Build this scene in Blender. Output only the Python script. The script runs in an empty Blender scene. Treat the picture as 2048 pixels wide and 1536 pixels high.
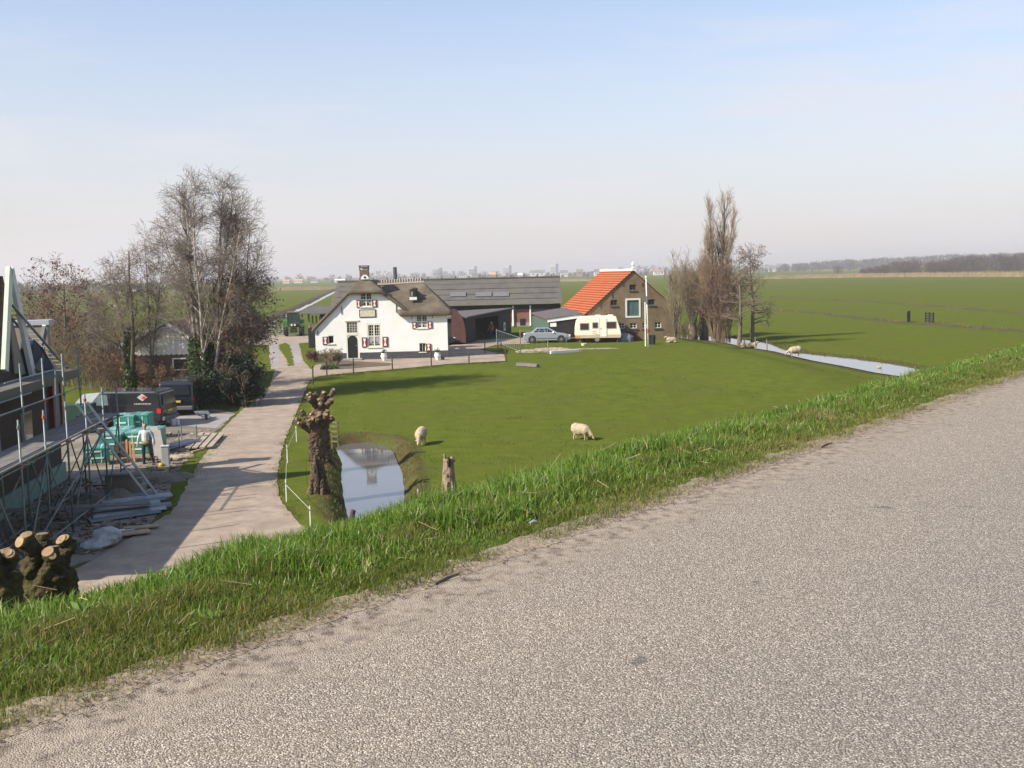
import bpy, bmesh, math, random
import numpy as np
from mathutils import Vector, Matrix
from math import sin, cos, radians, pi, sqrt, atan, atan2
random.seed(7); rng = np.random.default_rng(7)
sc = bpy.context.scene; COL = sc.collection
# ------------------------------------------------------------------ camera (pixels of the 2048x1536 photograph)
F = 2150.0; H = 7.7; PITCH = atan(223/F); ROLL = -0.0227
cam = bpy.data.objects.new('camera', bpy.data.cameras.new('camera')); COL.objects.link(cam)
CR = Matrix.Rotation(pi/2-PITCH, 3, 'X') @ Matrix.Rotation(ROLL, 3, 'Z')
cam.matrix_world = Matrix.Translation((0, 0, H)) @ CR.to_4x4()
cam.data.sensor_width = 36; cam.data.lens = F/2048*36; cam.data.clip_start = 0.1; cam.data.clip_end = 20000
sc.camera = cam
# ------------------------------------------------------------------ sky and sun
SUN_EL, SUN_AZ = radians(37), radians(30)
TOSUN = Vector((-cos(SUN_AZ)*cos(SUN_EL), -sin(SUN_AZ)*cos(SUN_EL), sin(SUN_EL)))
w = bpy.data.worlds.new('World'); sc.world = w; w.use_nodes = True
nt = w.node_tree; N = nt.nodes; L = nt.links
bg = N['Background']; bg.inputs[1].default_value = 0.11
sky = N.new('ShaderNodeTexSky'); sky.sky_type = 'NISHITA'; sky.sun_disc = False
sky.sun_elevation = SUN_EL; sky.sun_rotation = atan2(TOSUN.x, TOSUN.y)
sky.air_density = 1.0; sky.dust_density = .7; sky.ozone_density = 3.2; sky.altitude = 0
tc = N.new('ShaderNodeTexCoord'); mp = N.new('ShaderNodeMapping'); mp.inputs['Scale'].default_value = (1.2, 1.2, 9)
mp.inputs['Rotation'].default_value = (0.03, 0.05, 0)
no = N.new('ShaderNodeTexNoise'); no.inputs['Scale'].default_value = 2.3; no.inputs['Detail'].default_value = 6; no.inputs['Roughness'].default_value = .55
rp = N.new('ShaderNodeMapRange'); rp.inputs[1].default_value = .47; rp.inputs[2].default_value = .72; rp.inputs[3].default_value = 0; rp.inputs[4].default_value = .75
# thin high cirrus over a milky spring sky
mil = N.new('ShaderNodeMix'); mil.data_type = 'RGBA'; mil.inputs[7].default_value = (3.72, 3.46, 3.5, 1)
sx = N.new('ShaderNodeSeparateXYZ'); mel = N.new('ShaderNodeMapRange'); mel.inputs[1].default_value = .0; mel.inputs[2].default_value = .34; mel.inputs[3].default_value = .97; mel.inputs[4].default_value = .0
L.new(tc.outputs['Generated'], sx.inputs[0]); L.new(sx.outputs[2], mel.inputs[0]); L.new(mel.outputs[0], mil.inputs[0])
mx = N.new('ShaderNodeMix'); mx.data_type = 'RGBA'; mx.inputs[7].default_value = (4.1, 4.0, 4.2, 1)
L.new(tc.outputs['Generated'], mp.inputs[0]); L.new(mp.outputs[0], no.inputs[0]); L.new(no.outputs[0], rp.inputs[0])
L.new(rp.outputs[0], mx.inputs[0]); L.new(sky.outputs[0], mil.inputs[6]); L.new(mil.outputs[2], mx.inputs[6]); L.new(mx.outputs[2], bg.inputs[0])
sd = bpy.data.lights.new('sun', 'SUN'); sd.energy = 4.2; sd.angle = radians(.6); sd.color = (1, .92, .79)
so = bpy.data.objects.new('sun', sd); COL.objects.link(so); so.rotation_euler = TOSUN.to_track_quat('Z', 'Y').to_euler(); so.location = (-60, -40, 60)
sc.view_settings.view_transform = 'Standard'; sc.view_settings.look = 'None'; sc.view_settings.exposure = 0.92; sc.view_settings.gamma = 1
sc.render.engine = 'CYCLES'; sc.cycles.use_denoising = True; sc.cycles.max_bounces = 6; sc.cycles.volume_bounces = 0
sc.cycles.transparent_max_bounces = 8

# ------------------------------------------------------------------ helpers
def ray(px, py): return (CR @ Vector(((px-1024)/F, -(py-768)/F, -1)))
def G(px, py, z=None):
    """pixel -> point on the ground (on the plane z if given)"""
    d = ray(px, py)
    if z is None:
        z = 0.
        for _ in range(7): t = (z-H)/d.z; z = float(Bf(np.array([d.x*t]), np.array([d.y*t]))[0])
    t = (z-H)/d.z; return Vector((d.x*t, d.y*t, z))
def P(px, py, Y):
    d = ray(px, py); t = Y/d.y; return Vector((d.x*t, Y, H+d.z*t))
def onplane(px, py, p0, n):
    d = ray(px, py); o = Vector((0, 0, H)); t = (Vector(p0)-o).dot(n)/d.dot(n); return o+d*t
def crop(x0, y0, k): return lambda x, y: (x0+x*k, y0+y*k)
C1 = crop(600, 500, 350/2048); C2 = crop(880, 520, 500/2048); C3 = crop(0, 500, 340/1536); C4 = crop(0, 760, 460/1963)
C5 = crop(200, 300, 460/1536); C7 = crop(520, 720, 440/1877); CT = crop(460, 600, 200/1920); CM = crop(120, 780, 300/2048)

def lin(c):
    return tuple((x/12.92 if x <= .04045 else ((x+.055)/1.055)**2.4) for x in c)
MATS = {}
def mat(name, c1, c2=None, sc_=4., rough=.8, bump=0., bsc=None, det=5, spec=.3, metal=0., stretch=(1, 1, 1), ramp=(.35, .65), c3=None, sc3=.5, r3=(.45, .7), attr=None, transl=None, coat=0., bdist=.02):
    """procedural material: c1/c2 mixed by noise, c3 by a larger noise, optional bump"""
    if name in MATS: return MATS[name]
    m = bpy.data.materials.new(name); m.use_nodes = True; t = m.node_tree; n = t.nodes; l = t.links
    b = n['Principled BSDF']; b.inputs['Roughness'].default_value = rough; b.inputs['Specular IOR Level'].default_value = spec; b.inputs['Metallic'].default_value = metal
    if coat: b.inputs['Coat Weight'].default_value = coat; b.inputs['Coat Roughness'].default_value = .06
    b.inputs['Base Color'].default_value = (*c1, 1)
    geo = n.new('ShaderNodeNewGeometry'); mp = n.new('ShaderNodeMapping'); mp.inputs['Scale'].default_value = stretch
    l.new(geo.outputs['Position'], mp.inputs[0]); pos = mp.outputs[0]
    col = None
    if c2 is not None:
        no = n.new('ShaderNodeTexNoise'); no.inputs['Scale'].default_value = sc_; no.inputs['Detail'].default_value = det; no.inputs['Roughness'].default_value = .6
        l.new(pos, no.inputs[0])
        r = n.new('ShaderNodeMapRange'); r.inputs[1].default_value = ramp[0]; r.inputs[2].default_value = ramp[1]; l.new(no.outputs[0], r.inputs[0])
        x = n.new('ShaderNodeMix'); x.data_type = 'RGBA'; x.inputs[6].default_value = (*c1, 1); x.inputs[7].default_value = (*c2, 1)
        l.new(r.outputs[0], x.inputs[0]); col = x.outputs[2]
        if c3 is not None:
            no3 = n.new('ShaderNodeTexNoise'); no3.inputs['Scale'].default_value = sc3; no3.inputs['Detail'].default_value = 5; l.new(pos, no3.inputs[0])
            r3n = n.new('ShaderNodeMapRange'); r3n.inputs[1].default_value = r3[0]; r3n.inputs[2].default_value = r3[1]; l.new(no3.outputs[0], r3n.inputs[0])
            x3 = n.new('ShaderNodeMix'); x3.data_type = 'RGBA'; x3.inputs[7].default_value = (*c3, 1); l.new(r3n.outputs[0], x3.inputs[0]); l.new(col, x3.inputs[6]); col = x3.outputs[2]
    if attr is not None:            # (attribute name, colour a, colour b, noise scale): ground zones
        for an, ca, cb, ns in attr:
            at = n.new('ShaderNodeAttribute'); at.attribute_name = an
            no4 = n.new('ShaderNodeTexNoise'); no4.inputs['Scale'].default_value = ns; no4.inputs['Detail'].default_value = 6; l.new(pos, no4.inputs[0])
            xa = n.new('ShaderNodeMix'); xa.data_type = 'RGBA'; xa.inputs[6].default_value = (*ca, 1); xa.inputs[7].default_value = (*cb, 1)
            ra = n.new('ShaderNodeMapRange'); ra.inputs[1].default_value = .38; ra.inputs[2].default_value = .62; l.new(no4.outputs[0], ra.inputs[0]); l.new(ra.outputs[0], xa.inputs[0])
            ad = n.new('ShaderNodeMath'); ad.operation = 'ADD'; l.new(at.outputs['Fac'], ad.inputs[0]); l.new(no4.outputs[0], ad.inputs[1])
            rr = n.new('ShaderNodeMapRange'); rr.inputs[1].default_value = .75; rr.inputs[2].default_value = 1.0; l.new(ad.outputs[0], rr.inputs[0])
            xb = n.new('ShaderNodeMix'); xb.data_type = 'RGBA'; l.new(rr.outputs[0], xb.inputs[0]); l.new(xa.outputs[2], xb.inputs[7])
            if col is None: xb.inputs[6].default_value = (*c1, 1)
            else: l.new(col, xb.inputs[6])
            col = xb.outputs[2]
    if col is not None: l.new(col, b.inputs['Base Color'])
    if bump:
        nb = n.new('ShaderNodeTexNoise'); nb.inputs['Scale'].default_value = bsc or sc_*3; nb.inputs['Detail'].default_value = 6; l.new(pos, nb.inputs[0])
        bp = n.new('ShaderNodeBump'); bp.inputs['Strength'].default_value = bump; bp.inputs['Distance'].default_value = bdist; l.new(nb.outputs[0], bp.inputs['Height']); l.new(bp.outputs[0], b.inputs['Normal'])
    if transl:
        out = n['Material Output']; tr = n.new('ShaderNodeBsdfTranslucent'); ms = n.new('ShaderNodeMixShader'); ms.inputs[0].default_value = transl
        if col is not None: l.new(col, tr.inputs[0])
        else: tr.inputs[0].default_value = (*c1, 1)
        l.new(b.outputs[0], ms.inputs[1]); l.new(tr.outputs[0], ms.inputs[2]); l.new(ms.outputs[0], out.inputs[0])
    MATS[name] = m; return m

def link(o, parent=None):
    COL.objects.link(o)
    if parent is not None: o.parent = parent
    return o
def tag(o, label=None, cat=None, group=None, kind=None):
    if label: o['label'] = label
    if cat: o['category'] = cat
    if group: o['group'] = group
    if kind: o['kind'] = kind
    return o
def thing(name, label, cat, loc=(0, 0, 0), rz=0., group=None):
    o = bpy.data.objects.new(name, None); o.empty_display_size = .2; link(o); o.location = loc; o.rotation_euler = (0, 0, rz)
    return tag(o, label, cat, group)
def children(o): return [c for c in bpy.data.objects if c.parent == o]
KIDS = {}
def copy_tree(o, parent=None):
    c = o.copy(); COL.objects.link(c); c.parent = parent
    for ch in children(o): copy_tree(ch, c)
    return c

class MB:
    def __init__(s): s.v = []; s.f = []
    def add(s, vs, fs):
        k = len(s.v); s.v += [tuple(v) for v in vs]; s.f += [tuple(i+k for i in f) for f in fs]; return s
    def box(s, x0, x1, y0, y1, z0, z1):
        return s.add([(x0, y0, z0), (x1, y0, z0), (x1, y1, z0), (x0, y1, z0), (x0, y0, z1), (x1, y0, z1), (x1, y1, z1), (x0, y1, z1)],
                     [(0, 3, 2, 1), (4, 5, 6, 7), (0, 1, 5, 4), (1, 2, 6, 5), (2, 3, 7, 6), (3, 0, 4, 7)])
    def beam(s, p0, p1, w, h=None, up=(0, 0, 1)):
        p0 = Vector(p0); p1 = Vector(p1); h = h or w; d = (p1-p0).normalized(); u = Vector(up)
        if abs(d.dot(u)) > .98: u = Vector((0, 1, 0))
        a = d.cross(u).normalized()*w/2; b = a.cross(d).normalized()*h/2
        return s.add([p0-a-b, p0+a-b, p0+a+b, p0-a+b, p1-a-b, p1+a-b, p1+a+b, p1-a+b],
                     [(0, 1, 2, 3), (7, 6, 5, 4), (0, 4, 5, 1), (1, 5, 6, 2), (2, 6, 7, 3), (3, 7, 4, 0)])
    def tube(s, pts, rad, n=8, cap=True, jit=0.):
        pts = [Vector(p) for p in pts]; m = len(pts)
        if not hasattr(rad, '__len__'): rad = [rad]*m
        vs = []; prev = None
        for i, p in enumerate(pts):
            d = (pts[min(i+1, m-1)]-pts[max(i-1, 0)]).normalized()
            if prev is None:
                u = Vector((0, 0, 1)) if abs(d.z) < .9 else Vector((0, 1, 0))
                a = d.cross(u).normalized()
            else: a = (prev-d*prev.dot(d)).normalized()
            prev = a; b = d.cross(a)
            for k in range(n):
                t = 2*pi*k/n; r = rad[i]*(1+random.uniform(-jit, jit)); vs.append(p+a*cos(t)*r+b*sin(t)*r)
        fs = [(i*n+k, i*n+(k+1) % n, (i+1)*n+(k+1) % n, (i+1)*n+k) for i in range(m-1) for k in range(n)]
        if cap: fs += [tuple(range(n-1, -1, -1)), tuple(range((m-1)*n, m*n))]
        return s.add(vs, fs)
    def cyl(s, p0, p1, r0, r1=None, n=8): return s.tube([p0, p1], [r0, r0 if r1 is None else r1], n)
    def ext(s, poly, vec):
        """extrude a 3D polygon by a vector"""
        vec = Vector(vec); a = [Vector(p) for p in poly]; n = len(a)
        return s.add(a+[p+vec for p in a], [tuple(range(n-1, -1, -1)), tuple(range(n, 2*n))]+[(i, (i+1) % n, n+(i+1) % n, n+i) for i in range(n)])
    def xz(s, poly, y0, y1): return s.ext([(p[0], y0, p[1]) for p in poly], (0, y1-y0, 0))
    def ell(s, c, r, seg=12, rings=8, jit=0.):
        c = Vector(c); r = r if hasattr(r, '__len__') else (r, r, r); vs = [c+Vector((0, 0, r[2]))]
        for i in range(1, rings):
            ph = pi*i/rings
            for k in range(seg):
                t = 2*pi*k/seg; q = 1+random.uniform(-jit, jit)
                vs.append(c+Vector((r[0]*sin(ph)*cos(t)*q, r[1]*sin(ph)*sin(t)*q, r[2]*cos(ph)*q)))
        vs.append(c-Vector((0, 0, r[2]))); e = len(vs)-1
        fs = [(0, 1+k, 1+(k+1) % seg) for k in range(seg)]
        for i in range(rings-2):
            fs += [(1+i*seg+k, 1+(i+1)*seg+k, 1+(i+1)*seg+(k+1) % seg, 1+i*seg+(k+1) % seg) for k in range(seg)]
        b = 1+(rings-2)*seg; fs += [(e, b+(k+1) % seg, b+k) for k in range(seg)]
        return s.add(vs, fs)
    def lathe(s, prof, n=12, c=(0, 0, 0), axis='z'):
        vs = []
        for r, z in prof:
            for k in range(n):
                t = 2*pi*k/n; v = (r*cos(t), r*sin(t), z)
                if axis == 'y': v = (v[0], v[2], v[1])
                if axis == 'x': v = (v[2], v[0], v[1])
                vs.append((v[0]+c[0], v[1]+c[1], v[2]+c[2]))
        m = len(prof)
        return s.add(vs, [(i*n+k, i*n+(k+1) % n, (i+1)*n+(k+1) % n, (i+1)*n+k) for i in range(m-1) for k in range(n)]+[tuple(range(n-1, -1, -1)), tuple(range((m-1)*n, m*n))])
    def xf(s, M): s.v = [tuple(M @ Vector(v)) for v in s.v]; return s
    def build(s, name, m, parent=None, smooth=False, bevel=0., remesh=0., sub=0):
        me = bpy.data.meshes.new(name); me.from_pydata(s.v, [], s.f); me.update()
        bm = bmesh.new(); bm.from_mesh(me); bmesh.ops.recalc_face_normals(bm, faces=bm.faces); bm.to_mesh(me); bm.free()
        if m: me.materials.append(m)
        if smooth: me.polygons.foreach_set('use_smooth', [True]*len(me.polygons))
        o = bpy.data.objects.new(name, me); link(o, parent)
        if remesh:
            r = o.modifiers.new('remesh', 'REMESH'); r.mode = 'VOXEL'; r.voxel_size = remesh; r.use_smooth_shade = True
            q = o.modifiers.new('smooth', 'SMOOTH'); q.factor = .5; q.iterations = 3
        if bevel:
            b = o.modifiers.new('bevel', 'BEVEL'); b.width = bevel; b.segments = 2; b.limit_method = 'ANGLE'; b.angle_limit = radians(40)
        if sub: o.modifiers.new('sub', 'SUBSURF').levels = sub; o.modifiers['sub'].render_levels = sub
        return o
def build_np(name, v, f, m, parent=None, smooth=False, fn=4):
    me = bpy.data.meshes.new(name); nf = len(f)
    me.vertices.add(len(v)); me.vertices.foreach_set('co', np.asarray(v, np.float32).ravel())
    me.loops.add(nf*fn); me.loops.foreach_set('vertex_index', np.asarray(f, np.int32).ravel())
    me.polygons.add(nf); me.polygons.foreach_set('loop_start', np.arange(0, nf*fn, fn, dtype=np.int32)); me.polygons.foreach_set('loop_total', np.full(nf, fn, np.int32))
    if smooth: me.polygons.foreach_set('use_smooth', np.ones(nf, bool))
    me.update(calc_edges=True)
    if m: me.materials.append(m)
    o = bpy.data.objects.new(name, me); return link(o, parent)
def segs_mesh(name, segs, m, parent=None, n=3, smooth=True):
    """segs: array of p0(3) p1(3) r0 r1 -> one mesh of tapered prisms"""
    S = np.asarray(segs, float).reshape(-1, 8); p0, p1 = S[:, :3], S[:, 3:6]; d = p1-p0; ln = np.linalg.norm(d, axis=1, keepdims=True)+1e-9; d = d/ln
    u = np.where(np.abs(d[:, 2:3]) < .9, np.array([[0, 0, 1.]]), np.array([[0, 1., 0]])); a = np.cross(d, u); a /= np.linalg.norm(a, axis=1, keepdims=True)+1e-9; b = np.cross(d, a)
    t = 2*pi*np.arange(n)/n; off = a[:, None]*np.cos(t)[None, :, None]+b[:, None]*np.sin(t)[None, :, None]
    v = np.concatenate([p0[:, None]+off*S[:, 6, None, None], p1[:, None]+off*S[:, 7, None, None]], 1).reshape(-1, 3)
    k = np.arange(n); q = np.stack([k, (k+1) % n, n+(k+1) % n, n+k], 1); f = (np.arange(len(S))[:, None, None]*2*n+q[None]).reshape(-1, 4)
    return build_np(name, v, f, m, parent, smooth)
def smoothstep(a, b, x):
    t = np.clip((x-a)/(b-a), 0, 1); return t*t*(3-2*t)
def vnoise(x, y, s=1., seed=0):
    """cheap value noise on arrays"""
    x = np.asarray(x)/s; y = np.asarray(y)/s; xi = np.floor(x).astype(np.int64); yi = np.floor(y).astype(np.int64); fx = x-xi; fy = y-yi
    fx = fx*fx*(3-2*fx); fy = fy*fy*(3-2*fy)
    def h(i, j):
        n = (i*374761393+j*668265263+seed*974711) & 0x7fffffff; n = ((n ^ (n >> 13))*1274126177) & 0x7fffffff; return ((n ^ (n >> 16)) & 0xffff)/65535.
    return (h(xi, yi)*(1-fx)+h(xi+1, yi)*fx)*(1-fy)+(h(xi, yi+1)*(1-fx)+h(xi+1, yi+1)*fx)*fy
def poly_sd(px, py, poly):
    """signed distance of points to a polygon (negative inside)"""
    n = len(poly); best = np.full(px.shape, 1e9); ins = np.zeros(px.shape, bool)
    for i in range(n):
        ax, ay = poly[i][:2]; bx, by = poly[(i+1) % n][:2]; ex, ey = bx-ax, by-ay
        t = np.clip(((px-ax)*ex+(py-ay)*ey)/(ex*ex+ey*ey+1e-12), 0, 1); best = np.minimum(best, np.hypot(px-ax-t*ex, py-ay-t*ey))
        c = ((ay > py) != (by > py)) & (px < (bx-ax)*(py-ay)/((by-ay) if by != ay else 1e-9)+ax); ins ^= c
    return np.where(ins, -best, best)
def resample(pts, step, jit, closed=True):
    out = []; n = len(pts)
    for i in range(n if closed else n-1):
        a = Vector(pts[i][:2]); b = Vector(pts[(i+1) % n][:2]); k = max(1, int((b-a).length/step)); nn = (b-a).normalized(); nn = Vector((-nn.y, nn.x))
        for j in range(k):
            p = a.lerp(b, j/k)+nn*random.uniform(-jit, jit); out.append((p.x, p.y))
    return out
def sheet(name, pts, z, m, step=.6, jit=.12, kind='structure', thick=0):
    q = resample(pts, step, jit); bm = bmesh.new(); vs = [bm.verts.new((x, y, z)) for x, y in q]; f = bm.faces.new(vs)
    if f.normal.z < 0: f.normal_flip()
    yy = [v.co.y for v in bm.verts]
    for yc in np.arange(56, 90, 1.5):        # cut across the rise of the farmyard so that the sheet can follow it
        if min(yy) < yc < max(yy): bmesh.ops.bisect_plane(bm, geom=bm.verts[:]+bm.edges[:]+bm.faces[:], plane_co=(0, yc, 0), plane_no=(0, 1, 0))
    bmesh.ops.triangulate(bm, faces=bm.faces[:]); me = bpy.data.meshes.new(name); bmesh.ops.recalc_face_normals(bm, faces=bm.faces)
    bx = np.array([v.co.x for v in bm.verts]); by = np.array([v.co.y for v in bm.verts]); bz = Bf(bx, by)
    for v, zz in zip(bm.verts, bz): v.co.z += zz
    bm.normal_update()
    for ff in bm.faces:
        if ff.normal.z < 0: ff.normal_flip()
    bm.to_mesh(me); bm.free(); me.materials.append(m); o = bpy.data.objects.new(name, me); link(o); return tag(o, kind=kind)
# ------------------------------------------------------------------ terrain: polder meadow at z=0, dike with road at RZ
RZ = 6.1
RA, RB = G(0, 1470, RZ), G(2048, 752, RZ)
RD = (RB-RA).normalized(); RN = Vector((-RD.y, RD.x, 0))          # along the road / from the road towards the polder
def roadq(x, y): return (x-RA.x)*RN.x+(y-RA.y)*RN.y
def roads(x, y): return (x-RA.x)*RD.x+(y-RA.y)*RD.y
WZ = -.42
def gp(l, z=None): return [tuple(G(a, b, z)[:2]) for a, b in l]
POND = gp([(672, 897), (690, 889), (730, 886), (768, 891), (786, 905), (795, 935), (801, 970), (806, 1005), (815, 1060), (830, 1130), (735, 1130), (705, 1060), (694, 1010), (690, 970), (687, 930)], WZ)
DITCH = gp([(1340, 668), (1415, 671), (1450, 675), (1500, 681), (1540, 688), (1562, 698), (1600, 706), (1640, 711), (1700, 717), (1780, 728), (1870, 744), (1990, 775),
            (1930, 790), (1830, 757), (1750, 745), (1680, 731), (1630, 722), (1590, 713), (1550, 703), (1500, 695), (1440, 684), (1400, 679), (1340, 675)], -.1)
BZ = 1.0       # the farmyard lies on a low mound
def Bf(x, y):
    b = BZ*smoothstep(57, 84, y)*(1-smoothstep(165, 240, y))*smoothstep(-48, -34, x)*(1-smoothstep(19, 34, x))
    k = b > 0
    if k.any(): b = b.copy(); b[k] *= smoothstep(1.5, 8, poly_sd(x[k], y[k], DITCH))
    return b
def dike(q):
    z = np.where(q < 1.4, RZ-.03+.024*smoothstep(-.06, .04, q)-.02*np.clip(q, 0, 2), 0)
    s = RZ-.034-(q-1.4)*.47
    z = np.where(q >= 1.4, s, z); z = np.maximum(z, 0); toe = 1.4+RZ/.47
    z = np.where(q > toe-2, np.maximum(0, .47*.25*np.clip(toe+2-q, 0, 4)**2/4), z)
    back = RZ-.03-np.clip(-q-7.2, 0, 40)*.4
    return np.where(q < -7.2, np.maximum(back, 0), z)
def hgt(x, y, full=False):
    x = np.asarray(x, float); y = np.asarray(y, float); q = roadq(x, y); z = dike(q); r = np.hypot(x, y)
    near = (r < 170) & (r > 15)
    soil = np.zeros(x.shape); wob = (vnoise(x, y, .45, 3)-.5)*.16+(vnoise(x, y, 1.3, 5)-.5)*.2
    for poly, bw, mw, WL in ((POND, .75, 1.7, WZ), (DITCH, .8, 2.2, -.1)):
        s = np.full(x.shape, 99.); s[near] = poly_sd(x[near], y[near], poly); s2 = s+wob*np.clip(s+.2, 0, 1)
        dip = np.where(s2 < 0, WL-.03-.5*np.clip(-s2, 0, 1), (WL-.03)*(1-smoothstep(0, bw, s2)))
        z = z+np.where(s2 < bw, dip, 0); soil = np.maximum(soil, 1-smoothstep(.15, mw, s2))
    z = z-.03*vnoise(x, y, 1.1, 1)*(q > 3)+Bf(x, y)
    return (z, soil) if full else z
def hz(x, y): return float(hgt(np.array([x]), np.array([y]))[0])

M_GRASS = mat('meadow_grass', (.072, .097, .014), (.105, .124, .02), 1.1, .95, .7, 7, spec=.0, det=9, ramp=(.34, .66), c3=(.09, .098, .022), sc3=.22, r3=(.42, .8), bdist=.05,
              attr=[('soil', (.075, .048, .028), (.075, .085, .024), 1.6), ('verge', (.06, .1, .02), (.09, .11, .03), 2.)])
ang = np.concatenate([np.linspace(-180, -36, 60, endpoint=False), np.linspace(-36, 36, 400, endpoint=False), np.linspace(36, 180, 60, endpoint=False)])
rad_ = np.concatenate([[.8], np.geomspace(1.2, 9000, 700)])
A, R = np.meshgrid(np.radians(ang), rad_, indexing='ij'); X = R*np.sin(A); Y = R*np.cos(A)
Z, SOIL = hgt(X, Y, True)
na, nr = A.shape; ii, jj = np.meshgrid(np.arange(na), np.arange(nr-1), indexing='ij'); i2 = (ii+1) % na
fq = np.stack([ii*nr+jj, ii*nr+jj+1, i2*nr+jj+1, i2*nr+jj], -1).reshape(-1, 4)[:, ::-1]
ground = build_np('ground', np.stack([X, Y, Z], -1).reshape(-1, 3), fq, M_GRASS, smooth=True); tag(ground, kind='structure')
for nm, val in (('soil', SOIL), ('verge', ((roadq(X, Y) > -.6) & (roadq(X, Y) < 4)).astype(float))):
    ground.data.attributes.new(nm, 'FLOAT', 'POINT').data.foreach_set('value', val.ravel().astype(np.float32))

# ---- water
def water_mat():
    m = mat('ditch_water', (.10, .10, .108), (.115, .115, .12), .5, .04, .04, 2.5, spec=.8); b = m.node_tree.nodes['Principled BSDF']; b.inputs['IOR'].default_value = 1.55
    return m
M_WATER = water_mat()
for nm, poly in (('pond_water', POND), ('ditch_water', DITCH)):
    c = Vector((sum(p[0] for p in poly)/len(poly), sum(p[1] for p in poly)/len(poly)))
    bm = bmesh.new(); q = resample(poly, .5, .02)
    if nm == 'pond_water': out = [Vector(p)+(Vector(p)-c).normalized()*.25 for p in q]
    else: out = [Vector(p) for p in q]
    f = bm.faces.new([bm.verts.new((p[0], p[1], WZ if nm == 'pond_water' else -.1)) for p in out]); bmesh.ops.triangulate(bm, faces=[f])
    me = bpy.data.meshes.new(nm); bm.normal_update()
    for ff in bm.faces:
        if ff.normal.z < 0: ff.normal_flip()
    bm.to_mesh(me); bm.free(); me.materials.append(M_WATER); tag(link(bpy.data.objects.new(nm, me)), kind='structure')

# ---- far ribbons: ditch with dark banks on the left, field drains, reed belt ground
def ribbon(name, pts, wd, z, m, step=3., jit=.2, rise=0.):
    q = []
    for i in range(len(pts)-1):
        a = Vector(pts[i]); b = Vector(pts[i+1]); k = max(1, int((b-a).length/step))
        q += [(a.lerp(b, j/k), (b-a).normalized()) for j in range(k)]
    q.append((Vector(pts[-1]), (Vector(pts[-1])-Vector(pts[-2])).normalized())); v = []; f = []
    for p, d in q:
        n = Vector((-d.y, d.x)); wl = wd*.5*(1+random.uniform(-jit, jit)); wr = wd*.5*(1+random.uniform(-jit, jit)); hh = rise*random.uniform(.4, 1.2)
        for o, zz in ((-wl, z-.02), (-wl*.5, z+hh), (wr*.5, z+hh), (wr, z-.02)): v.append((p.x+n.x*o, p.y+n.y*o, zz))
    for i in range(len(q)-1):
        for k in range(3): f.append((i*4+k, (i+1)*4+k, (i+1)*4+k+1, i*4+k+1))
    v = np.array(v); v[:, 2] += Bf(v[:, 0], v[:, 1]); o = build_np(name, v, f, m, smooth=True); return tag(o, kind='structure')
M_BANK = mat('bank_soil', (.075, .06, .035), (.05, .045, .025), 1.5, .95, .5, 4, spec=.1)
M_DRAIN = mat('drain_grass', (.085, .066, .034), (.055, .06, .022), .6, .95, .5, 3, spec=.1)
fd = gp([(478, 670), (520, 652), (560, 634), (610, 612), (668, 584), (720, 563)])
ribbon('ditch_water', fd, 2.9, .06, M_WATER, 8, .12)
fb = gp([(470, 669), (517, 648), (557, 630), (607, 608.5), (665, 581), (718, 561)])
ribbon('ditch_bank', fb, 3.4, .02, M_BANK, 4, .2, .45)
for pts in ([(1545, 594), (1640, 599), (1760, 604), (1860, 611), (1960, 620), (2060, 627), (2200, 640)], [(1548, 620), (1600, 623), (1660, 629), (1740, 638), (1800, 645), (1900, 651), (2000, 659), (2070, 664), (2200, 676)],
            [(1100, 590), (1180, 592)], [(-100, 640), (60, 629), (190, 625), (290, 620)], [(300, 640), (420, 622), (560, 612)], [(1560, 570), (1800, 568), (2060, 567)]):
    ribbon('field_drain', gp(pts), 1.9, .03, M_DRAIN, 1.6, .6, .05)

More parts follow.
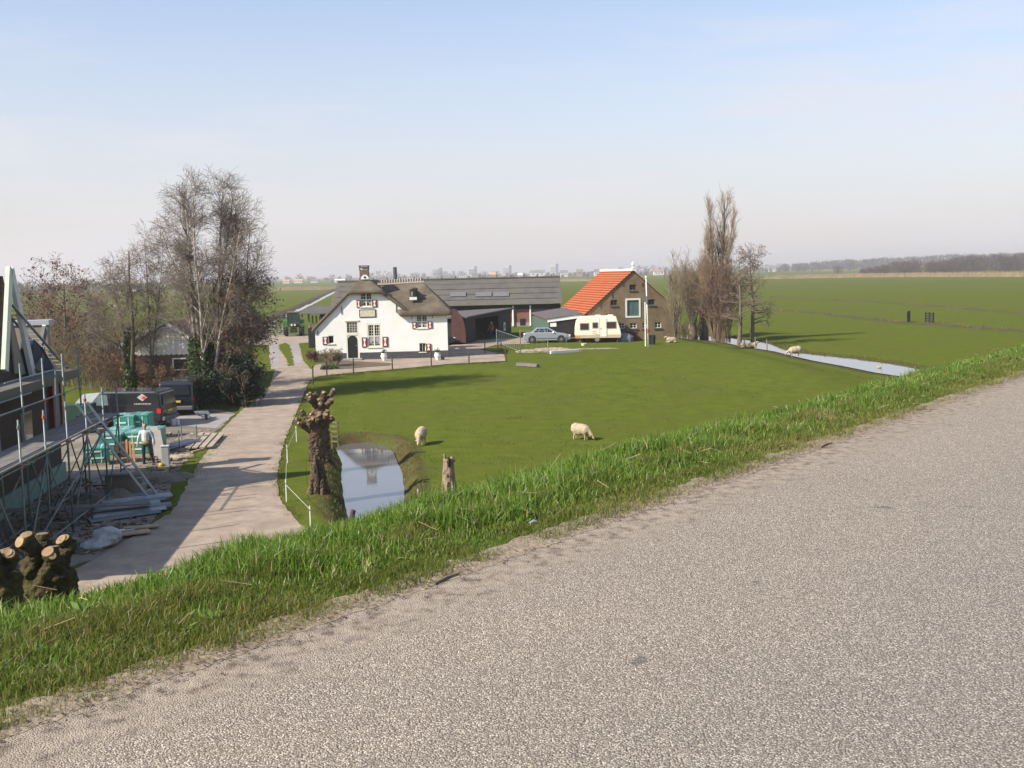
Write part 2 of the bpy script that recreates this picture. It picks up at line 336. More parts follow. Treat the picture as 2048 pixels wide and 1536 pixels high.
# ---- dike road, worn edge strip
def asphalt():
    m = bpy.data.materials.new('chipped_asphalt'); m.use_nodes = True; t = m.node_tree; n = t.nodes; l = t.links; b = n['Principled BSDF']
    geo = n.new('ShaderNodeNewGeometry'); pos = geo.outputs['Position']
    vo = n.new('ShaderNodeTexVoronoi'); vo.inputs['Scale'].default_value = 140; l.new(pos, vo.inputs[0])
    cr = n.new('ShaderNodeValToRGB'); e = cr.color_ramp; e.elements[0].position = 0; e.elements[0].color = (.185, .15, .116, 1); e.elements[1].position = 1; e.elements[1].color = (.76, .66, .53, 1)
    for p_, c in ((.3, (.278, .226, .178)), (.6, (.385, .318, .25)), (.85, (.5, .418, .33))): x = e.elements.new(p_); x.color = (*c, 1)
    sp = n.new('ShaderNodeSeparateColor'); l.new(vo.outputs['Color'], sp.inputs[0]); l.new(sp.outputs[0], cr.inputs[0])
    # chip edges filled with dark binder
    mr = n.new('ShaderNodeMapRange'); mr.inputs[1].default_value = .35; mr.inputs[2].default_value = .75; l.new(vo.outputs['Distance'], mr.inputs[0])
    mxx = n.new('ShaderNodeMix'); mxx.data_type = 'RGBA'; mxx.inputs[7].default_value = (.12, .1, .085, 1); l.new(cr.outputs[0], mxx.inputs[6])
    ml = n.new('ShaderNodeMath'); ml.operation = 'MULTIPLY'; ml.inputs[1].default_value = .8; l.new(mr.outputs[0], ml.inputs[0]); l.new(ml.outputs[0], mxx.inputs[0])
    # worn grey wheel track patches against beige gravel
    mpp = n.new('ShaderNodeMapping'); mpp.inputs['Rotation'].default_value = (0, 0, -atan2(RD.y, RD.x)); mpp.inputs['Scale'].default_value = (.25, 1, 1); l.new(pos, mpp.inputs[0])
    n2 = n.new('ShaderNodeTexNoise'); n2.inputs['Scale'].default_value = .9; n2.inputs['Detail'].default_value = 5; l.new(mpp.outputs[0], n2.inputs[0])
    r2 = n.new('ShaderNodeMapRange'); r2.inputs[1].default_value = .42; r2.inputs[2].default_value = .68; r2.inputs[3].default_value = 0; r2.inputs[4].default_value = .55; l.new(n2.outputs[0], r2.inputs[0])
    m2 = n.new('ShaderNodeMix'); m2.data_type = 'RGBA'; m2.blend_type = 'MULTIPLY'; m2.inputs[7].default_value = (.8, .83, .87, 1); l.new(r2.outputs[0], m2.inputs[0]); l.new(mxx.outputs[2], m2.inputs[6])
    # loose beige chips near the verge, greyer worn lane further out
    dq = n.new('ShaderNodeVectorMath'); dq.operation = 'DOT_PRODUCT'; dq.inputs[1].default_value = tuple(RN); l.new(pos, dq.inputs[0])
    nq = n.new('ShaderNodeMath'); nq.operation = 'MULTIPLY_ADD'; nq.inputs[1].default_value = 2.2; l.new(n2.outputs[0], nq.inputs[0]); l.new(dq.outputs['Value'], nq.inputs[2])
    rq = n.new('ShaderNodeMapRange'); rq.inputs[1].default_value = RA.dot(RN)-2.4+1.1; rq.inputs[2].default_value = RA.dot(RN)-.9+1.1; rq.inputs[3].default_value = .8; rq.inputs[4].default_value = 0; l.new(nq.outputs[0], rq.inputs[0])
    mq = n.new('ShaderNodeMix'); mq.data_type = 'RGBA'; mq.blend_type = 'MULTIPLY'; mq.inputs[7].default_value = (.88, .91, .94, 1); l.new(rq.outputs[0], mq.inputs[0]); l.new(m2.outputs[2], mq.inputs[6]); m2 = mq
    # sparse tar spots
    n3 = n.new('ShaderNodeTexNoise'); n3.inputs['Scale'].default_value = 3.1; n3.inputs['Detail'].default_value = 3; l.new(pos, n3.inputs[0])
    r3 = n.new('ShaderNodeMapRange'); r3.inputs[1].default_value = .7; r3.inputs[2].default_value = .74; r3.inputs[4].default_value = .5; l.new(n3.outputs[0], r3.inputs[0])
    m3 = n.new('ShaderNodeMix'); m3.data_type = 'RGBA'; m3.inputs[7].default_value = (.05, .05, .055, 1); l.new(r3.outputs[0], m3.inputs[0]); l.new(m2.outputs[2], m3.inputs[6])
    # sandy worn margin along the verge
    dp = n.new('ShaderNodeVectorMath'); dp.operation = 'DOT_PRODUCT'; dp.inputs[1].default_value = tuple(RN); l.new(pos, dp.inputs[0])
    n4 = n.new('ShaderNodeTexNoise'); n4.inputs['Scale'].default_value = 2.6; n4.inputs['Detail'].default_value = 7; n4.inputs['Roughness'].default_value = .65; l.new(pos, n4.inputs[0])
    a4 = n.new('ShaderNodeMath'); a4.operation = 'MULTIPLY_ADD'; a4.inputs[1].default_value = .7; l.new(n4.outputs[0], a4.inputs[0]); l.new(dp.outputs['Value'], a4.inputs[2])
    q0 = RA.dot(RN); r4 = n.new('ShaderNodeMapRange'); r4.inputs[1].default_value = q0-.2; r4.inputs[2].default_value = q0+.16; l.new(a4.outputs[0], r4.inputs[0])
    n5 = n.new('ShaderNodeTexNoise'); n5.inputs['Scale'].default_value = 11; n5.inputs['Detail'].default_value = 8; n5.inputs['Roughness'].default_value = .7; l.new(pos, n5.inputs[0])
    c5 = n.new('ShaderNodeValToRGB'); e5 = c5.color_ramp; e5.elements[0].position = .37; e5.elements[0].color = (.13, .10, .075, 1); e5.elements[1].position = .64; e5.elements[1].color = (.36, .295, .225, 1); x5 = e5.elements.new(.48); x5.color = (.27, .22, .17, 1); l.new(n5.outputs[0], c5.inputs[0])
    m5 = n.new('ShaderNodeMix'); m5.data_type = 'RGBA'; l.new(r4.outputs[0], m5.inputs[0]); l.new(m3.outputs[2], m5.inputs[6]); l.new(c5.outputs[0], m5.inputs[7])
    l.new(m5.outputs[2], b.inputs['Base Color']); b.inputs['Roughness'].default_value = .85; b.inputs['Specular IOR Level'].default_value = .25
    bp = n.new('ShaderNodeBump'); bp.inputs['Strength'].default_value = .9; bp.inputs['Distance'].default_value = .006; iv = n.new('ShaderNodeMath'); iv.operation = 'SUBTRACT'; iv.inputs[0].default_value = 1; l.new(vo.outputs['Distance'], iv.inputs[1]); l.new(iv.outputs[0], bp.inputs['Height']); l.new(bp.outputs[0], b.inputs['Normal'])
    return m
def roadpt(s, q): return RA+RD*s+RN*q
def strip(name, s0, s1, q0, q1, z, m, step, jit0, jit1, crown=0):
    k = int((s1-s0)/step); v = []; f = []; nc = 12
    for i in range(k+1):
        s = s0+(s1-s0)*i/k; a = q0+random.uniform(-jit0, jit0); b = q1+random.uniform(-jit1, jit1)
        for j in range(nc+1):
            q = a+(b-a)*j/nc; p = roadpt(s, q); v.append((p.x, p.y, z+crown*(1-((q+3)/3.2)**2)))
    for i in range(k):
        for j in range(nc): f.append((i*(nc+1)+j, i*(nc+1)+j+1, (i+1)*(nc+1)+j+1, (i+1)*(nc+1)+j))
    f = [tuple(reversed(x)) for x in f]
    return tag(build_np(name, v, f, m, smooth=True), kind='structure')
M_ASPH = asphalt()
strip('road', -60, 160, -6.4, .0, RZ+.004, M_ASPH, .12, .02, .03, .0)
M_EDGE = mat('worn_road_edge', (.25, .205, .16), (.16, .13, .10), 7, .9, .6, 30, c3=(.29, .24, .19), sc3=2.2, bdist=.012, stretch=(1, 1, 1))

M_SOIL = mat('verge_soil', (.20, .15, .105), (.30, .24, .175), 12, .95, .8, 40)
strip('soil_margin', -6, 60, -.045, .2, RZ+.0056, M_SOIL, .06, .022, .03)
# ---- driveway, yard, paths (flat sheets a few mm apart)
M_GRAVEL = mat('driveway_gravel', (.36, .285, .22), (.25, .195, .15), 1.6, .95, .6, 22, det=9, c3=(.22, .17, .125), sc3=.45, r3=(.5, .75), bdist=.02)
M_YARD = mat('yard_dirt', (.20, .17, .135), (.13, .105, .08), 1.3, .95, .6, 9, c3=(.27, .235, .19), sc3=.4, bdist=.04)
M_PAVE = mat('concrete_paving', (.30, .28, .26), (.24, .22, .205), 1.5, .9, .3, 15)
sheet('ground_yard', gp([(-160, 1180), (100, 1150), (215, 1110), (300, 1045), (350, 985), (395, 905), (436, 860), (470, 826), (430, 818), (330, 822), (180, 838), (-160, 842)]), .006, M_YARD, .4, .08)
sheet('driveway', gp([(40, 1215), (130, 1150), (215, 1104), (280, 1066), (326, 1034), (350, 1008), (372, 965), (400, 915), (432, 872), (466, 838), (484, 820), (506, 806), (540, 772), (550, 742), (541, 728), (538, 690), (500, 690),
       (470, 678), (520, 670), (640, 668), (640, 684), (598, 687), (607, 722), (623, 741), (618, 762), (603, 800), (588, 838), (570, 880), (558, 925), (553, 965), (560, 1000), (590, 1040), (640, 1085), (500, 1180), (300, 1290)]), .016, M_GRAVEL, .35, .05)
sheet('verge_grass', gp([(577, 733), (575, 722), (560, 700), (558, 690), (571, 686), (579, 690), (583, 705), (588, 731)]), .03, M_GRASS, .6, .12)
for pts in ([(542, 739), (539, 712), (540, 690), (557, 688), (560, 712), (556, 738)], [(590, 733), (584, 712), (578, 690), (595, 687), (601, 708), (604, 732)]):
    sheet('track_paving', gp(pts), .022, M_PAVE, 2, .03)
sheet('path', gp([(612, 766), (640, 752), (720, 744), (800, 738), (900, 728), (1012, 722), (1008, 709), (960, 700), (990, 690), (1060, 688), (1060, 675), (925, 682), (893, 694), (896, 712), (880, 715), (770, 717), (700, 719), (632, 730), (618, 745)]), .020, M_GRAVEL, .4, .05)
sheet('forecourt_paving', gp([(470, 829), (372, 826), (330, 838), (345, 850), (430, 857)]), .012, M_PAVE, 1, .08)
sheet('flower_bed', gp([(640, 740), (648, 722), (690, 722), (782, 727), (782, 731), (700, 738)]), .028, mat('bed_soil', (.13, .1, .065), (.09, .07, .045), 5, .95, .6, 20), .4, .06)
# grass strip between building yard and driveway
sheet('verge_grass', gp([(322, 1032), (340, 1000), (345, 960), (385, 900), (420, 880), (436, 872), (403, 918), (378, 962), (356, 1008), (340, 1030)]), .026, M_GRASS, .3, .05)
# ------------------------------------------------------------------ building helpers
M_GLASS = mat('window_glass', (.018, .022, .028), rough=.08, spec=.5)
M_WHITE = mat('whitewash', (.80, .79, .76), (.74, .73, .69), 1.2, .85, .25, 14, spec=.2, c3=(.66, .64, .58), sc3=.5, r3=(.55, .8))
M_CREAM = mat('cream_paint', (.72, .69, .57), (.66, .63, .52), 3, .6)
M_PLINTH = mat('tarred_plinth', (.05, .052, .06), (.07, .07, .078), 3, .7)
M_THATCH = mat('thatch', (.135, .112, .083), (.085, .07, .052), 9, .95, .9, 34, spec=.1, c3=(.19, .155, .115), sc3=.8, bdist=.05)
M_DKGREEN = mat('dark_green_paint', (.012, .022, .02), (.018, .03, .026), 4, .5)
M_RED = mat('shutter_red', (.42, .035, .025), (.36, .03, .022), 5, .5)
M_PWHITE = mat('white_paint', (.78, .77, .73), (.70, .69, .65), 3, .5)
M_DOOR = mat('door_black_green', (.016, .02, .02), (.022, .026, .026), 6, .4)
M_IRON = mat('wrought_iron', (.06, .06, .065), (.09, .08, .075), 8, .7)
M_CURT = mat('lace_curtain', (.45, .45, .46), (.2, .2, .21), 30, .9)
def wall(poly, holes, thick, name, m, parent):
    """wall in the local xz plane (front face at y=0) with real openings"""
    bm = bmesh.new(); bm.faces.new([bm.verts.new((p[0], 0, p[1])) for p in poly])
    for x0, x1, z0, z1 in holes:
        for co, no in (((x0, 0, 0), (1, 0, 0)), ((x1, 0, 0), (1, 0, 0)), ((0, 0, z0), (0, 0, 1)), ((0, 0, z1), (0, 0, 1))):
            bmesh.ops.bisect_plane(bm, geom=bm.verts[:]+bm.edges[:]+bm.faces[:], plane_co=co, plane_no=no)
    kill = []
    for f in bm.faces:
        c = f.calc_center_median()
        if any(x0 < c.x < x1 and z0 < c.z < z1 for x0, x1, z0, z1 in holes): kill.append(f)
    bmesh.ops.delete(bm, geom=kill, context='FACES')
    r = bmesh.ops.extrude_face_region(bm, geom=bm.faces[:]); bmesh.ops.translate(bm, vec=(0, thick, 0), verts=[v for v in r['geom'] if isinstance(v, bmesh.types.BMVert)])
    bmesh.ops.recalc_face_normals(bm, faces=bm.faces); me = bpy.data.meshes.new(name); bm.to_mesh(me); bm.free(); me.materials.append(m)
    return link(bpy.data.objects.new(name, me), parent)
def window(par, x0, x1, z0, z1, cols=2, rows=2, fw=.09, bar=.05, rec=.06, m=None, small=(0, 0), sill=True, curtain=0., bands=None):
    """recessed window: frame > pane, glazing_bar, curtain, sill"""
    m = m or M_CREAM; b = MB(); y0, y1 = rec-.05, rec+.05
    b.box(x0, x0+fw, y0, y1, z0, z1).box(x1-fw, x1, y0, y1, z0, z1).box(x0+fw, x1-fw, y0, y1, z1-fw, z1).box(x0+fw, x1-fw, y0, y1, z0, z0+fw)
    for i in range(1, cols): xx = x0+(x1-x0)*i/cols; b.box(xx-bar, xx+bar, y0+.005, y1, z0+fw, z1-fw)
    zs = bands or [z0+(z1-z0)*j/rows for j in range(1, rows)]
    for zz in zs:
        for i in range(cols):
            a = x0+(x1-x0)*i/cols+(bar if i else fw); c = x0+(x1-x0)*(i+1)/cols-(bar if i < cols-1 else fw); b.box(a, c, y0+.007, y1, zz-bar*.8, zz+bar*.8)
    wn = b.build('window', m, par)
    zz = [z0+fw]+list(zs)+[z1-fw]
    for i in range(cols):
        for j in range(len(zz)-1):
            a = x0+(x1-x0)*i/cols+.04; c = x0+(x1-x0)*(i+1)/cols-.04
            MB().box(a, c, y1-.03, y1-.015, zz[j], zz[j+1]).build('pane', M_GLASS, wn)
            if small[0]:
                g = MB()
                for k in range(1, small[0]): xx = a+(c-a)*k/small[0]; g.box(xx-.012, xx+.012, y1-.05, y1-.031, zz[j], zz[j+1])
                for k in range(1, small[1]): q = zz[j]+(zz[j+1]-zz[j])*k/small[1]; g.box(a, c, y1-.047, y1-.032, q-.012, q+.012)
                g.build('glazing_bar', m, wn)
    if curtain:
        zc = zs[0] if zs else z1
        for i in range(cols):
            a = x0+(x1-x0)*i/cols+.06; c = x0+(x1-x0)*(i+1)/cols-.06; zt = zc-bar; xm = (a+c)/2; h_ = (zt-z0)*curtain; s = 1 if i == 0 else -1
            # gathered lace that parts towards the middle of the window
            pts = [(a, zt), (c, zt), (c, zt-h_*(.45 if s > 0 else 1)), (xm, zt-h_*.6), (a, zt-h_*(1 if s > 0 else .45))]
            MB().xz(pts, y1-.06, y1-.052).build('curtain', M_CURT, wn)
    if sill: MB().box(x0-.06, x1+.06, -.07, y0-.002, z0-.07, z0-.002).build('sill', m, wn)
    return wn
def shutter(par, x0, x1, z0, z1, y=-.06):
    s = MB().box(x0, x1, y, y+.045, z0, z1).build('shutter', M_DKGREEN, par, bevel=.008); bx = (x1-x0)*.13; bz = (z1-z0)*.10
    a, b, c, d = x0+bx, x1-bx, z0+bz, z1-bz; xm = (a+b)/2; zm = (c+d)/2
    MB().box(a, b, y-.008, y-.001, c, d).build('red_panel', M_RED, s)
    q = (b-a)*.14
    e_ = (b-a)*.13; q *= .55
    MB().xz([(a+e_, c), (b-e_, c), (xm+q, zm), (b-e_, d), (a+e_, d), (xm-q, zm)], y-.016, y-.009).build('white_hourglass', M_PWHITE, s)
    return s
def slab(mb, poly, t): return mb.ext(poly, (0, 0, -t))

# ------------------------------------------------------------------ white thatched farmhouse
HO = G(632.5, 722); HD = HO.y
house = thing('farmhouse', 'whitewashed thatched farmhouse with red and white hourglass shutters', 'farmhouse', HO, radians(3.2))
def hc(x, y, dy=0.): p = P(*C1(x, y), HD+dy); return p.x-HO.x, p.z-HO.z
def hbox(x0, y0, x1, y1): a, z1 = hc(x0, (y0+y1)/2); b, _ = hc(x1, (y0+y1)/2); _, z1 = hc((x0+x1)/2, y0); _, z0 = hc((x0+x1)/2, y1); return a, b, z0, z1
W = {'top': hbox(700, 495, 840, 665), 'door': hbox(535, 832, 688, 1268), 'big': hbox(783, 865, 945, 1138), 'right': hbox(1357, 758, 1488, 917), 'small': hbox(328, 1003, 398, 1097), 'low': hbox(1392, 1093, 1468, 1197)}
pl = [hc(*p) for p in ((188, 1303), (183, 945), (578, 492), (962, 484), (1243, 742), (1718, 742), (1732, 1268))]
pl[0] = (0, 0); pl[-1] = (pl[-1][0], 0.); WX = pl[-1][0]; pl[-2] = (WX, pl[-2][1]); pl[1] = (0, pl[1][1])
wall(pl, list(W.values()), .32, 'front_wall', M_WHITE, house)
dd = 9.5
MB().box(0, .3, .323, dd, 0, pl[1][1]-.1).build('side_wall', M_WHITE, house)
MB().box(WX-.3, WX, .323, 7.2, 0, pl[-2][1]-.1).build('side_wall', M_WHITE, house)
MB().xz([(0, 0), (0, 2.4), (3.5, 5.9), (5.8, 5.9), (9, 4), (9, 0)], dd, dd+.3).build('back_wall', M_WHITE, house)
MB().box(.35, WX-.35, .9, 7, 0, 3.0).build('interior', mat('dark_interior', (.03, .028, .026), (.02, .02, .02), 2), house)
dx0, dx1 = W['door'][0], W['door'][1]
MB().box(-.02, dx0-.02, -.03, -.002, 0, .58).box(dx1+.02, WX+.02, -.03, -.002, 0, .58).build('plinth', M_PLINTH, house)
window(house, *W['top'], small=(2, 2), curtain=.8, fw=.08)
window(house, *W['big'], fw=.11, small=(3, 4), curtain=.9, bands=[hc(860, 1010)[1]], bar=.055)
window(house, *W['right'], small=(2, 3), curtain=.9, fw=.07, bands=[hc(1420, 838)[1]])
window(house, *W['small'], cols=1, rows=1, fw=.06, rec=.1)
window(house, *W['low'], cols=2, rows=1, fw=.06, rec=.2, bar=.03)
for b in ((660, 590, 706, 675), (840, 585, 897, 668), (722, 1025, 783, 1142), (962, 1018, 1025, 1135), (1310, 848, 1362, 926), (1490, 842, 1546, 920), (265, 1015, 328, 1108), (1470, 1102, 1532, 1187)): shutter(house, *hbox(*b))
# front door: frame, arched leaf, leaded fanlight
a, b, z0, z1 = W['door']; zf0 = hc(600, 968)[1]; fw = .12
f = MB().box(a, a+fw, .0, .12, z0, z1).box(b-fw, b, .0, .12, z0, z1).box(a+fw, b-fw, .0, .12, z1-fw, z1).box(a+fw, b-fw, -.01, .12, zf0-.22, zf0)
f.box(a-.05, b+.05, -.06, -.001, z1-.02, z1+.07)
door = f.build('door_frame', M_CREAM, house)
MB().box(a+fw, b-fw, .08, .1, zf0, z1-fw).build('fanlight_pane', M_GLASS, door)
g = MB()
for k in range(1, 4): xx = a+fw+(b-a-2*fw)*k/4; g.box(xx-.012, xx+.012, .06, .079, zf0, z1-fw)
for k in range(1, 6): zz = zf0+(z1-fw-zf0)*k/6; g.box(a+fw, b-fw, .063, .078, zz-.012, zz+.012)
g.build('glazing_bar', M_CREAM, door)
xm = (a+b)/2; rw = (b-a)/2-fw; zs = zf0-.24-rw; arch = [(a+fw, z0+.02), (b-fw, z0+.02)]+[(xm+rw*cos(t), zs+rw*sin(t)) for t in np.linspace(0, pi, 13)]
leaf = MB().xz(arch, .05, .11).build('door_leaf', M_DOOR, house); MB().ell((b-fw-.12, .03, z0+1.0), .035, 8, 6).build('handle', mat('brass', (.5, .36, .12), rough=.35, metal=1.), leaf)
MB().xz([(a+fw, zf0-.22), (a+fw, zs)]+[(xm+rw*cos(t), zs+rw*sin(t)) for t in np.linspace(pi, pi/2, 8)]+[(xm, zf0-.22)], .03, .049).build('spandrel', M_CREAM, door)
MB().xz([(b-fw, zf0-.22), (b-fw, zs)]+[(xm+rw*cos(t), zs+rw*sin(t)) for t in np.linspace(0, pi/2, 8)]+[(xm, zf0-.22)], .03, .049).build('spandrel', M_CREAM, door)
MB().box(a-.25, b+.25, -.75, -.035, .0, .14).build('door_step', M_PAVE, house, bevel=.02)
# name plaque
x0, x1, z0, z1 = hbox(690, 697, 885, 790)
pq = MB().box(x0, x1, -.05, -.002, z0, z1).build('plaque', M_DKGREEN, house, bevel=.01); MB().box(x0+.07, x1-.07, -.06, -.051, z0+.06, z1-.06).build('panel', mat('plaque_cream', (.60, .55, .42), (.5, .45, .34), 7, .7), pq)
# wall anchors
for x, ya, yb in ((485, 660, 752), (1122, 640, 732), (1305, 765, 812), (1550, 762, 802), (207, 945, 990)):
    p0 = hc(x, ya); p1 = hc(x, yb); MB().beam((p0[0], -.03, p0[1]), (p1[0], -.03, p1[1]), .05, .04).build('wall_anchor', M_IRON, house)
# thatch: front wing (half hipped), cross wing to the right (hipped)
def thatch(name, polys, t=.34, bevel=.12):
    obs = []
    for po in polys: obs.append(slab(MB(), po, t))
    m = MB()
    for o in obs: m.add(o.v, o.f)
    o = m.build(name, M_THATCH, house, smooth=False)
    o.modifiers.new('r', 'REMESH').mode = 'VOXEL'; o.modifiers['r'].voxel_size = .11
    s = o.modifiers.new('s', 'SMOOTH'); s.factor = .5; s.iterations = 5; o.modifiers['r'].use_smooth_shade = True
    return o
xl, zl = hc(563, 484, -.3); xr, zr = hc(1000, 470, -.3)
ea = hc(128, 962, -.3); ridx, ridz = hc(762, 336, 1.2)
e2x, e2z = hc(1246, 752, -.3)
rid = (ridx, ridz)
thatch('thatch_roof', [
    [(ea[0], -.22, ea[1]+.2), (xl, -.22, zl+.06), (ridx-.3, 1.2, ridz), (ridx-.3, dd+.3, ridz), (ea[0], dd+.3, ea[1]+.2)],
    [(xr-.35, -.28, zr+.02), (e2x+.25, -.32, e2z+.25), (e2x+.25, dd+.3, e2z+.25), (ridx+.3, dd+.3, ridz), (ridx+.3, 1.2, ridz)],
    [(xl-.1, -.42, zl+.02), (xr-.1, -.42, zr+.04), (ridx+.35, 1.35, ridz+.02), (ridx-.35, 1.35, ridz+.02)]], .36)
k0 = hc(945, 402, 3.3); k1 = hc(1462, 372, 3.3); ex = hc(1772, 700, -.3)
thatch('thatch_roof', [
    [(e2x-.6, -.4, ex[1]-.12), (ex[0]+.02, -.4, ex[1]-.12), (k1[0], 3.3, k1[1]), (k0[0], 3.3, k0[1])],
    [(ex[0], -.4, ex[1]-.12), (ex[0], 7.2, ex[1]-.12), (k1[0], 3.7, k1[1]), (k1[0], 3.2, k1[1])],
    [(k0[0], 3.3, k0[1]), (k1[0], 3.3, k1[1]), (ex[0], 7.2, ex[1]-.12), (e2x-.6, 7.2, ex[1]-.12)]], .42)
# ridge of the cross wing: pale mortar bed with upright dark ridge tiles
rb = MB().beam((k0[0]-.1, 3.3, k0[1]+.03), (k1[0]+.05, 3.3, k1[1]+.03), .34, .16).build('ridge_mortar', mat('mortar', (.55, .49, .4), (.45, .4, .33), 6), house)
M_RTILE = mat('ridge_tile_dark', (.20, .12, .085), (.14, .09, .07), 6); nt_ = 17
for i in range(nt_):
    t = (i+.5)/nt_; x = k0[0]+(k1[0]-k0[0])*t; z = k0[1]+(k1[1]-k0[1])*t; MB().box(x-.085, x+.085, 3.12, 3.48, z+.1, z+.3).build('ridge_tile', M_RTILE if 1 else None, rb)
    if i < nt_-1: MB().box(x+.095, x+.15, 3.1, 3.5, z+.1, z+.36).build('ridge_joint', M_PWHITE, rb)
# chimney with framed cowl, owl board
cx0, cz1 = hc(706, 232, 1.5); cx1, cz2 = hc(808, 190, 1.5)
ch = MB().box(cx0, cx1, 1.3, 2.1, ridz-.6, cz1).build('chimney', mat('chimney_brick', (.17, .12, .09), (.12, .085, .065), 8, .9, .4, 20), house)
fr = MB()
for x in (cx0-.02, cx1-.05):
    for y in (1.28, 2.05): fr.box(x, x+.07, y, y+.07, cz1, cz2)
fr.box(cx0-.06, cx1+.06, 1.24, 2.16, cz2, cz2+.07); fr.build('cowl_frame', M_IRON, ch)
MB().box(cx0+.06, cx1-.06, 1.72, 1.76, cz1+.02, cz2-.03).build('cowl_panel', M_PWHITE, ch)
ox, oz = hc(765, 342, 1.0); ob = MB().xz([(ox-.34, oz), (ox+.32, oz), (ox+.28, oz+.2), (ox+.1, oz+.36), (ox-.1, oz+.36), (ox-.3, oz+.18)], .93, 1.0).build('owl_board', M_PWHITE, house)
MB().cyl((ox, .90, oz+.16), (ox, .928, oz+.16), .09, n=10).build('owl_hole', M_DKGREEN, ob)
# small thatch dormer
x0, z1 = hc(1292, 470, .9); x1, z0 = hc(1364, 546, .9)
dm = MB().box(x0, x1, .75, 2.2, z0-.1, z1).build('dormer', M_DKGREEN, house); MB().box(x0+.07, (x0+x1)/2-.025, .73, .748, z0+.02, z1-.12).build('pane', mat('pale_glass', (.25, .27, .3), (.12, .13, .15), 3, .1), dm); MB().box((x0+x1)/2+.025, x1-.07, .73, .748, z0+.02, z1-.12).build('pane', M_GLASS, dm)
MB().box(x0-.06, x1+.05, .58, .83, z0-.26, z0-.03).build('sill', M_PWHITE, dm); MB().tube([((x0-.1), 1.3, z1), ((x0+x1)/2, 1.3, z1+.16), (x1+.1, 1.3, z1)], .13, 8).build('dormer_thatch', M_THATCH, dm, smooth=True)

# ------------------------------------------------------------------ long cattle barn behind
Yb = 133.0
bx0 = P(664, 617, Yb).x; bx1 = P(1121, 608, Yb).x; ez = P(900, 612, Yb).z-BZ; rz_ = P(900, 558.5, Yb+7).z-BZ; BL = bx1-bx0
barn = thing('barn', 'long low cattle barn with grey corrugated roof behind the farmhouse', 'barn', (bx0, Yb, BZ))
M_CORR = mat('fibre_cement', (.115, .105, .095), (.085, .078, .07), 1.2, .95, .3, 6, c3=(.11, .105, .085), sc3=.35, stretch=(1, .5, .5))
M_BRICKR = mat('red_brick', (.25, .10, .075), (.18, .075, .055), 3, .9, .4, 14, c3=(.2, .1, .08), sc3=.4)
M_TAR = mat('tarred_boards', (.012, .012, .013), (.02, .02, .021), 3, .7, .3, 10)
wallb = MB().box(0, BL, .4, 13.6, 0, ez-.55).build('wall', M_BRICKR, barn)
MB().box(-.02, BL+.02, .36, .398, ez-.6, ez-.02).build('fascia_boards', M_TAR, barn)
MB().box(0, BL, .37, .399, 0, .5).build('plinth', M_PAVE, barn)
MB().ext([(0.05, .4, ez-.6), (.05, 13.6, ez-.6), (.05, 7, rz_-.15)], (.2, 0, 0)).build('gable', M_TAR, barn); MB().ext([(BL-.25, .4, ez-.6), (BL-.25, 13.6, ez-.6), (BL-.25, 7, rz_-.15)], (.2, 0, 0)).build('gable', M_BRICKR, barn)
nC = 5
for k in range(nC):     # overlapping courses of corrugated sheets, front and back slope
    for sgn in (1, -1):
        ya = 7-7.3*(1-k/nC); yb = 7-7.3*(1-(k+1)/nC)-(.12 if k < nC-1 else -.0); za = ez+(rz_-ez)*k/nC-.03; zb = ez+(rz_-ez)*(k+1)/nC
        if sgn < 0: ya, yb = 14-ya, 14-yb
        nx = int(BL*3.2); v = []; fcs = []
        for i in range(nx*2+1):
            x = -.3+(BL+.6)*i/(nx*2); o = .045 if i % 2 else 0
            v += [(x, ya, za+.05+o), (x, yb, zb+o-.03)]
        for i in range(nx*2): fcs.append((2*i, 2*i+2, 2*i+3, 2*i+1))
        build_np('roof_course', v, fcs, M_CORR, barn)
MB().beam((-.3, 7, rz_+.05), (BL+.3, 7, rz_+.05), .5, .16).build('ridge_cap', M_CORR, barn)
for i in range(16): x = .8+(BL-1.6)*i/15; MB().box(x-.06, x+.06, 6.9, 7.1, rz_+.12, rz_+.38).build('ridge_vent', M_CORR, barn)
sl = (rz_-ez)/7.3
for cx in (148, 357, 500):
    p = onplane(*C2(cx, 285), (0, Yb-.3, ez+BZ+.08), Vector((0, -sl, 1)).normalized()); lx = p.x-bx0; ly = p.y-Yb
    MB().ext([(lx-1.0, ly-.55, ez+(ly-.55+.3)*sl+.14), (lx+1.0, ly-.55, ez+(ly-.55+.3)*sl+.14), (lx+1.0, ly+.55, ez+(ly+.55+.3)*sl+.14), (lx-1.0, ly+.55, ez+(ly+.55+.3)*sl+.14)], (0, 0, .04)).build('skylight', mat('skylight_plastic', (.155, .155, .16), (.13, .13, .135), 2, .6), barn)
for cx in (600, 742):
    p = P(*C2(cx, 470), Yb); MB().cyl((p.x-bx0, .25, .1), (p.x-bx0, .25, ez-.15), .11, n=8).build('downpipe', M_PWHITE, barn)
p0 = P(*C2(655, 482), Yb); p1 = P(*C2(700, 535), Yb); wn = MB().box(p0.x-bx0, p1.x-bx0, .33, .365, p1.z-BZ, p0.z-BZ).build('window', M_TAR, barn); MB().box(p0.x-bx0+.15, p1.x-bx0-.15, .315, .329, p1.z-BZ+.15, p0.z-BZ-.15).build('pane', M_GLASS, wn)
p = P(*C1(1115, 360), Yb+9); q = P(*C1(1115, 200), Yb+9); MB().cyl((p.x-bx0, 9, p.z-BZ-1), (p.x-bx0, 9, q.z-BZ), .25, n=10).build('flue_pipe', mat('flue_metal', (.09, .085, .08), (.06, .055, .05), 3, .6), barn)

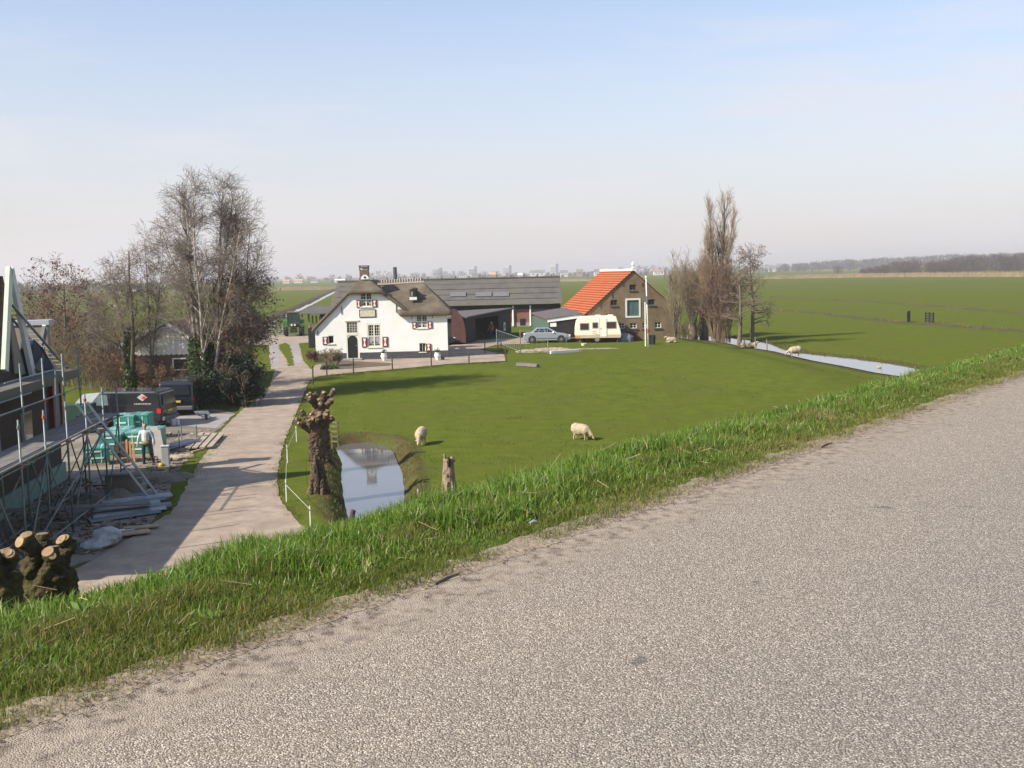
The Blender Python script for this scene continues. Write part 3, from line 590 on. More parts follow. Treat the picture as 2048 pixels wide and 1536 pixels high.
# ------------------------------------------------------------------ hay shed left of the farmhouse
so_ = G(*C1(103, 1145)); hs = thing('hay_shed', 'dark slatted hay shed with grey sloping roof beside the farmhouse', 'shed', so_); Ys = so_.y
tz = P(*C1(95, 735), Ys).z-so_.z; kz = P(*C1(105, 915), Ys).z-so_.z; SW = 6.5
MB().box(0, SW, 0, .12, 0, kz).box(0, .12, .12, 7, 0, kz).build('lower_wall', M_TAR, hs)
M_SLAT = mat('weathered_slats', (.20, .165, .115), (.14, .115, .085), 3)
for i in range(14): x = .02+i*.36; MB().box(x, x+.16, .02, .08, kz, tz-.28+.0*i).build('slat', M_SLAT, hs)
for y in (.1, 6.8):
    for x in (.0, SW-.15): MB().box(x, x+.15, y+.02, y+.17, kz, tz-.1).build('post', M_TAR, hs)
MB().box(.2, SW, 5.5, 5.6, kz, tz-.3).build('back_wall', M_TAR, hs)
MB().ext([(-.75, -.6, tz-.12), (SW, -.6, tz-.2), (SW, 7.5, tz+.3), (-.75, 7.5, tz+.38)], (0, 0, .1)).build('roof', M_CORR, hs)

# ------------------------------------------------------------------ black cart shed with open front (between farmhouse and barn)
sA = G(*C2(212, 688)); sB = G(*C2(585, 604)); sdv = (sB-sA); sL = sdv.length; srz = atan2(sdv.y, sdv.x)
cs = thing('cart_shed', 'black timber cart shed with wide open doorway and sloping dark roof', 'shed', sA, srz)
def scx(x, y): p = onplane(*C2(x, y), sA, Vector((sdv.y, -sdv.x, 0)).normalized()); return (Vector((p.x-sA.x, p.y-sA.y)).dot(Vector(sdv[:2]).normalized()), p.z-sA.z)
l0 = scx(183, 478); l1 = scx(572, 402); o0 = scx(290, 478); o1 = scx(482, 645)
ztL, ztR = l0[1], l1[1]
wall([(0, 0), (sL, 0), (sL, ztR), (0, ztL)], [(max(.8, o0[0]), o1[0], -.1, o0[1]-.05)], .1, 'front_wall', M_TAR, cs)
MB().box(0, .1, .103, 6, 0, ztL-.1).build('side_wall', M_TAR, cs); MB().box(sL-.1, sL, .103, 6, 0, ztR-.1).build('side_wall', M_TAR, cs)
MB().box(.1, sL-.1, 5.9, 6, 1.7, min(ztL, ztR)-.2).build('back_wall', mat('grey_boards', (.16, .15, .13), (.11, .1, .09), 3), cs)
MB().ext([(-.4, -.35, ztL+.02), (sL+.3, -.35, ztR+.02), (sL+.3, 6.3, ztR-.25), (-.4, 6.3, ztL-.2)], (0, 0, .12)).build('roof', mat('roof_felt', (.12, .105, .10), (.085, .075, .072), 2), cs)
q = scx(528, 545); MB().box(q[0]-.35, q[0]+.35, -.03, -.002, q[1]-.45, q[1]+.45).build('notice_board', M_PWHITE, cs)
MB().box(q[0]-.15, q[0]+.15, -.04, -.031, q[1]-.2, q[1]+.2).build('notice', M_IRON, cs)
# brown brick wing wall with curved edge
wp = [C2(92, 400), C2(132, 405)]+[C2(150+62*sin(t), 440+225*(1-cos(t))*.98) for t in np.linspace(.1, pi/2, 9)]+[C2(212, 680), C2(92, 668)]
wy = sA.y-.6; pts = [P(a, b, wy) for a, b in wp]; x0 = pts[0].x
ww = thing('wing_wall', 'dark red brick wing wall with a curved edge beside the cart shed', 'wall', (x0, wy, BZ))
MB().xz([(p.x-x0, max(p.z-BZ, -.05)) for p in pts], 0, .35).build('brickwork', mat('dark_brick', (.11, .05, .042), (.08, .038, .034), 3, .9, .3, 14), ww)

# ------------------------------------------------------------------ green and black lean-to with white fascia
gA = G(1098, 684); gB = G(1177, 684); gB = Vector((gB.x, gA.y+.2, gA.z)); gd = gB-gA; gL = gd.length; gz = atan2(gd.y, gd.x)
ln = thing('lean_to', 'low lean-to with green side, black front and white fascia', 'shed', gA, gz)
zl_ = P(*C2(893, 500), gA.y).z-gA.z; zr_ = P(*C2(1205, 455), gA.y).z-gA.z
M_GRN = mat('faded_green_boards', (.075, .125, .09), (.06, .10, .075), 2, .8)
MB().xz([(0, 0), (gL, 0), (gL, zr_-.1), (0, zl_-.1)], 0, .1).build('front_wall', M_TAR, ln)
MB().xz([(-.1, zl_-.12), (gL+.15, zr_-.12), (gL+.15, zr_+.18), (-.1, zl_+.16)], -.12, -.02).build('fascia', M_PWHITE, ln)
bk = P(*C2(755, 466), gA.y+9); gk = (Vector((bk.x, bk.y))-Vector(gA[:2])); ca, sa = cos(-gz), sin(-gz); bkx, bky = gk.x*ca-gk.y*sa, gk.x*sa+gk.y*ca
MB().ext([(0, .1, 0), (bkx, bky, 0), (bkx, bky, zl_+.15), (0, .1, zl_-.05)], (.12, .05, 0)).build('side_wall', M_GRN, ln)
MB().ext([(-.15, -.18, zl_+.17), (gL+.2, -.18, zr_+.19), (gL-1.2, bky+.2, zr_+.42), (bkx-.15, bky+.2, zl_+.4)], (0, 0, .09)).build('roof', mat('roof_felt', (.1, .1, .1), (.1, .1, .1), 2), ln)
p = P(*C2(928, 532), gA.y-.1)-Vector((0, 0, gA.z)); MB().box(p.x-gA.x-.3, p.x-gA.x+.3, -.04, -.003, p.z-.17, p.z+.2).build('white_sign', M_PWHITE, ln)

# ------------------------------------------------------------------ brick barn with orange tiled roof
kA = G(*C2(1212, 668)); ka = radians(10); kx = Vector((cos(ka), sin(ka), 0)); kn = Vector((sin(ka), -cos(ka), 0))
bb = thing('brick_barn', 'tall brown brick barn with orange pantile roof and teal loft door', 'barn', kA, ka)
def kc(x, y): p = onplane(*C2(x, y), kA, kn); return ((p-kA).dot(kx), p.z-kA.z)
ap = kc(1580, 92); el = kc(1212, 432); KW = ap[0]*2; er = el[1]-.1; KL = 11.5
M_BRICKB = mat('brown_brick', (.20, .145, .085), (.15, .105, .06), 2.5, .9, .5, 16, c3=(.24, .18, .115), sc3=.5)
def kb(x0, y0, x1, y1): a = kc(x0, y1); b = kc(x1, y0); return a[0], b[0], a[1], b[1]
WB = [kb(1552, 200, 1606, 246), kb(1397, 326, 1452, 372), kb(1705, 322, 1760, 368), kb(1464, 516, 1514, 562), kb(1557, 514, 1612, 560), kb(1658, 512, 1694, 560), kb(1758, 506, 1812, 556)]
TD = kb(1530, 324, 1632, 462)
wall([(0, -.8), (0, el[1]), (ap[0], ap[1]), (KW, er), (KW, -.8)], WB+[TD], .3, 'gable_wall', M_BRICKB, bb)
MB().box(0, .3, .303, KL, -.8, el[1]).build('side_wall', M_BRICKB, bb); MB().box(KW-.3, KW, .303, KL, -.8, er).build('side_wall', M_BRICKB, bb)
MB().xz([(.3, 0), (.3, el[1]), (ap[0], ap[1]-.3), (KW-.3, er), (KW-.3, 0)], KL-.3, KL).build('gable_wall', M_BRICKB, bb)
for i, q in enumerate(WB):
    wn = window(bb, *q, cols=2, rows=2, fw=.05, bar=.018, rec=.12, m=M_PWHITE if i > 2 else M_IRON, sill=False); MB().box(q[0]-.08, q[1]+.12, -.08, -.003, q[2]-.16, q[2]-.06).build('sill', M_IRON, wn)
td = MB().box(TD[0], TD[1], .06, .12, TD[2], TD[3]).build('loft_door', mat('teal_paint', (.085, .155, .135), (.07, .125, .11), 2, .7, stretch=(8, 8, 1)), bb)
MB().box(TD[0]-.12, TD[0]+.03, -.04, -.002, TD[2]-.13, TD[3]+.13).box(TD[1]-.03, TD[1]+.12, -.04, -.002, TD[2]-.13, TD[3]+.13).box(TD[0]+.031, TD[1]-.031, -.04, -.002, TD[3]-.03, TD[3]+.13).box(TD[0]+.031, TD[1]-.031, -.04, -.002, TD[2]-.13, TD[2]+.03).build('frame', M_PWHITE, td)
for k in (1, ): MB().box((TD[0]+TD[1])/2-.012, (TD[0]+TD[1])/2+.012, .045, .059, TD[2], TD[3]).build('door_joint', M_IRON, td)
for x, ya, yb in ((1498, 180, 212), (1656, 182, 214), (1410, 262, 312), (1316, 350, 392)):
    p0, p1 = kc(x, ya), kc(x, yb); MB().beam((p0[0], -.03, p0[1]), (p1[0], -.03, p1[1]), .06, .05).build('wall_anchor', M_IRON, bb)
# pantiles: stepped rows of waves, both slopes
M_TILE = mat('orange_pantile', (.52, .15, .055), (.42, .115, .045), 3.5, .8, c3=(.36, .10, .05), sc3=1.2, r3=(.5, .8))
for sgn in (0, 1):
    x_e, z_e = (-.35, el[1]-.28) if not sgn else (KW+.35, er-.28); v = []; fcs = []; nrow = 19; nc = 46; cs_ = nc*6
    for r in range(nrow):
        t0 = r/nrow; t1 = (r+1.12)/nrow if r < nrow-1 else 1
        for t, dz in ((t0, .13), (t1, .06)):
            for i in range(cs_+1): y = -.12+(KL+.3)*i/cs_; v.append((x_e+(ap[0]-x_e)*t, y, z_e+(ap[1]+.0-z_e)*t+dz+.035*sin(2*pi*i/6)))
        b0 = r*2*(cs_+1)
        for i in range(cs_): fcs.append((b0+i, b0+i+1, b0+cs_+2+i, b0+cs_+1+i))
    # drop edge faces of each row
    v2 = list(v)
    for r in range(nrow):
        b0 = r*2*(cs_+1); k0_ = len(v2); v2 += [(a, b_, c-.07) for a, b_, c in v[b0:b0+cs_+1]]
        for i in range(cs_): fcs.append((b0+i, b0+i+1, k0_+i+1, k0_+i))
    o = build_np('roof_tiles', v2, fcs, M_TILE, bb, smooth=False); tag(o, kind='stuff')
    MB().ext([(x_e, -.05, z_e), (ap[0], -.05, ap[1]-.03), (ap[0], KL+.1, ap[1]-.03), (x_e, KL+.1, z_e)], (0, 0, .05)).build('roof_deck', M_IRON, bb)
rc = MB().beam((ap[0], -.15, ap[1]+.14), (ap[0], KL+.2, ap[1]+.14), .34, .2).build('ridge_cap', M_PWHITE, bb)
MB().lathe([(.12, 0), (.14, .12), (.07, .25), (.16, .42), (.1, .6), (.02, .75)], 8, (ap[0], -.05, ap[1]+.2)).build('finial', M_PWHITE, rc)
# ------------------------------------------------------------------ trees: tapered trunks, limbs, many fine twigs
M_BARK = mat('bark_grey_brown', (.17, .135, .095), (.105, .08, .056), 6, .95, .7, 25)
M_TWIG = mat('twig_brown', (.235, .19, .155), (.18, .145, .115), 3, .95)
M_TWIGP = mat('twig_poplar', (.30, .22, .14), (.23, .165, .105), 2, .95)
M_TWIGR = mat('twig_reddish', (.20, .13, .092), (.15, .10, .07), 2, .95)
M_TWIGY = mat('twig_ochre', (.235, .185, .115), (.17, .135, .085), 2, .95)
M_BIRCH = mat('birch_bark', (.42, .37, .30), (.16, .12, .09), 2.6, .9, .3, 9, ramp=(.42, .6))
M_LEAFB = mat('dry_brown_leaf', (.20, .10, .055), (.13, .068, .04), 2, .9)
M_IVY = mat('ivy_leaf', (.065, .10, .025), (.035, .06, .017), 3, .6, transl=.15)
M_EVER = mat('evergreen_leaf', (.02, .03, .014), (.012, .02, .01), 3, .7)
def rv(): return Vector((random.gauss(0, 1), random.gauss(0, 1), random.gauss(0, 1))).normalized()
def grow(p, d, Ln, r, lev, K, out):
    """recursive branch; K holds per-level lists. out[level] collects segments"""
    n = K['n'][lev]; st = Ln/n; kids = K['kids'][lev] if lev+1 < K['levels'] else 0
    r1 = r*K.get('tip', .25); cur = Vector(p); d = Vector(d).normalized(); wob = K['wob'][lev]; up = K['up'][lev]
    spots = sorted(random.uniform(K['start'][lev], .98) for _ in range(kids)); si = 0
    for i in range(n):
        d = (d+rv()*wob+Vector((0, 0, up))).normalized(); nx = cur+d*st; ra = r+(r1-r)*i/n; rb = r+(r1-r)*(i+1)/n
        out[lev].append((*cur, *nx, ra, rb))
        while si < len(spots) and spots[si] < (i+1)/n:
            t = spots[si]; si += 1; f = t*n-i; q = cur.lerp(nx, f); a = radians(K['ang'][lev]+random.uniform(-12, 12)); ax = d.cross(rv()).normalized()
            cd = d*cos(a)+ax*sin(a); ln = K['len'][lev+1]*random.uniform(.65, 1.15)*(1-K['fall'][lev]*t); rr = max(.006, (r+(r1-r)*t)*K['rr'][lev])
            grow(q, cd, ln, rr, lev+1, K, out)
        cur = nx
def tree(name, label, cat, base, K, stems, mb=M_BARK, mt=M_TWIG, split=2, leaves=None, group=None, minr=.0, loc=None):
    """stems: list of (offset, direction, length, radius)"""
    b = Vector(base); t = thing(name, label, cat, b, 0, group); out = [[] for _ in range(K['levels'])]
    for o, d, ln, r in stems: grow(o, d, ln, r, 0, K, out)
    tr = np.array([s for l in out[:split] for s in l]); cr = np.array([s for l in out[split:] for s in l])
    if minr and len(cr): cr[:, 6:] = np.maximum(cr[:, 6:], minr)
    segs_mesh('trunk', tr, mb, t, 7)
    if len(cr): segs_mesh('crown', cr, mt, t, 3)
    if leaves:
        m, n, size, zlo, zhi = leaves; q = cr[(cr[:, 5] > zlo) & (cr[:, 5] < zhi)]
        if len(q): leaf_mesh('leaves', q[rng.integers(0, len(q), n), 3:6]+rng.normal(0, .12, (n, 3)), size, m, t)
    return t
def leaf_mesh(name, pts, size, m, parent, up=.0):
    n = len(pts); a = rng.normal(0, 1, (n, 3)); a /= np.linalg.norm(a, axis=1, keepdims=True); b = rng.normal(0, 1, (n, 3)); b[:, 2] += up; b -= a*(a*b).sum(1, keepdims=True); b /= np.linalg.norm(b, axis=1, keepdims=True)
    s = size*rng.uniform(.6, 1.4, (n, 1)); v = np.stack([pts-a*s, pts-b*s*.55, pts+a*s, pts+b*s*.55], 1).reshape(-1, 3)
    o = build_np(name, v, np.arange(n*4).reshape(-1, 4), m, parent); tag(o, kind='stuff'); return o
KB = dict(levels=4, n=[9, 7, 5, 3], kids=[17, 9, 6, 0], wob=[.05, .12, .2, .3], up=[.03, .05, .0, -.08], start=[.22, .2, .15, 0], ang=[34, 38, 45, 0], len=[0, 3.3, 1.6, .9], fall=[.62, .4, .3, 0], rr=[.5, .5, .5, .5], tip=.2)
# big birch-like tree with several stems, ivy round its foot
bb_ = G(412, 806); sB_ = bb_.y/F
def top(px, py, Y): p = P(px, py, Y); return p
def stem(px, py, Y, r, off=(0, 0, 0), base=None):
    base = base or bb_; p = P(px, py, Y); d = p-base-Vector(off); return (off, d, d.length, r)
stems = [stem(376, 385, bb_.y, .16), stem(345, 420, bb_.y-1.2, .12, (-.15, .1, .2)), stem(425, 382, bb_.y+1.2, .15, (.2, .2, .1)), stem(468, 388, bb_.y+.5, .13, (.35, 0, .1)), stem(328, 465, bb_.y+1.4, .09, (-.2, .2, 1.2)), stem(506, 435, bb_.y-.8, .1, (.3, -.1, .8)), stem(400, 395, bb_.y-1.5, .11, (.05, -.2, .3))]
birch = tree('birch_tree', 'tall bare many-stemmed birch with ivy clad foot beside the driveway', 'tree', bb_, KB, stems, M_BIRCH, M_TWIG, 2, minr=.008)
def ivy(par, p0, p1, r, n, size=.09):
    t = rng.uniform(0, 1, (n, 1))**1.2; a = rng.uniform(0, 2*pi, (n, 1)); rr = r*(1-.45*t)*rng.uniform(.75, 1.3, (n, 1)); c = np.array(p0)+(np.array(p1)-np.array(p0))*t
    return leaf_mesh('ivy', c+np.concatenate([np.cos(a)*rr, np.sin(a)*rr, rng.normal(0, .05, (n, 1))], 1), size, M_IVY, par)
ivy(birch, (-.05, 0, 0), (-.15, 0, 4.0), .95, 5200); ivy(birch, (.3, .1, 2.4), (.5, .2, 4.9), .4, 1000)
# hornbeam with withered brown leaves, right of the birch
hb_ = G(468, 800); KH = dict(KB, kids=[22, 10, 6, 0], start=[.14, .15, .1, 0], len=[0, 3.2, 1.5, .8], fall=[.6, .4, .3, 0], up=[.05, .03, 0, 0], ang=[44, 45, 45, 0])
tree('hornbeam_tree', 'bare tree keeping withered brown leaves, right of the birch', 'tree', hb_, KH, [stem(497, 415, hb_.y, .19, (0, 0, 0), hb_), stem(528, 470, hb_.y, .1, (.1, 0, .3), hb_), stem(515, 560, hb_.y-.6, .07, (.1, 0, .6), hb_)], M_BARK, M_TWIG, 2, (M_LEAFB, 3000, .085, .8, 7.5), minr=.008)
# ivy clad small tree left of it
ib = G(262, 795); KI = dict(KB, kids=[14, 9, 6, 0], len=[0, 3.4, 1.5, .7], start=[.25, .2, .15, 0], wob=[.13, .2, .25, .3], ang=[50, 45, 45, 0])
iv = tree('ivy_tree', 'crooked bare tree with ivy wrapped trunk behind the black vans', 'tree', ib, KI, [stem(245, 500, ib.y, .17, (0, 0, 0), ib), stem(205, 650, ib.y-1, .09, (0, 0, 2.2), ib), stem(200, 545, ib.y, .07, (0, 0, 3.2), ib)], M_BARK, M_TWIG, 2, minr=.008)
ivy(iv, (0, 0, 0), (.1, 0, 4.4), .36, 2400)
tb = G(302, 792); tree('sapling', 'slender bare sapling between ivy clad tree and birch', 'tree', tb, dict(KI, kids=[22, 8, 5, 0], len=[0, 2.6, 1.2, .6], wob=[.04, .15, .2, .3], ang=[32, 40, 45, 0]), [stem(300, 480, tb.y, .07, (0, 0, 0), tb), stem(330, 500, tb.y, .05, (0, 0, .4), tb)], M_BARK, M_TWIG, 1, minr=.008)
# far-left tree with leaves
lb = G(130, 772); KL_ = dict(KB, kids=[22, 10, 5, 0], len=[0, 4.6, 1.7, .7], start=[.3, .2, .1, 0], up=[.06, .01, 0, 0], ang=[62, 45, 45, 0], wob=[.05, .16, .25, .3], fall=[.35, .3, .3, 0])
tree('alder_tree', 'spreading bare tree with tiers of dark catkins at far left', 'tree', lb, KL_, [stem(138, 562, lb.y, .15, (0, 0, 0), lb)], M_BARK, M_TWIG, 2, (M_LEAFB, 2200, .085, 1.5, 12), minr=.009)
lb2 = G(85, 735); tree('alder_tree', 'smaller brown-leaved tree rising behind the scaffolded house', 'tree', lb2, dict(KL_, len=[0, 3.4, 1.4, .6]), [stem(95, 590, lb2.y, .11, (0, 0, 0), lb2), stem(160, 600, lb2.y, .08, (.2, 0, .2), lb2)], M_BARK, M_TWIG, 2, (M_LEAFB, 1800, .09, .8, 12), minr=.009)
# thicket of bare shrubs
def shrub(name, label, base, w, h, n, m, leaves=None, group=None, r0=.018, spread=.35, cat='shrub', lev=3, minr=.01):
    K = dict(levels=3, n=[5, 4, 3], kids=[7, 4, 0], wob=[.12, .2, .3], up=[.05, .03, 0], start=[.25, .2, 0], ang=[32, 38, 0], len=[0, h*.38, h*.17], fall=[.4, .3, 0], rr=[.6, .6, .6], tip=.35)
    t = thing(name, label, cat, base, 0, group); out = [[], [], []]
    for _ in range(n):
        a = random.uniform(0, 2*pi); rr = w*sqrt(random.random())*.5; o = (rr*cos(a), rr*sin(a)*.8, -.05); d = Vector((cos(a)*spread*random.random(), sin(a)*spread*random.random(), 1)); grow(o, d, h*random.uniform(.65, 1.05), r0, 0, K, out)
    S = np.array([s for l in out for s in l]); S[:, 6:] = np.maximum(S[:, 6:], minr); o = segs_mesh('stems', S, m, t, 3)
    if leaves: leaf_mesh('leaves', S[rng.integers(0, len(S), leaves[1]), 3:6]+rng.normal(0, .08, (leaves[1], 3)), leaves[2], leaves[0], t)
    return t
SG = 'bare shrubs in the thicket behind the vans'
for i, (px, py, w, h, n, m, lv, lab) in enumerate([
        (150, 770, 3.5, 4.6, 56, M_TWIGY, None, 'ochre bare shrub at the left end of the thicket'), (190, 775, 3.5, 4.0, 56, M_TWIGY, None, 'ochre bare shrub just left of the crooked ivy tree'),
        (95, 765, 3.2, 4.6, 46, M_TWIGR, None, 'reddish bare shrub against the scaffolded house'), (225, 782, 3, 3.0, 46, M_TWIGR, (M_LEAFB, 500, .07), 'low reddish shrub behind the front of the van'),
        (290, 785, 3, 2.2, 30, M_TWIGR, (M_LEAFB, 700, .07), 'low brown shrub below the white garage gable'), (335, 790, 2.6, 2.0, 26, M_TWIGR, (M_LEAFB, 600, .07), 'low brown shrub behind the rear of the van'),
        (445, 795, 2.6, 3.0, 36, M_TWIGR, (M_LEAFB, 1500, .08), 'russet leafy shrub at the foot of the birch'), (120, 740, 4, 4.2, 50, M_TWIGY, None, 'pale ochre shrub deep in the thicket'), (70, 720, 4, 3.6, 30, M_TWIGY, None, 'pale brown shrub beside the meadow at far left')]):
    shrub('bare_shrub', lab, G(px, py), w, h, n, m, lv, SG)
eb = G(482, 812); ev = shrub('evergreen_bush', 'dark green dense bush at the corner of the driveway', eb, 2.2, 2.6, 20, M_BARK, None)
c = rng.normal(0, 1, (7500, 3)); c /= np.linalg.norm(c, axis=1, keepdims=True); c *= rng.uniform(.5, 1, (7500, 1))**.5; lump = .75+.35*np.sin(c[:, :1]*5)*np.cos(c[:, 1:2]*4+c[:, 2:3]*5)
leaf_mesh('foliage', c*lump*np.array([1.7, 1.4, 1.75])+np.array([0, 0, 1.5]), .1, M_EVER, ev)
# crow nest in the birch
nb_ = P(377, 516, bb_.y-.3); nest = thing('bird_nest', 'dark twig nest high in the birch', 'nest', nb_)
ns_ = []
for _ in range(260):
    a = random.uniform(0, 2*pi); p = Vector((cos(a)*.22*random.random()**.4, sin(a)*.22*random.random()**.4, random.uniform(-.12, .14))); d = Vector((-sin(a), cos(a), random.uniform(-.3, .3)))*.2; ns_.append((*(p-d), *(p+d), .012, .01))
segs_mesh('twigs', ns_, M_TWIG, nest, 3)

# ---- right hand group by the ditch
pb = G(1436, 684)
KP = dict(levels=4, n=[10, 8, 5, 3], kids=[30, 9, 4, 0], wob=[.03, .06, .12, .2], up=[.08, .14, .1, .03], start=[.1, .1, .1, 0], ang=[24, 20, 22, 0], len=[0, 4.2, 1.4, .7], fall=[.6, .3, .2, 0], rr=[.5, .5, .5, .5], tip=.12)
tree('poplar_tree', 'tall slim bare Lombardy type poplar at the ditch', 'tree', pb, KP, [stem(1452, 405, pb.y, .36, (0, 0, 0), pb), stem(1436, 420, pb.y, .22, (-.3, 0, .4), pb), stem(1418, 480, pb.y, .16, (-.4, .2, .4), pb), stem(1466, 440, pb.y, .18, (.35, 0, .4), pb), stem(1408, 540, pb.y, .1, (-.5, 0, .4), pb)], mat('poplar_bark', (.20, .155, .095), (.13, .10, .065), 3, .95, .6, 9), M_TWIGP, 2, minr=.009)
shrub('sucker_growth', 'dense reddish sucker shoots round the poplar foot', pb+Vector((.25, -.4, 0)), 2.0, 7.5, 60, M_TWIGR, None, None, .03, .16, minr=.014)
KA = dict(KB, tip=.07, kids=[26, 7, 4, 0], len=[0, 2.7, 1.1, .5], start=[.22, .2, .1, 0], up=[.03, -.01, 0, 0], ang=[72, 45, 45, 0], wob=[.05, .15, .22, .3], fall=[.45, .3, .3, 0])
for px, py, tx, ty, lab in ((1478, 692, 1490, 505, 'bare alder with dark cones nearest the poplar'), (1505, 690, 1509, 488, 'bare alder with dark cones, rightmost tree at the ditch')):
    b0 = G(px, py); tree('alder_tree', lab, 'tree', b0, KA, [stem(tx, ty+12, b0.y, .24, (0, 0, 0), b0)], M_BARK, M_TWIG, 2, (M_LEAFB, 650, .075, 1.5, 14), minr=.012)
KW_ = dict(levels=3, n=[6, 5, 3], kids=[12, 5, 0], wob=[.05, .08, .15], up=[.06, .08, .05], start=[.15, .2, 0], ang=[22, 25, 0], len=[0, 2.6, .9], fall=[.4, .3, 0], rr=[.55, .5, .5], tip=.2)
for k, (px, py, h, tz_, lab) in enumerate(((1352, 684, 8.6, .9, 'young brushy tree at the right corner of the brick barn'), (1386, 679, 7.6, 1.6, 'pollard willow with dense shoots left of the poplar'), (1408, 677, 7.8, 1.8, 'pollard willow with thick trunk next to the poplar'))):
    b0 = G(px, py); st_ = []
    for i in range(40 if k else 10):
        a = random.uniform(0, 2*pi); st_.append(((cos(a)*.3*(k > 0), sin(a)*.3*(k > 0), tz_ if k else 0), Vector((cos(a)*.33*random.random(), sin(a)*.3, 1)), (h-tz_)*random.uniform(.6, 1), .04 if k else .06))
    t = tree('pollard_willow' if k else 'young_tree', lab, 'tree', b0, KW_, st_, M_BARK, M_TWIGY, 1, minr=.011)
    if k: MB().tube([(0, 0, -.1), (.05, 0, .6), (-.05, .05, tz_-.2), (0, 0, tz_+.25)], [.55, .42, .45, .3], 9, jit=.08).build('bole', M_BARK, t, smooth=True)
shrub('bare_shrub', 'dark tangled shrub under the pollard willows', G(1375, 678), 3.2, 2.0, 40, M_BARK, None, None, .03, .5)

# ---- pollards and stump in front
M_PBARK = mat('pollard_bark', (.145, .098, .058), (.055, .038, .024), 7, .95, 1., 20, c3=(.17, .12, .075), sc3=2.5, bdist=.06)
M_MOSSB = mat('mossy_bark', (.075, .056, .026), (.034, .024, .014), 7, .95, 1., 24, c3=(.075, .075, .02), sc3=2, bdist=.05)
M_CUT = mat('cut_wood', (.33, .225, .125), (.17, .11, .06), 7, .8)
M_HOLLOW = mat('rotten_wood', (.018, .013, .01), (.03, .022, .016), 9, .95)
def rough(o, vox, strength, size, it=2):
    r = o.modifiers.new('r', 'REMESH'); r.mode = 'VOXEL'; r.voxel_size = vox; r.use_smooth_shade = True
    tx = bpy.data.textures.new('bark_relief', 'CLOUDS'); tx.noise_scale = size; tx.noise_depth = 4
    d = o.modifiers.new('d', 'DISPLACE'); d.texture = tx; d.strength = strength; d.mid_level = .5; d.texture_coords = 'GLOBAL'
def pollard(label, base, h, r, hw, nk, m, seed, lean=(0, 0), split=False, group=None, stub=(.035, .075), knobz=.25):
    random.seed(seed); t = thing('pollard_tree', label, 'tree', base, 0, group); lx, ly = lean
    mb = MB(); pts = [(lx*k/5*h, ly*k/5*h, -.25+(h+.1)*k/5) for k in range(6)]; mb.tube(pts, [r*1.05, r*.85, r*.85, r*1.0, r*1.2, r*1.1], 14, jit=.1)
    for k in range(4): a = 2*pi*k/4+random.random(); mb.tube([(cos(a)*r*1.5, sin(a)*r*1.5, -.25), (cos(a)*r*.75, sin(a)*r*.75, h*.2), (lx*h*.3+cos(a)*r*.4, ly*h*.3+sin(a)*r*.4, h*.5)], [r*.45, r*.4, r*.2], 8)
    for _ in range(44): a = random.uniform(0, 2*pi); zz = random.uniform(.15, .95)*h; mb.ell((lx*zz+cos(a)*r*.9, ly*zz+sin(a)*r*.9, zz), (r*.3, r*.3, r*.45), 8, 6)
    heads = []
    for k in range(nk):
        a = 2*pi*k/nk+random.uniform(-.3, .3); rr = hw*random.uniform(.55, 1) if k % 3 else hw*random.uniform(.0, .5); c = Vector((lx*h+cos(a)*rr, ly*h+sin(a)*rr*.8, h+random.uniform(-knobz, knobz)+.1*rr)); heads.append((c, a))
        mb.tube([(lx*h*.85, ly*h*.85, h*.82), tuple(c)], [r*.55, r*.32], 8); mb.ell(c, (r*.42, r*.42, r*.38), 9, 7, .15)
    tr = mb.build('trunk', m, t, smooth=True); rough(tr, max(.022, r*.07), r*.4, r*.32); tx2 = bpy.data.textures.new('bark_fine', 'CLOUDS'); tx2.noise_scale = r*.1; tx2.noise_depth = 3; d2 = tr.modifiers.new('d2', 'DISPLACE'); d2.texture = tx2; d2.strength = r*.2; d2.mid_level = .5; d2.texture_coords = 'GLOBAL'
    for c, a in heads:
        for j in range(random.randint(1, 3)):
            d = (Vector((cos(a), sin(a), 0))*random.uniform(-.2, .9)+rv()*.5+Vector((0, -.25, .9))).normalized(); rr = random.uniform(*stub); q = c+d*r*.33
            st = MB().cyl(q, q+d*random.uniform(.03, .05), rr*1.15, rr, 10).build('branch_stub', m, t, smooth=False); e = q+d*.056; MB().cyl(q, e, rr*.93, rr*.93, 10).build('cut_face', M_CUT, st)
    if split: # hollow cleft down the trunk facing the camera
        o = MB().tube([(r*.35, -r*1.12, .0), (r*.25, -r*.95, h*.2), (r*.1, -r*.98, h*.4), (-.02, -r*.98, h*.55)], [r*.22, r*.26, r*.2, r*.03], 8).build('hollow_cleft', M_HOLLOW, t, smooth=True)
    return t
pp = G(637, 985); pollard('gnarled pollard willow with freshly cut knobs beside the pond', pp, (985-835)/F*pp.y, .27, .72, 17, M_PBARK, 11, (.0, 0), True)
pq_ = G(645, 925); pollard('pollard willow partly hidden behind the nearer pollard', pq_, P(645, 800, pq_.y).z, .3, .74, 14, M_PBARK, 5)
fp1 = roadpt(0, 0)
def onslope(px, py, Y): d = ray(px, py); return Vector((d.x/d.y*Y, Y, 0))
for (px, py_top, Y, r, hw, nk, sd, lab, ln) in ((95, 1105, 11.2, .24, .34, 6, 21, 'mossy pollard stub with pale round cuts at the bottom left', (.08, 0)), (8, 1140, 10.4, .22, .24, 5, 31, 'dark pollard stub at the left edge of the photograph', (0, 0))):
    p = P(px, py_top, Y); zg = hz(p.x, p.y); pollard(lab, (p.x-.1, p.y, zg), p.z-zg-.05, r, hw, nk, M_MOSSB, sd, ln, group=None, stub=(.04, .07), knobz=.16)
p = P(150, 1075, 11.0); zg = hz(p.x, p.y)
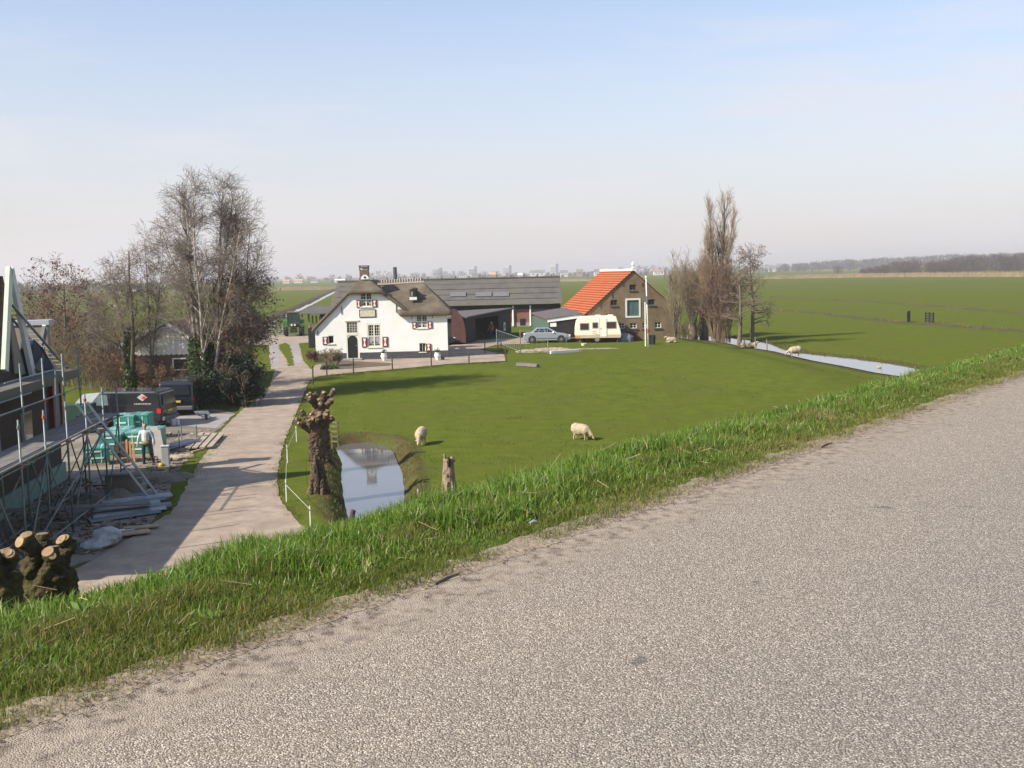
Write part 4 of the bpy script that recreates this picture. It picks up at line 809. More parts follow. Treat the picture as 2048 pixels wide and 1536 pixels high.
# tall grey-brown hollow stump
sb_ = G(899, 990); sh_ = P(899, 914, sb_.y).z; su = thing('tree_stump', 'hollow weathered grey stump standing in the meadow', 'stump', (sb_.x, sb_.y, 0))
M_STUMP = mat('weathered_stump', (.30, .225, .155), (.17, .12, .085), 9, .95, 1., 30, stretch=(1, 1, .3), bdist=.04)
s_ = MB().tube([(0, 0, -.2), (0, 0, .3), (-.02, 0, .8), (.0, 0, sh_-.05)], [.30, .245, .21, .175], 14, jit=.1).ell((.12, .02, sh_-.12), (.1, .1, .14), 8, 6).ell((-.13, 0, sh_-.02), (.06, .09, .16), 8, 6)
o = s_.build('trunk', M_STUMP, su, smooth=True); rough(o, .025, .07, .12)
MB().ell((.0, -.2, .28), (.085, .09, .25), 10, 8).build('hollow', M_HOLLOW, su, smooth=True); MB().ell((.02, -.13, sh_-.18), (.07, .09, .22), 10, 8).build('hollow', M_HOLLOW, su, smooth=True); MB().ell((-.02, -.2, .72), (.04, .05, .09), 8, 6).build('hollow', M_HOLLOW, su, smooth=True)
random.seed(77)
# garden shrubs by the farmhouse
gb = G(662, 733); shrub('garden_shrub', 'twiggy yellow and red shrub in front of the farmhouse', gb, 1.0, 1.3, 40, M_TWIGY, (mat('bud_yellow', (.30, .25, .06), (.24, .13, .05), 4), 500, .035), None, .014, .4)
shrub('garden_shrub', 'purple brown shrub at the left corner of the farmhouse', G(626, 724), .7, .8, 26, mat('purple_twig', (.13, .05, .06), (.09, .04, .05), 3), (mat('purple_leaf', (.12, .045, .06), (.09, .04, .05), 3), 500, .05), None, .012, .35)
def tuft(label, base, w, h, n, m, cat='plant'):
    t = thing('garden_plant', label, cat, base); c = rng.normal(0, 1, (n, 3)); c /= np.linalg.norm(c, axis=1, keepdims=True); c[:, 2] = np.abs(c[:, 2]); return leaf_mesh('foliage', c*np.array([w, w, h])*rng.uniform(.5, 1, (n, 1)), .09, m, t)
tuft('low bright green clump in the flower bed', G(663, 738), .5, .4, 500, mat('fresh_green', (.1, .17, .035), (.07, .12, .02), 4))
tuft('small dark clump beside the green clump in the bed', G(651, 739), .35, .3, 300, M_EVER)

p = G(216, 722); t = thing('plastic_heap', 'pale grey plastic covered heap behind the crooked ivy tree', 'heap', p); o = MB().ell((0, 0, .5), (1.1, .9, .95), 14, 10, .08).ell((.7, .2, .7), (.5, .5, .7), 12, 8, .08).build('cover', mat('grey_plastic', (.36, .37, .38), (.27, .28, .29), 2, .5), t, smooth=True); rough(o, .08, .2, .5)
# ------------------------------------------------------------------ far background: woods, tree lines, town
M_FARW = mat('far_wood_brown', (.105, .078, .062), (.075, .058, .05), .05, .95)
M_FARG = mat('far_wood_grey', (.12, .10, .085), (.09, .085, .07), .02, .95)
M_REED = mat('dry_reed', (.36, .27, .15), (.28, .20, .115), .05, .95)
def brush(name, trees, m, nst, r, ln, parent=None):
    S = []
    for x, y, h, w in trees:
        k = nst; zc = rng.uniform(.1, .93, k)*h; prof = np.sqrt(np.clip(1-((zc/h-.5)/.5)**2, .05, 1)); a = rng.uniform(0, 2*pi, k); rr = np.sqrt(rng.uniform(0, 1, k))*w*.5*prof
        p = np.stack([x+rr*np.cos(a), y+rr*np.sin(a), zc], 1); d = np.stack([np.cos(a)*.5, np.sin(a)*.5, np.full(k, .6)], 1)+rng.normal(0, .4, (k, 3)); L_ = ln*rng.uniform(.5, 1.2, (k, 1)); q = p-d*L_*.6; q[:, 2] = np.maximum(q[:, 2], 0)
        S.append(np.concatenate([q, p+d*L_*.4, np.full((k, 1), r), np.full((k, 1), r*.5)], 1)); S.append(np.array([[x, y, 0, x, y, h*.6, r*2, r]]))
    o = segs_mesh(name, np.concatenate(S), m, parent, 3); return tag(o, kind='stuff')
def prof(pts, Y, step, rows=1, gap=12, jit=.12, wf=1.15):
    """(px, top py, base py) -> trees along a line on the ground"""
    out = []
    for i in range(len(pts)-1):
        a, b = pts[i], pts[i+1]; pa = P(a[0], a[1], Y); pb = P(b[0], b[1], Y); k = max(1, int(abs(pb.x-pa.x)/step))
        for j in range(k):
            t = (j+random.random())/k
            for r in range(rows): hh = (pa.z+(pb.z-pa.z)*t)*random.uniform(1-jit*1.6, 1+jit*.6); y = Y+r*gap+random.uniform(-gap/3, gap/3); out.append((( pa.x+(pb.x-pa.x)*t)*y/Y, y, max(hh, 2), max(hh*wf, 3)))
    return out
# brown wood on the right, paler wood behind it
brush('far_wood', prof([(1709, 546), (1733, 533), (1767, 528), (1794, 521), (1829, 517), (1846, 522), (1888, 519), (1939, 508), (2008, 505), (2060, 504), (2200, 500)], 770, 4.5, 3, 14), M_FARW, 170, .11, 2.6)
brush('far_wood', prof([(1560, 528), (1640, 521), (1700, 517), (1800, 513), (1880, 507), (1960, 506), (2100, 500)], 1700, 7, 2, 40, .08), M_FARG, 90, .4, 5)
brush('far_tree', prof([(1675, 527), (1690, 526)], 900, 6, 1), M_FARW, 120, .14, 2.6)
# hazy tree line round the horizon
brush('far_tree_line', prof([(-150, 566), (20, 566), (60, 563), (110, 563), (170, 562), (220, 566), (330, 562)], 800, 6, 2, 20), M_FARG, 70, .2, 2.6)
brush('far_tree_line', prof([(330, 561), (560, 548), (600, 547), (640, 551), (700, 549), (760, 541), (790, 544), (830, 545), (860, 538), (900, 537), (960, 541), (1040, 545), (1160, 544), (1230, 535), (1290, 532), (1380, 531), (1450, 527), (1560, 527)], 2100, 11, 1, 30, .3), M_FARG, 55, .45, 4.5)
brush('far_tree_line', prof([(540, 566), (600, 562), (680, 563), (900, 552), (1100, 549), (1240, 543), (1330, 540), (1700, 533)], 1500, 14, 1, 30, .35), M_FARG, 45, .3, 3)
# reed belts
def reeds(name, pts, hgt_, n, wd):
    g = [Vector(p) for p in gp(pts)]; S = []
    for i in range(len(g)-1):
        L_ = (g[i+1]-g[i]).length; k = int(n*L_/100)
        t = rng.uniform(0, 1, k); p = np.outer(1-t, np.array(g[i]))+np.outer(t, np.array(g[i+1])); p += rng.normal(0, wd, p.shape); h_ = hgt_*rng.uniform(.5, 1.1, k)
        S.append(np.stack([p[:, 0], p[:, 1], np.zeros(k), p[:, 0]+rng.normal(0, .3, k), p[:, 1], h_, np.full(k, .13), np.full(k, .05)], 1))
    return tag(segs_mesh(name, np.concatenate(S), M_REED, None, 3), kind='stuff')
reeds('reed_belt', [(1540, 558), (1700, 555), (1850, 553.5), (2060, 553), (2200, 552)], 2.6, 1500, 5)
reeds('reed_belt', [(555, 581), (668, 579)], 2.2, 1500, 5); reeds('reed_belt', [(1105, 562), (1190, 562)], 1.6, 1200, 8); reeds('reed_belt', [(1600, 541), (1680, 541)], 2, 300, 20)
# town: slab flats, houses
M_FW = mat('far_wall_white', (.62, .61, .58), (.55, .54, .52), .1); M_FB = mat('far_wall_brick', (.33, .22, .17), (.27, .18, .14), .1); M_FD = mat('far_wall_dark', (.13, .15, .19), (.11, .13, .16), .1)
M_FO = mat('far_roof_orange', (.55, .30, .12), (.5, .26, .1), .1); M_FR = mat('far_roof_grey', (.2, .18, .17), (.16, .15, .14), .1)
for px, y0, wd, lab in ((875, 537, 18, 'white slab of flats right of the farmhouse flue'), (945, 534, 17, 'white slab of flats above the middle of the barn roof'), (1014, 532, 18, 'white slab of flats above the right half of the barn roof'), (1108, 529, 17, 'white slab of flats just right of the long barn')):
    Y = 2700.; a = P(px-wd/2, y0, Y); b = P(px+wd/2, y0, Y); W_ = b.x-a.x; t = thing('apartment_block', lab, 'building', (a.x, Y, 0), 0, 'tower blocks on the horizon')
    MB().box(0, W_*.7, 0, 14, 0, a.z-2).build('wall', M_FW, t); MB().box(W_*.7+.05, W_, -1, 13, 0, a.z+1.5).build('stair_tower', M_FD, t)
    for k in range(5): MB().box(.5, W_*.68, -.3, -.05, 4+k*(a.z-8)/5, 5.2+k*(a.z-8)/5).build('window_band', M_FD, t)
def far_house(px, ybase, wpx, hpx, Y, mw, mr, lab):
    a = P(px-wpx/2, ybase, Y); b = P(px+wpx/2, ybase-hpx, Y); W_ = b.x-a.x; z = max(2.5, b.z*.6); zt = max(b.z, z+2); t = thing('far_house', lab, 'house', (a.x, Y, 0), 0, 'houses on the horizon')
    MB().box(0, W_, 0, 9, 0, z).build('wall', mw, t); MB().ext([(-.3, -.4, z), (-.3, 9.4, z), (-.3, 4.5, zt)], (W_+.6, 0, 0)).build('roof', mr, t)
    for k in range(3): MB().box(W_*(.15+.28*k), W_*(.3+.28*k), -.06, -.01, z*.4, z*.75).build('window', M_FD, t)
for px, yb, wp_, hp, Y, mw, mr, lab in (
        (572, 566, 13, 7, 1450, M_FW, M_FO, 'far house with ochre roof, left of two by the leafy tree'), (596, 566, 16, 8, 1450, M_FW, M_FO, 'far house with ochre roof, right of two beyond the ditch'), (628, 566, 14, 7, 1450, M_FW, M_FR, 'far pale house just left of the farmhouse chimney'),
        (680, 563, 22, 5, 1400, M_FW, M_FW, 'long white far shed above the left end of the barn'), (760, 558, 14, 8, 1450, M_FB, M_FR, 'far house right of the farmhouse chimney'), (925, 551, 14, 6, 1450, M_FW, M_FR, 'far white house seen over the left part of the barn ridge'),
        (985, 549, 12, 5, 1450, M_FB, M_FO, 'far house with reddish roof over the barn ridge'), (1040, 551, 10, 5, 1450, M_FW, M_FW, 'small white far shed over the right part of the barn ridge'), (1075, 545, 30, 5, 1900, M_FW, M_FR, 'long low far building between two slabs of flats'),
        (1128, 546, 14, 6, 1500, M_FW, M_FR, 'far white house left of the brick barn gable'), (1160, 544, 12, 6, 1500, M_FB, M_FR, 'far brown house left of the orange roof'), (1195, 545, 13, 7, 1500, M_FW, M_FR, 'far white house just above the orange roof'), (1215, 543, 10, 6, 1500, M_FW, M_FO, 'far house touching the top of the orange roof'),
        (1318, 546, 20, 8, 1400, M_FW, M_FB, 'large pale far house right of the flagpole'), (1340, 545, 10, 6, 1450, M_FB, M_FR, 'far brown house between flagpole and young tree'), (1500, 540, 10, 6, 1500, M_FW, M_FR, 'far white house seen between the alders'), (1545, 538, 12, 7, 1600, M_FW, M_FR, 'far white house just right of the alders'), (1575, 535, 10, 6, 1700, M_FW, M_FB, 'far white house left of the distant wood'),
        (262, 585, 22, 5, 800, M_FW, M_FR, 'long white far building glimpsed behind the ivy clad tree')):
    far_house(px, yb, wp_, hp, Y, mw, mr, lab)
t = P(265, 560, 860); tt = thing('far_tower', 'slim far tower with orange top at left', 'tower', (t.x, 860, 0)); MB().box(0, 2.2, 0, 2.2, 0, t.z-2).build('shaft', M_FW, tt); MB().box(-.3, 2.5, -.3, 2.5, t.z-1.99, t.z+1.2).build('top', M_FO, tt)
# rough dry grass along the field drains
def drain_tufts(pts, n):
    g = [Vector(p) for p in gp(pts)]; S = []
    for i in range(len(g)-1):
        L_ = (g[i+1]-g[i]).length; k = int(n*L_/100); t = rng.uniform(0, 1, k); p = np.outer(1-t, np.array(g[i]))+np.outer(t, np.array(g[i+1])); cl = vnoise(p[:, 0], p[:, 1], 7, 5); kk = cl > .3; p = p[kk]; k = len(p); p += rng.normal(0, .7, p.shape)
        S.append(np.stack([p[:, 0], p[:, 1], np.zeros(k), p[:, 0]+rng.normal(0, .1, k), p[:, 1], rng.uniform(.08, .3, k), np.full(k, .07), np.full(k, .02)], 1))
    return tag(segs_mesh('drain_grass', np.concatenate(S), mat('rough_dry_grass', (.16, .12, .06), (.07, .06, .03), .4, .95), None, 3), kind='stuff')
drain_tufts([(1545, 594), (1640, 599), (1760, 604), (1860, 611), (1960, 620), (2060, 627)], 900); drain_tufts([(1548, 620), (1660, 629), (1740, 638), (1800, 645), (1900, 651), (2060, 663)], 900); drain_tufts([(60, 629), (190, 625), (290, 620)], 700)
drain_tufts([(1880, 647), (1920, 648)], 1500)
# ------------------------------------------------------------------ verge grass: real blades
def blade_mat(name, stops):
    m = bpy.data.materials.new(name); m.use_nodes = True; t = m.node_tree; n = t.nodes; l = t.links; b = n['Principled BSDF']; at = n.new('ShaderNodeAttribute'); at.attribute_name = 'tint'
    r = n.new('ShaderNodeValToRGB'); e = r.color_ramp; e.elements[0].position, e.elements[0].color = stops[0][0], (*stops[0][1], 1); e.elements[1].position, e.elements[1].color = stops[-1][0], (*stops[-1][1], 1)
    for p_, c in stops[1:-1]: x = e.elements.new(p_); x.color = (*c, 1)
    l.new(at.outputs['Fac'], r.inputs[0]); l.new(r.outputs[0], b.inputs['Base Color']); b.inputs['Roughness'].default_value = .42; b.inputs['Specular IOR Level'].default_value = .35
    tr = n.new('ShaderNodeBsdfTranslucent'); l.new(r.outputs[0], tr.inputs[0]); ms = n.new('ShaderNodeMixShader'); ms.inputs[0].default_value = .38; l.new(b.outputs[0], ms.inputs[1]); l.new(tr.outputs[0], ms.inputs[2]); l.new(ms.outputs[0], n['Material Output'].inputs[0]); return m
def blades(name, xy, zz, hh, ww, tint, lean, m):
    n = len(xy); a = rng.uniform(0, 2*pi, n); side = np.stack([np.cos(a), np.sin(a), np.zeros(n)], 1); la = rng.uniform(0, 2*pi, n); ld = np.stack([np.cos(la), np.sin(la), np.zeros(n)], 1)*lean[:, None]*hh[:, None]
    b = np.stack([xy[:, 0], xy[:, 1], zz-.01], 1); up = np.zeros((n, 3)); up[:, 2] = hh; w_ = ww[:, None]
    m1 = b+up*.55+ld*.3; tp = b+up*(1-.35*np.minimum(lean, 1.2)[:, None]**2)+ld
    v = np.stack([b-side*w_*.5, b+side*w_*.5, m1-side*w_*.42, m1+side*w_*.42, tp], 1).reshape(-1, 3); k = np.arange(n)[:, None, None]*5
    f = (k+np.array([[0, 1, 3], [0, 3, 2], [2, 3, 4]])[None]).reshape(-1, 3); o = build_np(name, v, f, m, None, False, 3)
    o.data.attributes.new('tint', 'FLOAT', 'POINT').data.foreach_set('value', np.repeat(tint, 5).astype(np.float32)); return tag(o, kind='stuff')
M_TALL = blade_mat('tall_grass_blade', [(0, (.07, .13, .015)), (.4, (.13, .22, .026)), (.75, (.215, .305, .048)), (.88, (.3, .33, .10)), (1, (.46, .37, .2))])
M_SHORT = blade_mat('short_grass_blade', [(0, (.075, .105, .014)), (.45, (.125, .155, .022)), (.8, (.19, .195, .04)), (1, (.34, .26, .12))])
def verge(s0, s1, q0, q1, dens):
    n = int((s1-s0)*(q1-q0)*dens); s = rng.uniform(s0, s1, n); q = rng.uniform(q0, q1, n); return s, q, np.stack([RA.x+RD.x*s+RN.x*q, RA.y+RD.y*s+RN.y*q], 1)
T = [[], [], [], [], [], []]; S_ = [[], [], [], [], [], []]
for s0, s1, dt, ds in ((-3, 3.5, 3600, 9500), (3.5, 8, 2600, 6500), (8, 15, 1700, 3200), (15, 26, 900, 1500), (26, 50, 380, 500)):
    s, q, xy = verge(s0, s1, .34, 3.2, dt*1.15); cl = vnoise(xy[:, 0], xy[:, 1], .34, 9); cl2 = vnoise(xy[:, 0], xy[:, 1], 1.5, 12); ed = .5+.28*(vnoise(s, s*0, 1.3, 4)-.5)
    keep = (rng.uniform(0, 1, len(s)) < .35+.75*cl) & (q > ed-.1*rng.uniform(0, 1, len(s))); s, q, xy, cl, cl2 = s[keep], q[keep], xy[keep], cl[keep], cl2[keep]
    ramp = smoothstep(.38, .85, q); h = (.055+.13*ramp*(.12+1.1*cl**1.6)*(.45+.9*cl2))*rng.uniform(.55, 1.25, len(s)); far = 1+max(0, s0-6)*.05; h = h*(1 if s0 < 8 else .85 if s0 < 15 else .7)
    for a, b in zip(T, (xy, hgt(xy[:, 0], xy[:, 1]), h, rng.uniform(.005, .0105, len(s))*far, np.clip(.12+.5*cl2*rng.uniform(.3, 1, len(s))+rng.normal(.12, .16, len(s))+.6*(rng.uniform(0, 1, len(s)) < .03+.06*vnoise(xy[:, 0], xy[:, 1], .9, 31)), 0, 1), np.abs(rng.normal(.45, .42, len(s))))): a.append(b)
    s, q, xy = verge(s0, s1, -.1, .95, ds); c1 = vnoise(xy[:, 0], xy[:, 1], .22, 2); c2 = vnoise(xy[:, 0], xy[:, 1], .8, 7); e0 = .05*(vnoise(s, s*0, .13, 6)-.5)+.05*(vnoise(s, s*0, .5, 6)-.5)+.06*(vnoise(s, s*0, 2.1, 8)-.5)-.03
    keep = (q > e0-.08) & (rng.uniform(0, 1, len(s)) < (.45+.7*c1)*smoothstep(-.06, .2, q-e0)+.10*(q > e0-.05)); s, q, xy, c1, c2 = s[keep], q[keep], xy[keep], c1[keep], c2[keep]
    h = (.025+.04*c1+.02*c2)*rng.uniform(.6, 1.3, len(s))*(1+.9*smoothstep(.45, .9, q))
    for a, b in zip(S_, (xy, hgt(xy[:, 0], xy[:, 1]), h, rng.uniform(.003, .006, len(s))*far, np.clip(.25+.45*c2+.2*(1-c1)+rng.normal(0, .17, len(s))+.4*(rng.uniform(0, 1, len(s)) < .08), 0, 1), np.abs(rng.normal(.5, .4, len(s))))): a.append(b)
blades('tall_verge_grass', *[np.concatenate(a) for a in T], M_TALL); blades('short_verge_grass', *[np.concatenate(a) for a in S_], M_SHORT)
# tufts along the driveway, the pond banks and round the posts
def edge_tufts(name, pts, n, wd, hh, ww, m, closed=False):
    g = [Vector(p) for p in pts]; out = []
    segs = [(g[i], g[(i+1) % len(g)]) for i in range(len(g) if closed else len(g)-1)]; tot = sum((b-a).length for a, b in segs)
    for a, b in segs:
        k = int(n*(b-a).length/tot); t = rng.uniform(0, 1, k); p = np.outer(1-t, np.array(a))+np.outer(t, np.array(b))+rng.normal(0, wd, (k, 2)); out.append(p)
    xy = np.concatenate(out); cl = vnoise(xy[:, 0], xy[:, 1], .6, 3); kk = cl > .35; xy, cl = xy[kk], cl[kk]; k = len(xy); zz = hgt(xy[:, 0], xy[:, 1]); kk = zz > WZ+.02; xy, cl, zz = xy[kk], cl[kk], zz[kk]; k = len(xy)
    return blades(name, xy, zz, hh*rng.uniform(.4, 1.3, k)*(.4+cl), ww*rng.uniform(.7, 1.3, k), np.clip(.25+.4*cl+rng.normal(0, .2, k), 0, 1), np.abs(rng.normal(.4, .3, k)), m)
edge_tufts('drive_edge_grass', gp([(623, 755), (605, 800), (590, 838), (572, 880), (560, 925), (555, 965), (562, 1000), (592, 1040)]), 9000, .16, .09, .014, M_SHORT)
edge_tufts('drive_edge_grass', gp([(345, 985), (385, 905), (420, 880), (440, 868)]), 6000, .5, .1, .014, M_SHORT)
edge_tufts('pond_bank_grass', [(x, y) for x, y in POND], 14000, .55, .10, .014, M_SHORT, True)
edge_tufts('ditch_bank_grass', DITCH[:12], 9000, .8, .14, .03, M_SHORT)
edge_tufts('fence_line_grass', gp([(612, 768), (640, 754), (720, 746), (800, 740), (900, 730), (1012, 724)]), 8000, .2, .11, .02, M_SHORT)
# dead leaves and grit along the road margin
n_ = 7000; s = rng.uniform(-3, 22, n_); q = rng.normal(.0, .07, n_); kk = rng.uniform(0, 1, n_) < .3+.7*vnoise(s, s*0, .6, 21); s, q = s[kk], q[kk]; pts = np.stack([RA.x+RD.x*s+RN.x*q, RA.y+RD.y*s+RN.y*q, np.full(len(s), RZ+.012)], 1)
a = rng.uniform(0, 2*pi, len(s)); u = np.stack([np.cos(a), np.sin(a), rng.normal(0, .15, len(s))], 1); v_ = np.stack([-np.sin(a), np.cos(a), rng.normal(0, .15, len(s))], 1); z1 = rng.uniform(.004, .016, (len(s), 1)); z2 = rng.uniform(.002, .006, (len(s), 1))
vv = np.stack([pts-u*z1, pts-v_*z2, pts+u*z1, pts+v_*z2], 1).reshape(-1, 3); tag(build_np('leaf_litter', vv, np.arange(len(vv)).reshape(-1, 4), mat('litter_brown', (.10, .065, .04), (.05, .035, .025), 20, .9)), kind='stuff')
for s_, q_, ln, a, lab in ((2.35, -.03, .22, .55, 'thin brown stick on the road margin, near the bottom left'), (7.4, -.02, .3, .3, 'thin dark stick on the road margin, near the middle')):
    p = roadpt(s_, q_); t = thing('stick', lab, 'stick', (p.x, p.y, RZ+.008), atan2(RD.y, RD.x)+a*.2); MB().tube([(-ln/2, 0, .004), (0, .008, .006), (ln/2, 0, .004)], [.006, .007, .004], 6).build('twig', M_BARK, t)
p = G(1066, 1052, RZ+.03); t = thing('litter_wrapper', 'small crumpled silver wrapper lying in the verge grass', 'litter', (p.x, p.y, RZ+.05), .4); MB().ext([(-.028, 0, 0), (0, -.01, .01), (.03, .0, .003), (.01, .015, .012)], (.0, .002, .006)).build('foil', mat('silver_foil', (.35, .38, .4), rough=.3, metal=.4), t)
# short tussocks in the near meadow
n_ = 150000; ry = rng.uniform(34, 80, n_); rx = rng.uniform(-.17, .36, n_)*ry; cl = vnoise(rx, ry, .8, 41)*.6+vnoise(rx, ry, 2.6, 42)*.4; kk = (rng.uniform(0, 1, n_) < smoothstep(.5, .8, cl)*.55) & (roadq(rx, ry) > 14) & (poly_sd(rx, ry, POND) > .3) & (poly_sd(rx, ry, gp([(600, 1060), (555, 965), (590, 838), (625, 745), (1012, 718), (1012, 640), (300, 640), (200, 1100)])) > .1); rx, ry, cl = rx[kk], ry[kk], cl[kk]; k = len(rx)
blades('meadow_tussocks', np.stack([rx, ry], 1), hgt(rx, ry), rng.uniform(.03, .09, k), rng.uniform(.012, .03, k), np.clip(rng.normal(.2, .2, k), 0, 1), np.abs(rng.normal(.5, .4, k)), blade_mat('tussock_blade', [(0, (.07, .11, .017)), (.5, (.095, .14, .022)), (1, (.17, .16, .055))]))
# broad-leaved weeds and bent straw among the verge grass
W_ = []
for _ in range(80):
    s = random.uniform(-2, 20); q = random.uniform(.25, 1.5); p = roadpt(s, q); r = random.uniform(.03, .085)
    for k in range(random.randint(6, 12)): a = random.uniform(0, 2*pi); W_.append((p.x+cos(a)*r*.6, p.y+sin(a)*r*.6, hz(p.x, p.y)+random.uniform(.01, .06), a, r))
W_ = np.array(W_); k = len(W_); u = np.stack([np.cos(W_[:, 3]), np.sin(W_[:, 3]), rng.uniform(.0, .7, k)], 1)*W_[:, 4:5]*.7; v_ = np.stack([-np.sin(W_[:, 3]), np.cos(W_[:, 3]), rng.normal(0, .2, k)], 1)*W_[:, 4:5]*.22; c = W_[:, :3]
tag(build_np('verge_weeds', np.stack([c-u, c-v_, c+u, c+v_], 1).reshape(-1, 3), np.arange(k*4).reshape(-1, 4), mat('weed_leaf', (.10, .18, .028), (.15, .23, .04), 9, .6, transl=.3)), kind='stuff')
n_ = 260; s = rng.uniform(-3, 24, n_); q = rng.uniform(.1, 2.0, n_); x = RA.x+RD.x*s+RN.x*q; y = RA.y+RD.y*s+RN.y*q; z = hgt(x, y)+rng.uniform(.01, .12, n_); a = rng.uniform(0, 2*pi, n_); ln = rng.uniform(.03, .08, n_); d = np.stack([np.cos(a)*ln, np.sin(a)*ln, rng.normal(0, .35, n_)*ln], 1); c = np.stack([x, y, z], 1)
tag(segs_mesh('dry_straw', np.concatenate([c-d, c+d, np.full((n_, 1), .0022), np.full((n_, 1), .0016)], 1), mat('dry_straw', (.48, .38, .2), (.36, .27, .14), 8, .8), None, 3), kind='stuff')
# ------------------------------------------------------------------ house under construction at the left edge
M_GALV = mat('galvanised_steel', (.36, .38, .40), (.27, .29, .30), 5, .45, metal=.6)
M_TUBE = mat('scaffold_tube', (.20, .235, .235), (.13, .155, .155), 4, .5, metal=.4)
M_ORNG = mat('orange_coupler', (.65, .10, .03), (.5, .08, .03), 6, .5)
M_PLANK = mat('grey_scaffold_plank', (.20, .185, .165), (.135, .125, .115), 5, .9, .4, 20, stretch=(1, .2, 1))
M_WOOD = mat('fresh_plank', (.42, .31, .20), (.32, .235, .15), 4, .8, .3, 15)
M_DBRICK = mat('brown_brickwork', (.08, .056, .044), (.052, .038, .031), 7, .95, .5, 22)
M_GREENB = mat('pale_green_board', (.17, .27, .22), (.14, .23, .19), 3, .7)
M_BEIGE = mat('beige_cladding', (.27, .24, .18), (.22, .195, .15), 3, .8)
M_TRIM = mat('pale_green_trim', (.62, .68, .55), (.54, .6, .48), 3, .5)
HA = Vector((-16.9, 34.9, 0)); HR = radians(6.3); hux = Vector((cos(HR), sin(HR), 0)); huy = Vector((-sin(HR), cos(HR), 0)); hnx = hux
def hl(px, py, x=0.):     # pixel -> house local (y, z) on the plane local x = const
    p = onplane(px, py, HA+hux*x, hux)-HA; return p.dot(huy), p.z
def inv(p): q = Vector(p)-HA; return q.dot(hux), q.dot(huy), q.z
nh = thing('house', 'brick house under construction with steep white trimmed gable, at left edge', 'house', HA, HR)
ya, za = hl(12, 537); yr, zr = hl(60, 752); yl, zl = hl(2, 735)
MB().box(-8, 0, -10, 6.6, 0, 4.1).build('wall', M_DBRICK, nh)
MB().ext([(-8, -10.4, 3.9), (.4, -10.4, 4.0), (-4, -10.4, 8.1)], (0, 10.4+.35, 0)).build('main_roof', mat('dark_roof_tile', (.06, .05, .05), (.04, .035, .035), 5), nh)
# steep gable: infill, cladding, barge boards, roof slopes running back
MB().ext([(-.12, yl-.1, 4.12), (-.12, ya, za-.25), (-.12, yr, 4.12)], (-.2, 0, 0)).build('gable_infill', M_DBRICK, nh)
MB().ext([(-.1, ya+.12, za-1.3), (-.1, yr-.28, 4.5), (-.1, yr-.95, 4.5), (-.1, ya+.02, za-1.9)], (.06, 0, 0)).build('cladding', M_BEIGE, nh)
MB().ext([(-.07, ya+.1, za-1.95), (-.07, ya+.35, za-2.05), (-.07, ya+.75, 4.6), (-.07, ya+.25, 4.6)], (.05, 0, 0)).build('cladding', M_BEIGE, nh)
MB().beam((.12, ya-.02, za+.02), (.12, yl-.03, zl-.1), .34, .14, (1, 0, 0)).build('barge_board', M_TRIM, nh)
MB().beam((.12, ya+.06, za-.02), (.12, yr+.05, zr-.25), .34, .14, (1, 0, 0)).build('barge_board', mat('white_trim', (.62, .62, .6), (.55, .55, .53), 3, .5), nh)
MB().ext([(-.3, ya, za), (-.3, yl, zl), (-7.5, yl, zl), (-7.5, ya, za)], (0, -.12, .0)).build('roof_slope', mat('dark_roof_tile', (.06, .05, .05)), nh)
MB().ext([(-.3, ya, za), (-.3, yr, zr-.25), (-7.5, yr, zr-.25), (-7.5, ya, za)], (0, .1, .0)).build('roof_slope', mat('dark_roof_tile', (.06, .05, .05)), nh)
# flat roof slab over the lower part, with mossy edge
s0 = hl(0, 770, 1.1); s1 = hl(158, 739, 1.1)
MB().box(-4, 1.1, -4, s1[0], 4.13, 4.42).build('flat_roof', mat('roof_bitumen', (.16, .145, .13), (.12, .11, .1), 3), nh)
MB().box(1.103, 1.16, -4, s1[0]+.02, 4.2, 4.46).build('roof_edge', mat('mossy_edge', (.13, .115, .09), (.12, .13, .05), 4, ramp=(.5, .8)), nh)
for a, b, z0, z1 in ((-1.8, -.6, 1.2, 3.2), (2.2, 3.3, 1.3, 3.2), (-4.6, -3.2, .2, 3.2)):
    wn = MB().box(.003, .06, a, b, z0, z1).build('window', M_BEIGE, nh); MB().box(.063, .08, a+.1, b-.1, z0+.1, z1-.1).build('pane', M_GLASS, wn)
MB().box(.05, .14, -6, 6.6, .05, .75).build('foundation_board', M_GREENB, nh)
rd = MB().box(.02, .16, 5.5, 5.62, 1.9, 4.05).box(.02, .16, 6.5, 6.62, 1.9, 4.05).box(.021, .159, 5.62, 6.5, 3.9, 4.05).build('red_door_frame', mat('red_paint', (.26, .02, .025), (.2, .015, .02), 4, .5), nh)
MB().box(.01, .09, 5.63, 6.49, 1.9, 3.89).build('door_leaf', mat('grey_green_door', (.16, .19, .17), (.13, .155, .14), 3), rd)
d0 = hl(40, 650, -1.0); MB().box(-1.6, .0, d0[0]+.15, d0[0]+.85, 6.12, 6.3).build('dormer_roof', mat('grey_trim', (.38, .4, .43)), nh); MB().box(-1.6, -.1, d0[0]+.2, d0[0]+.55, 4.4, 6.09).build('dormer', M_BEIGE, nh)
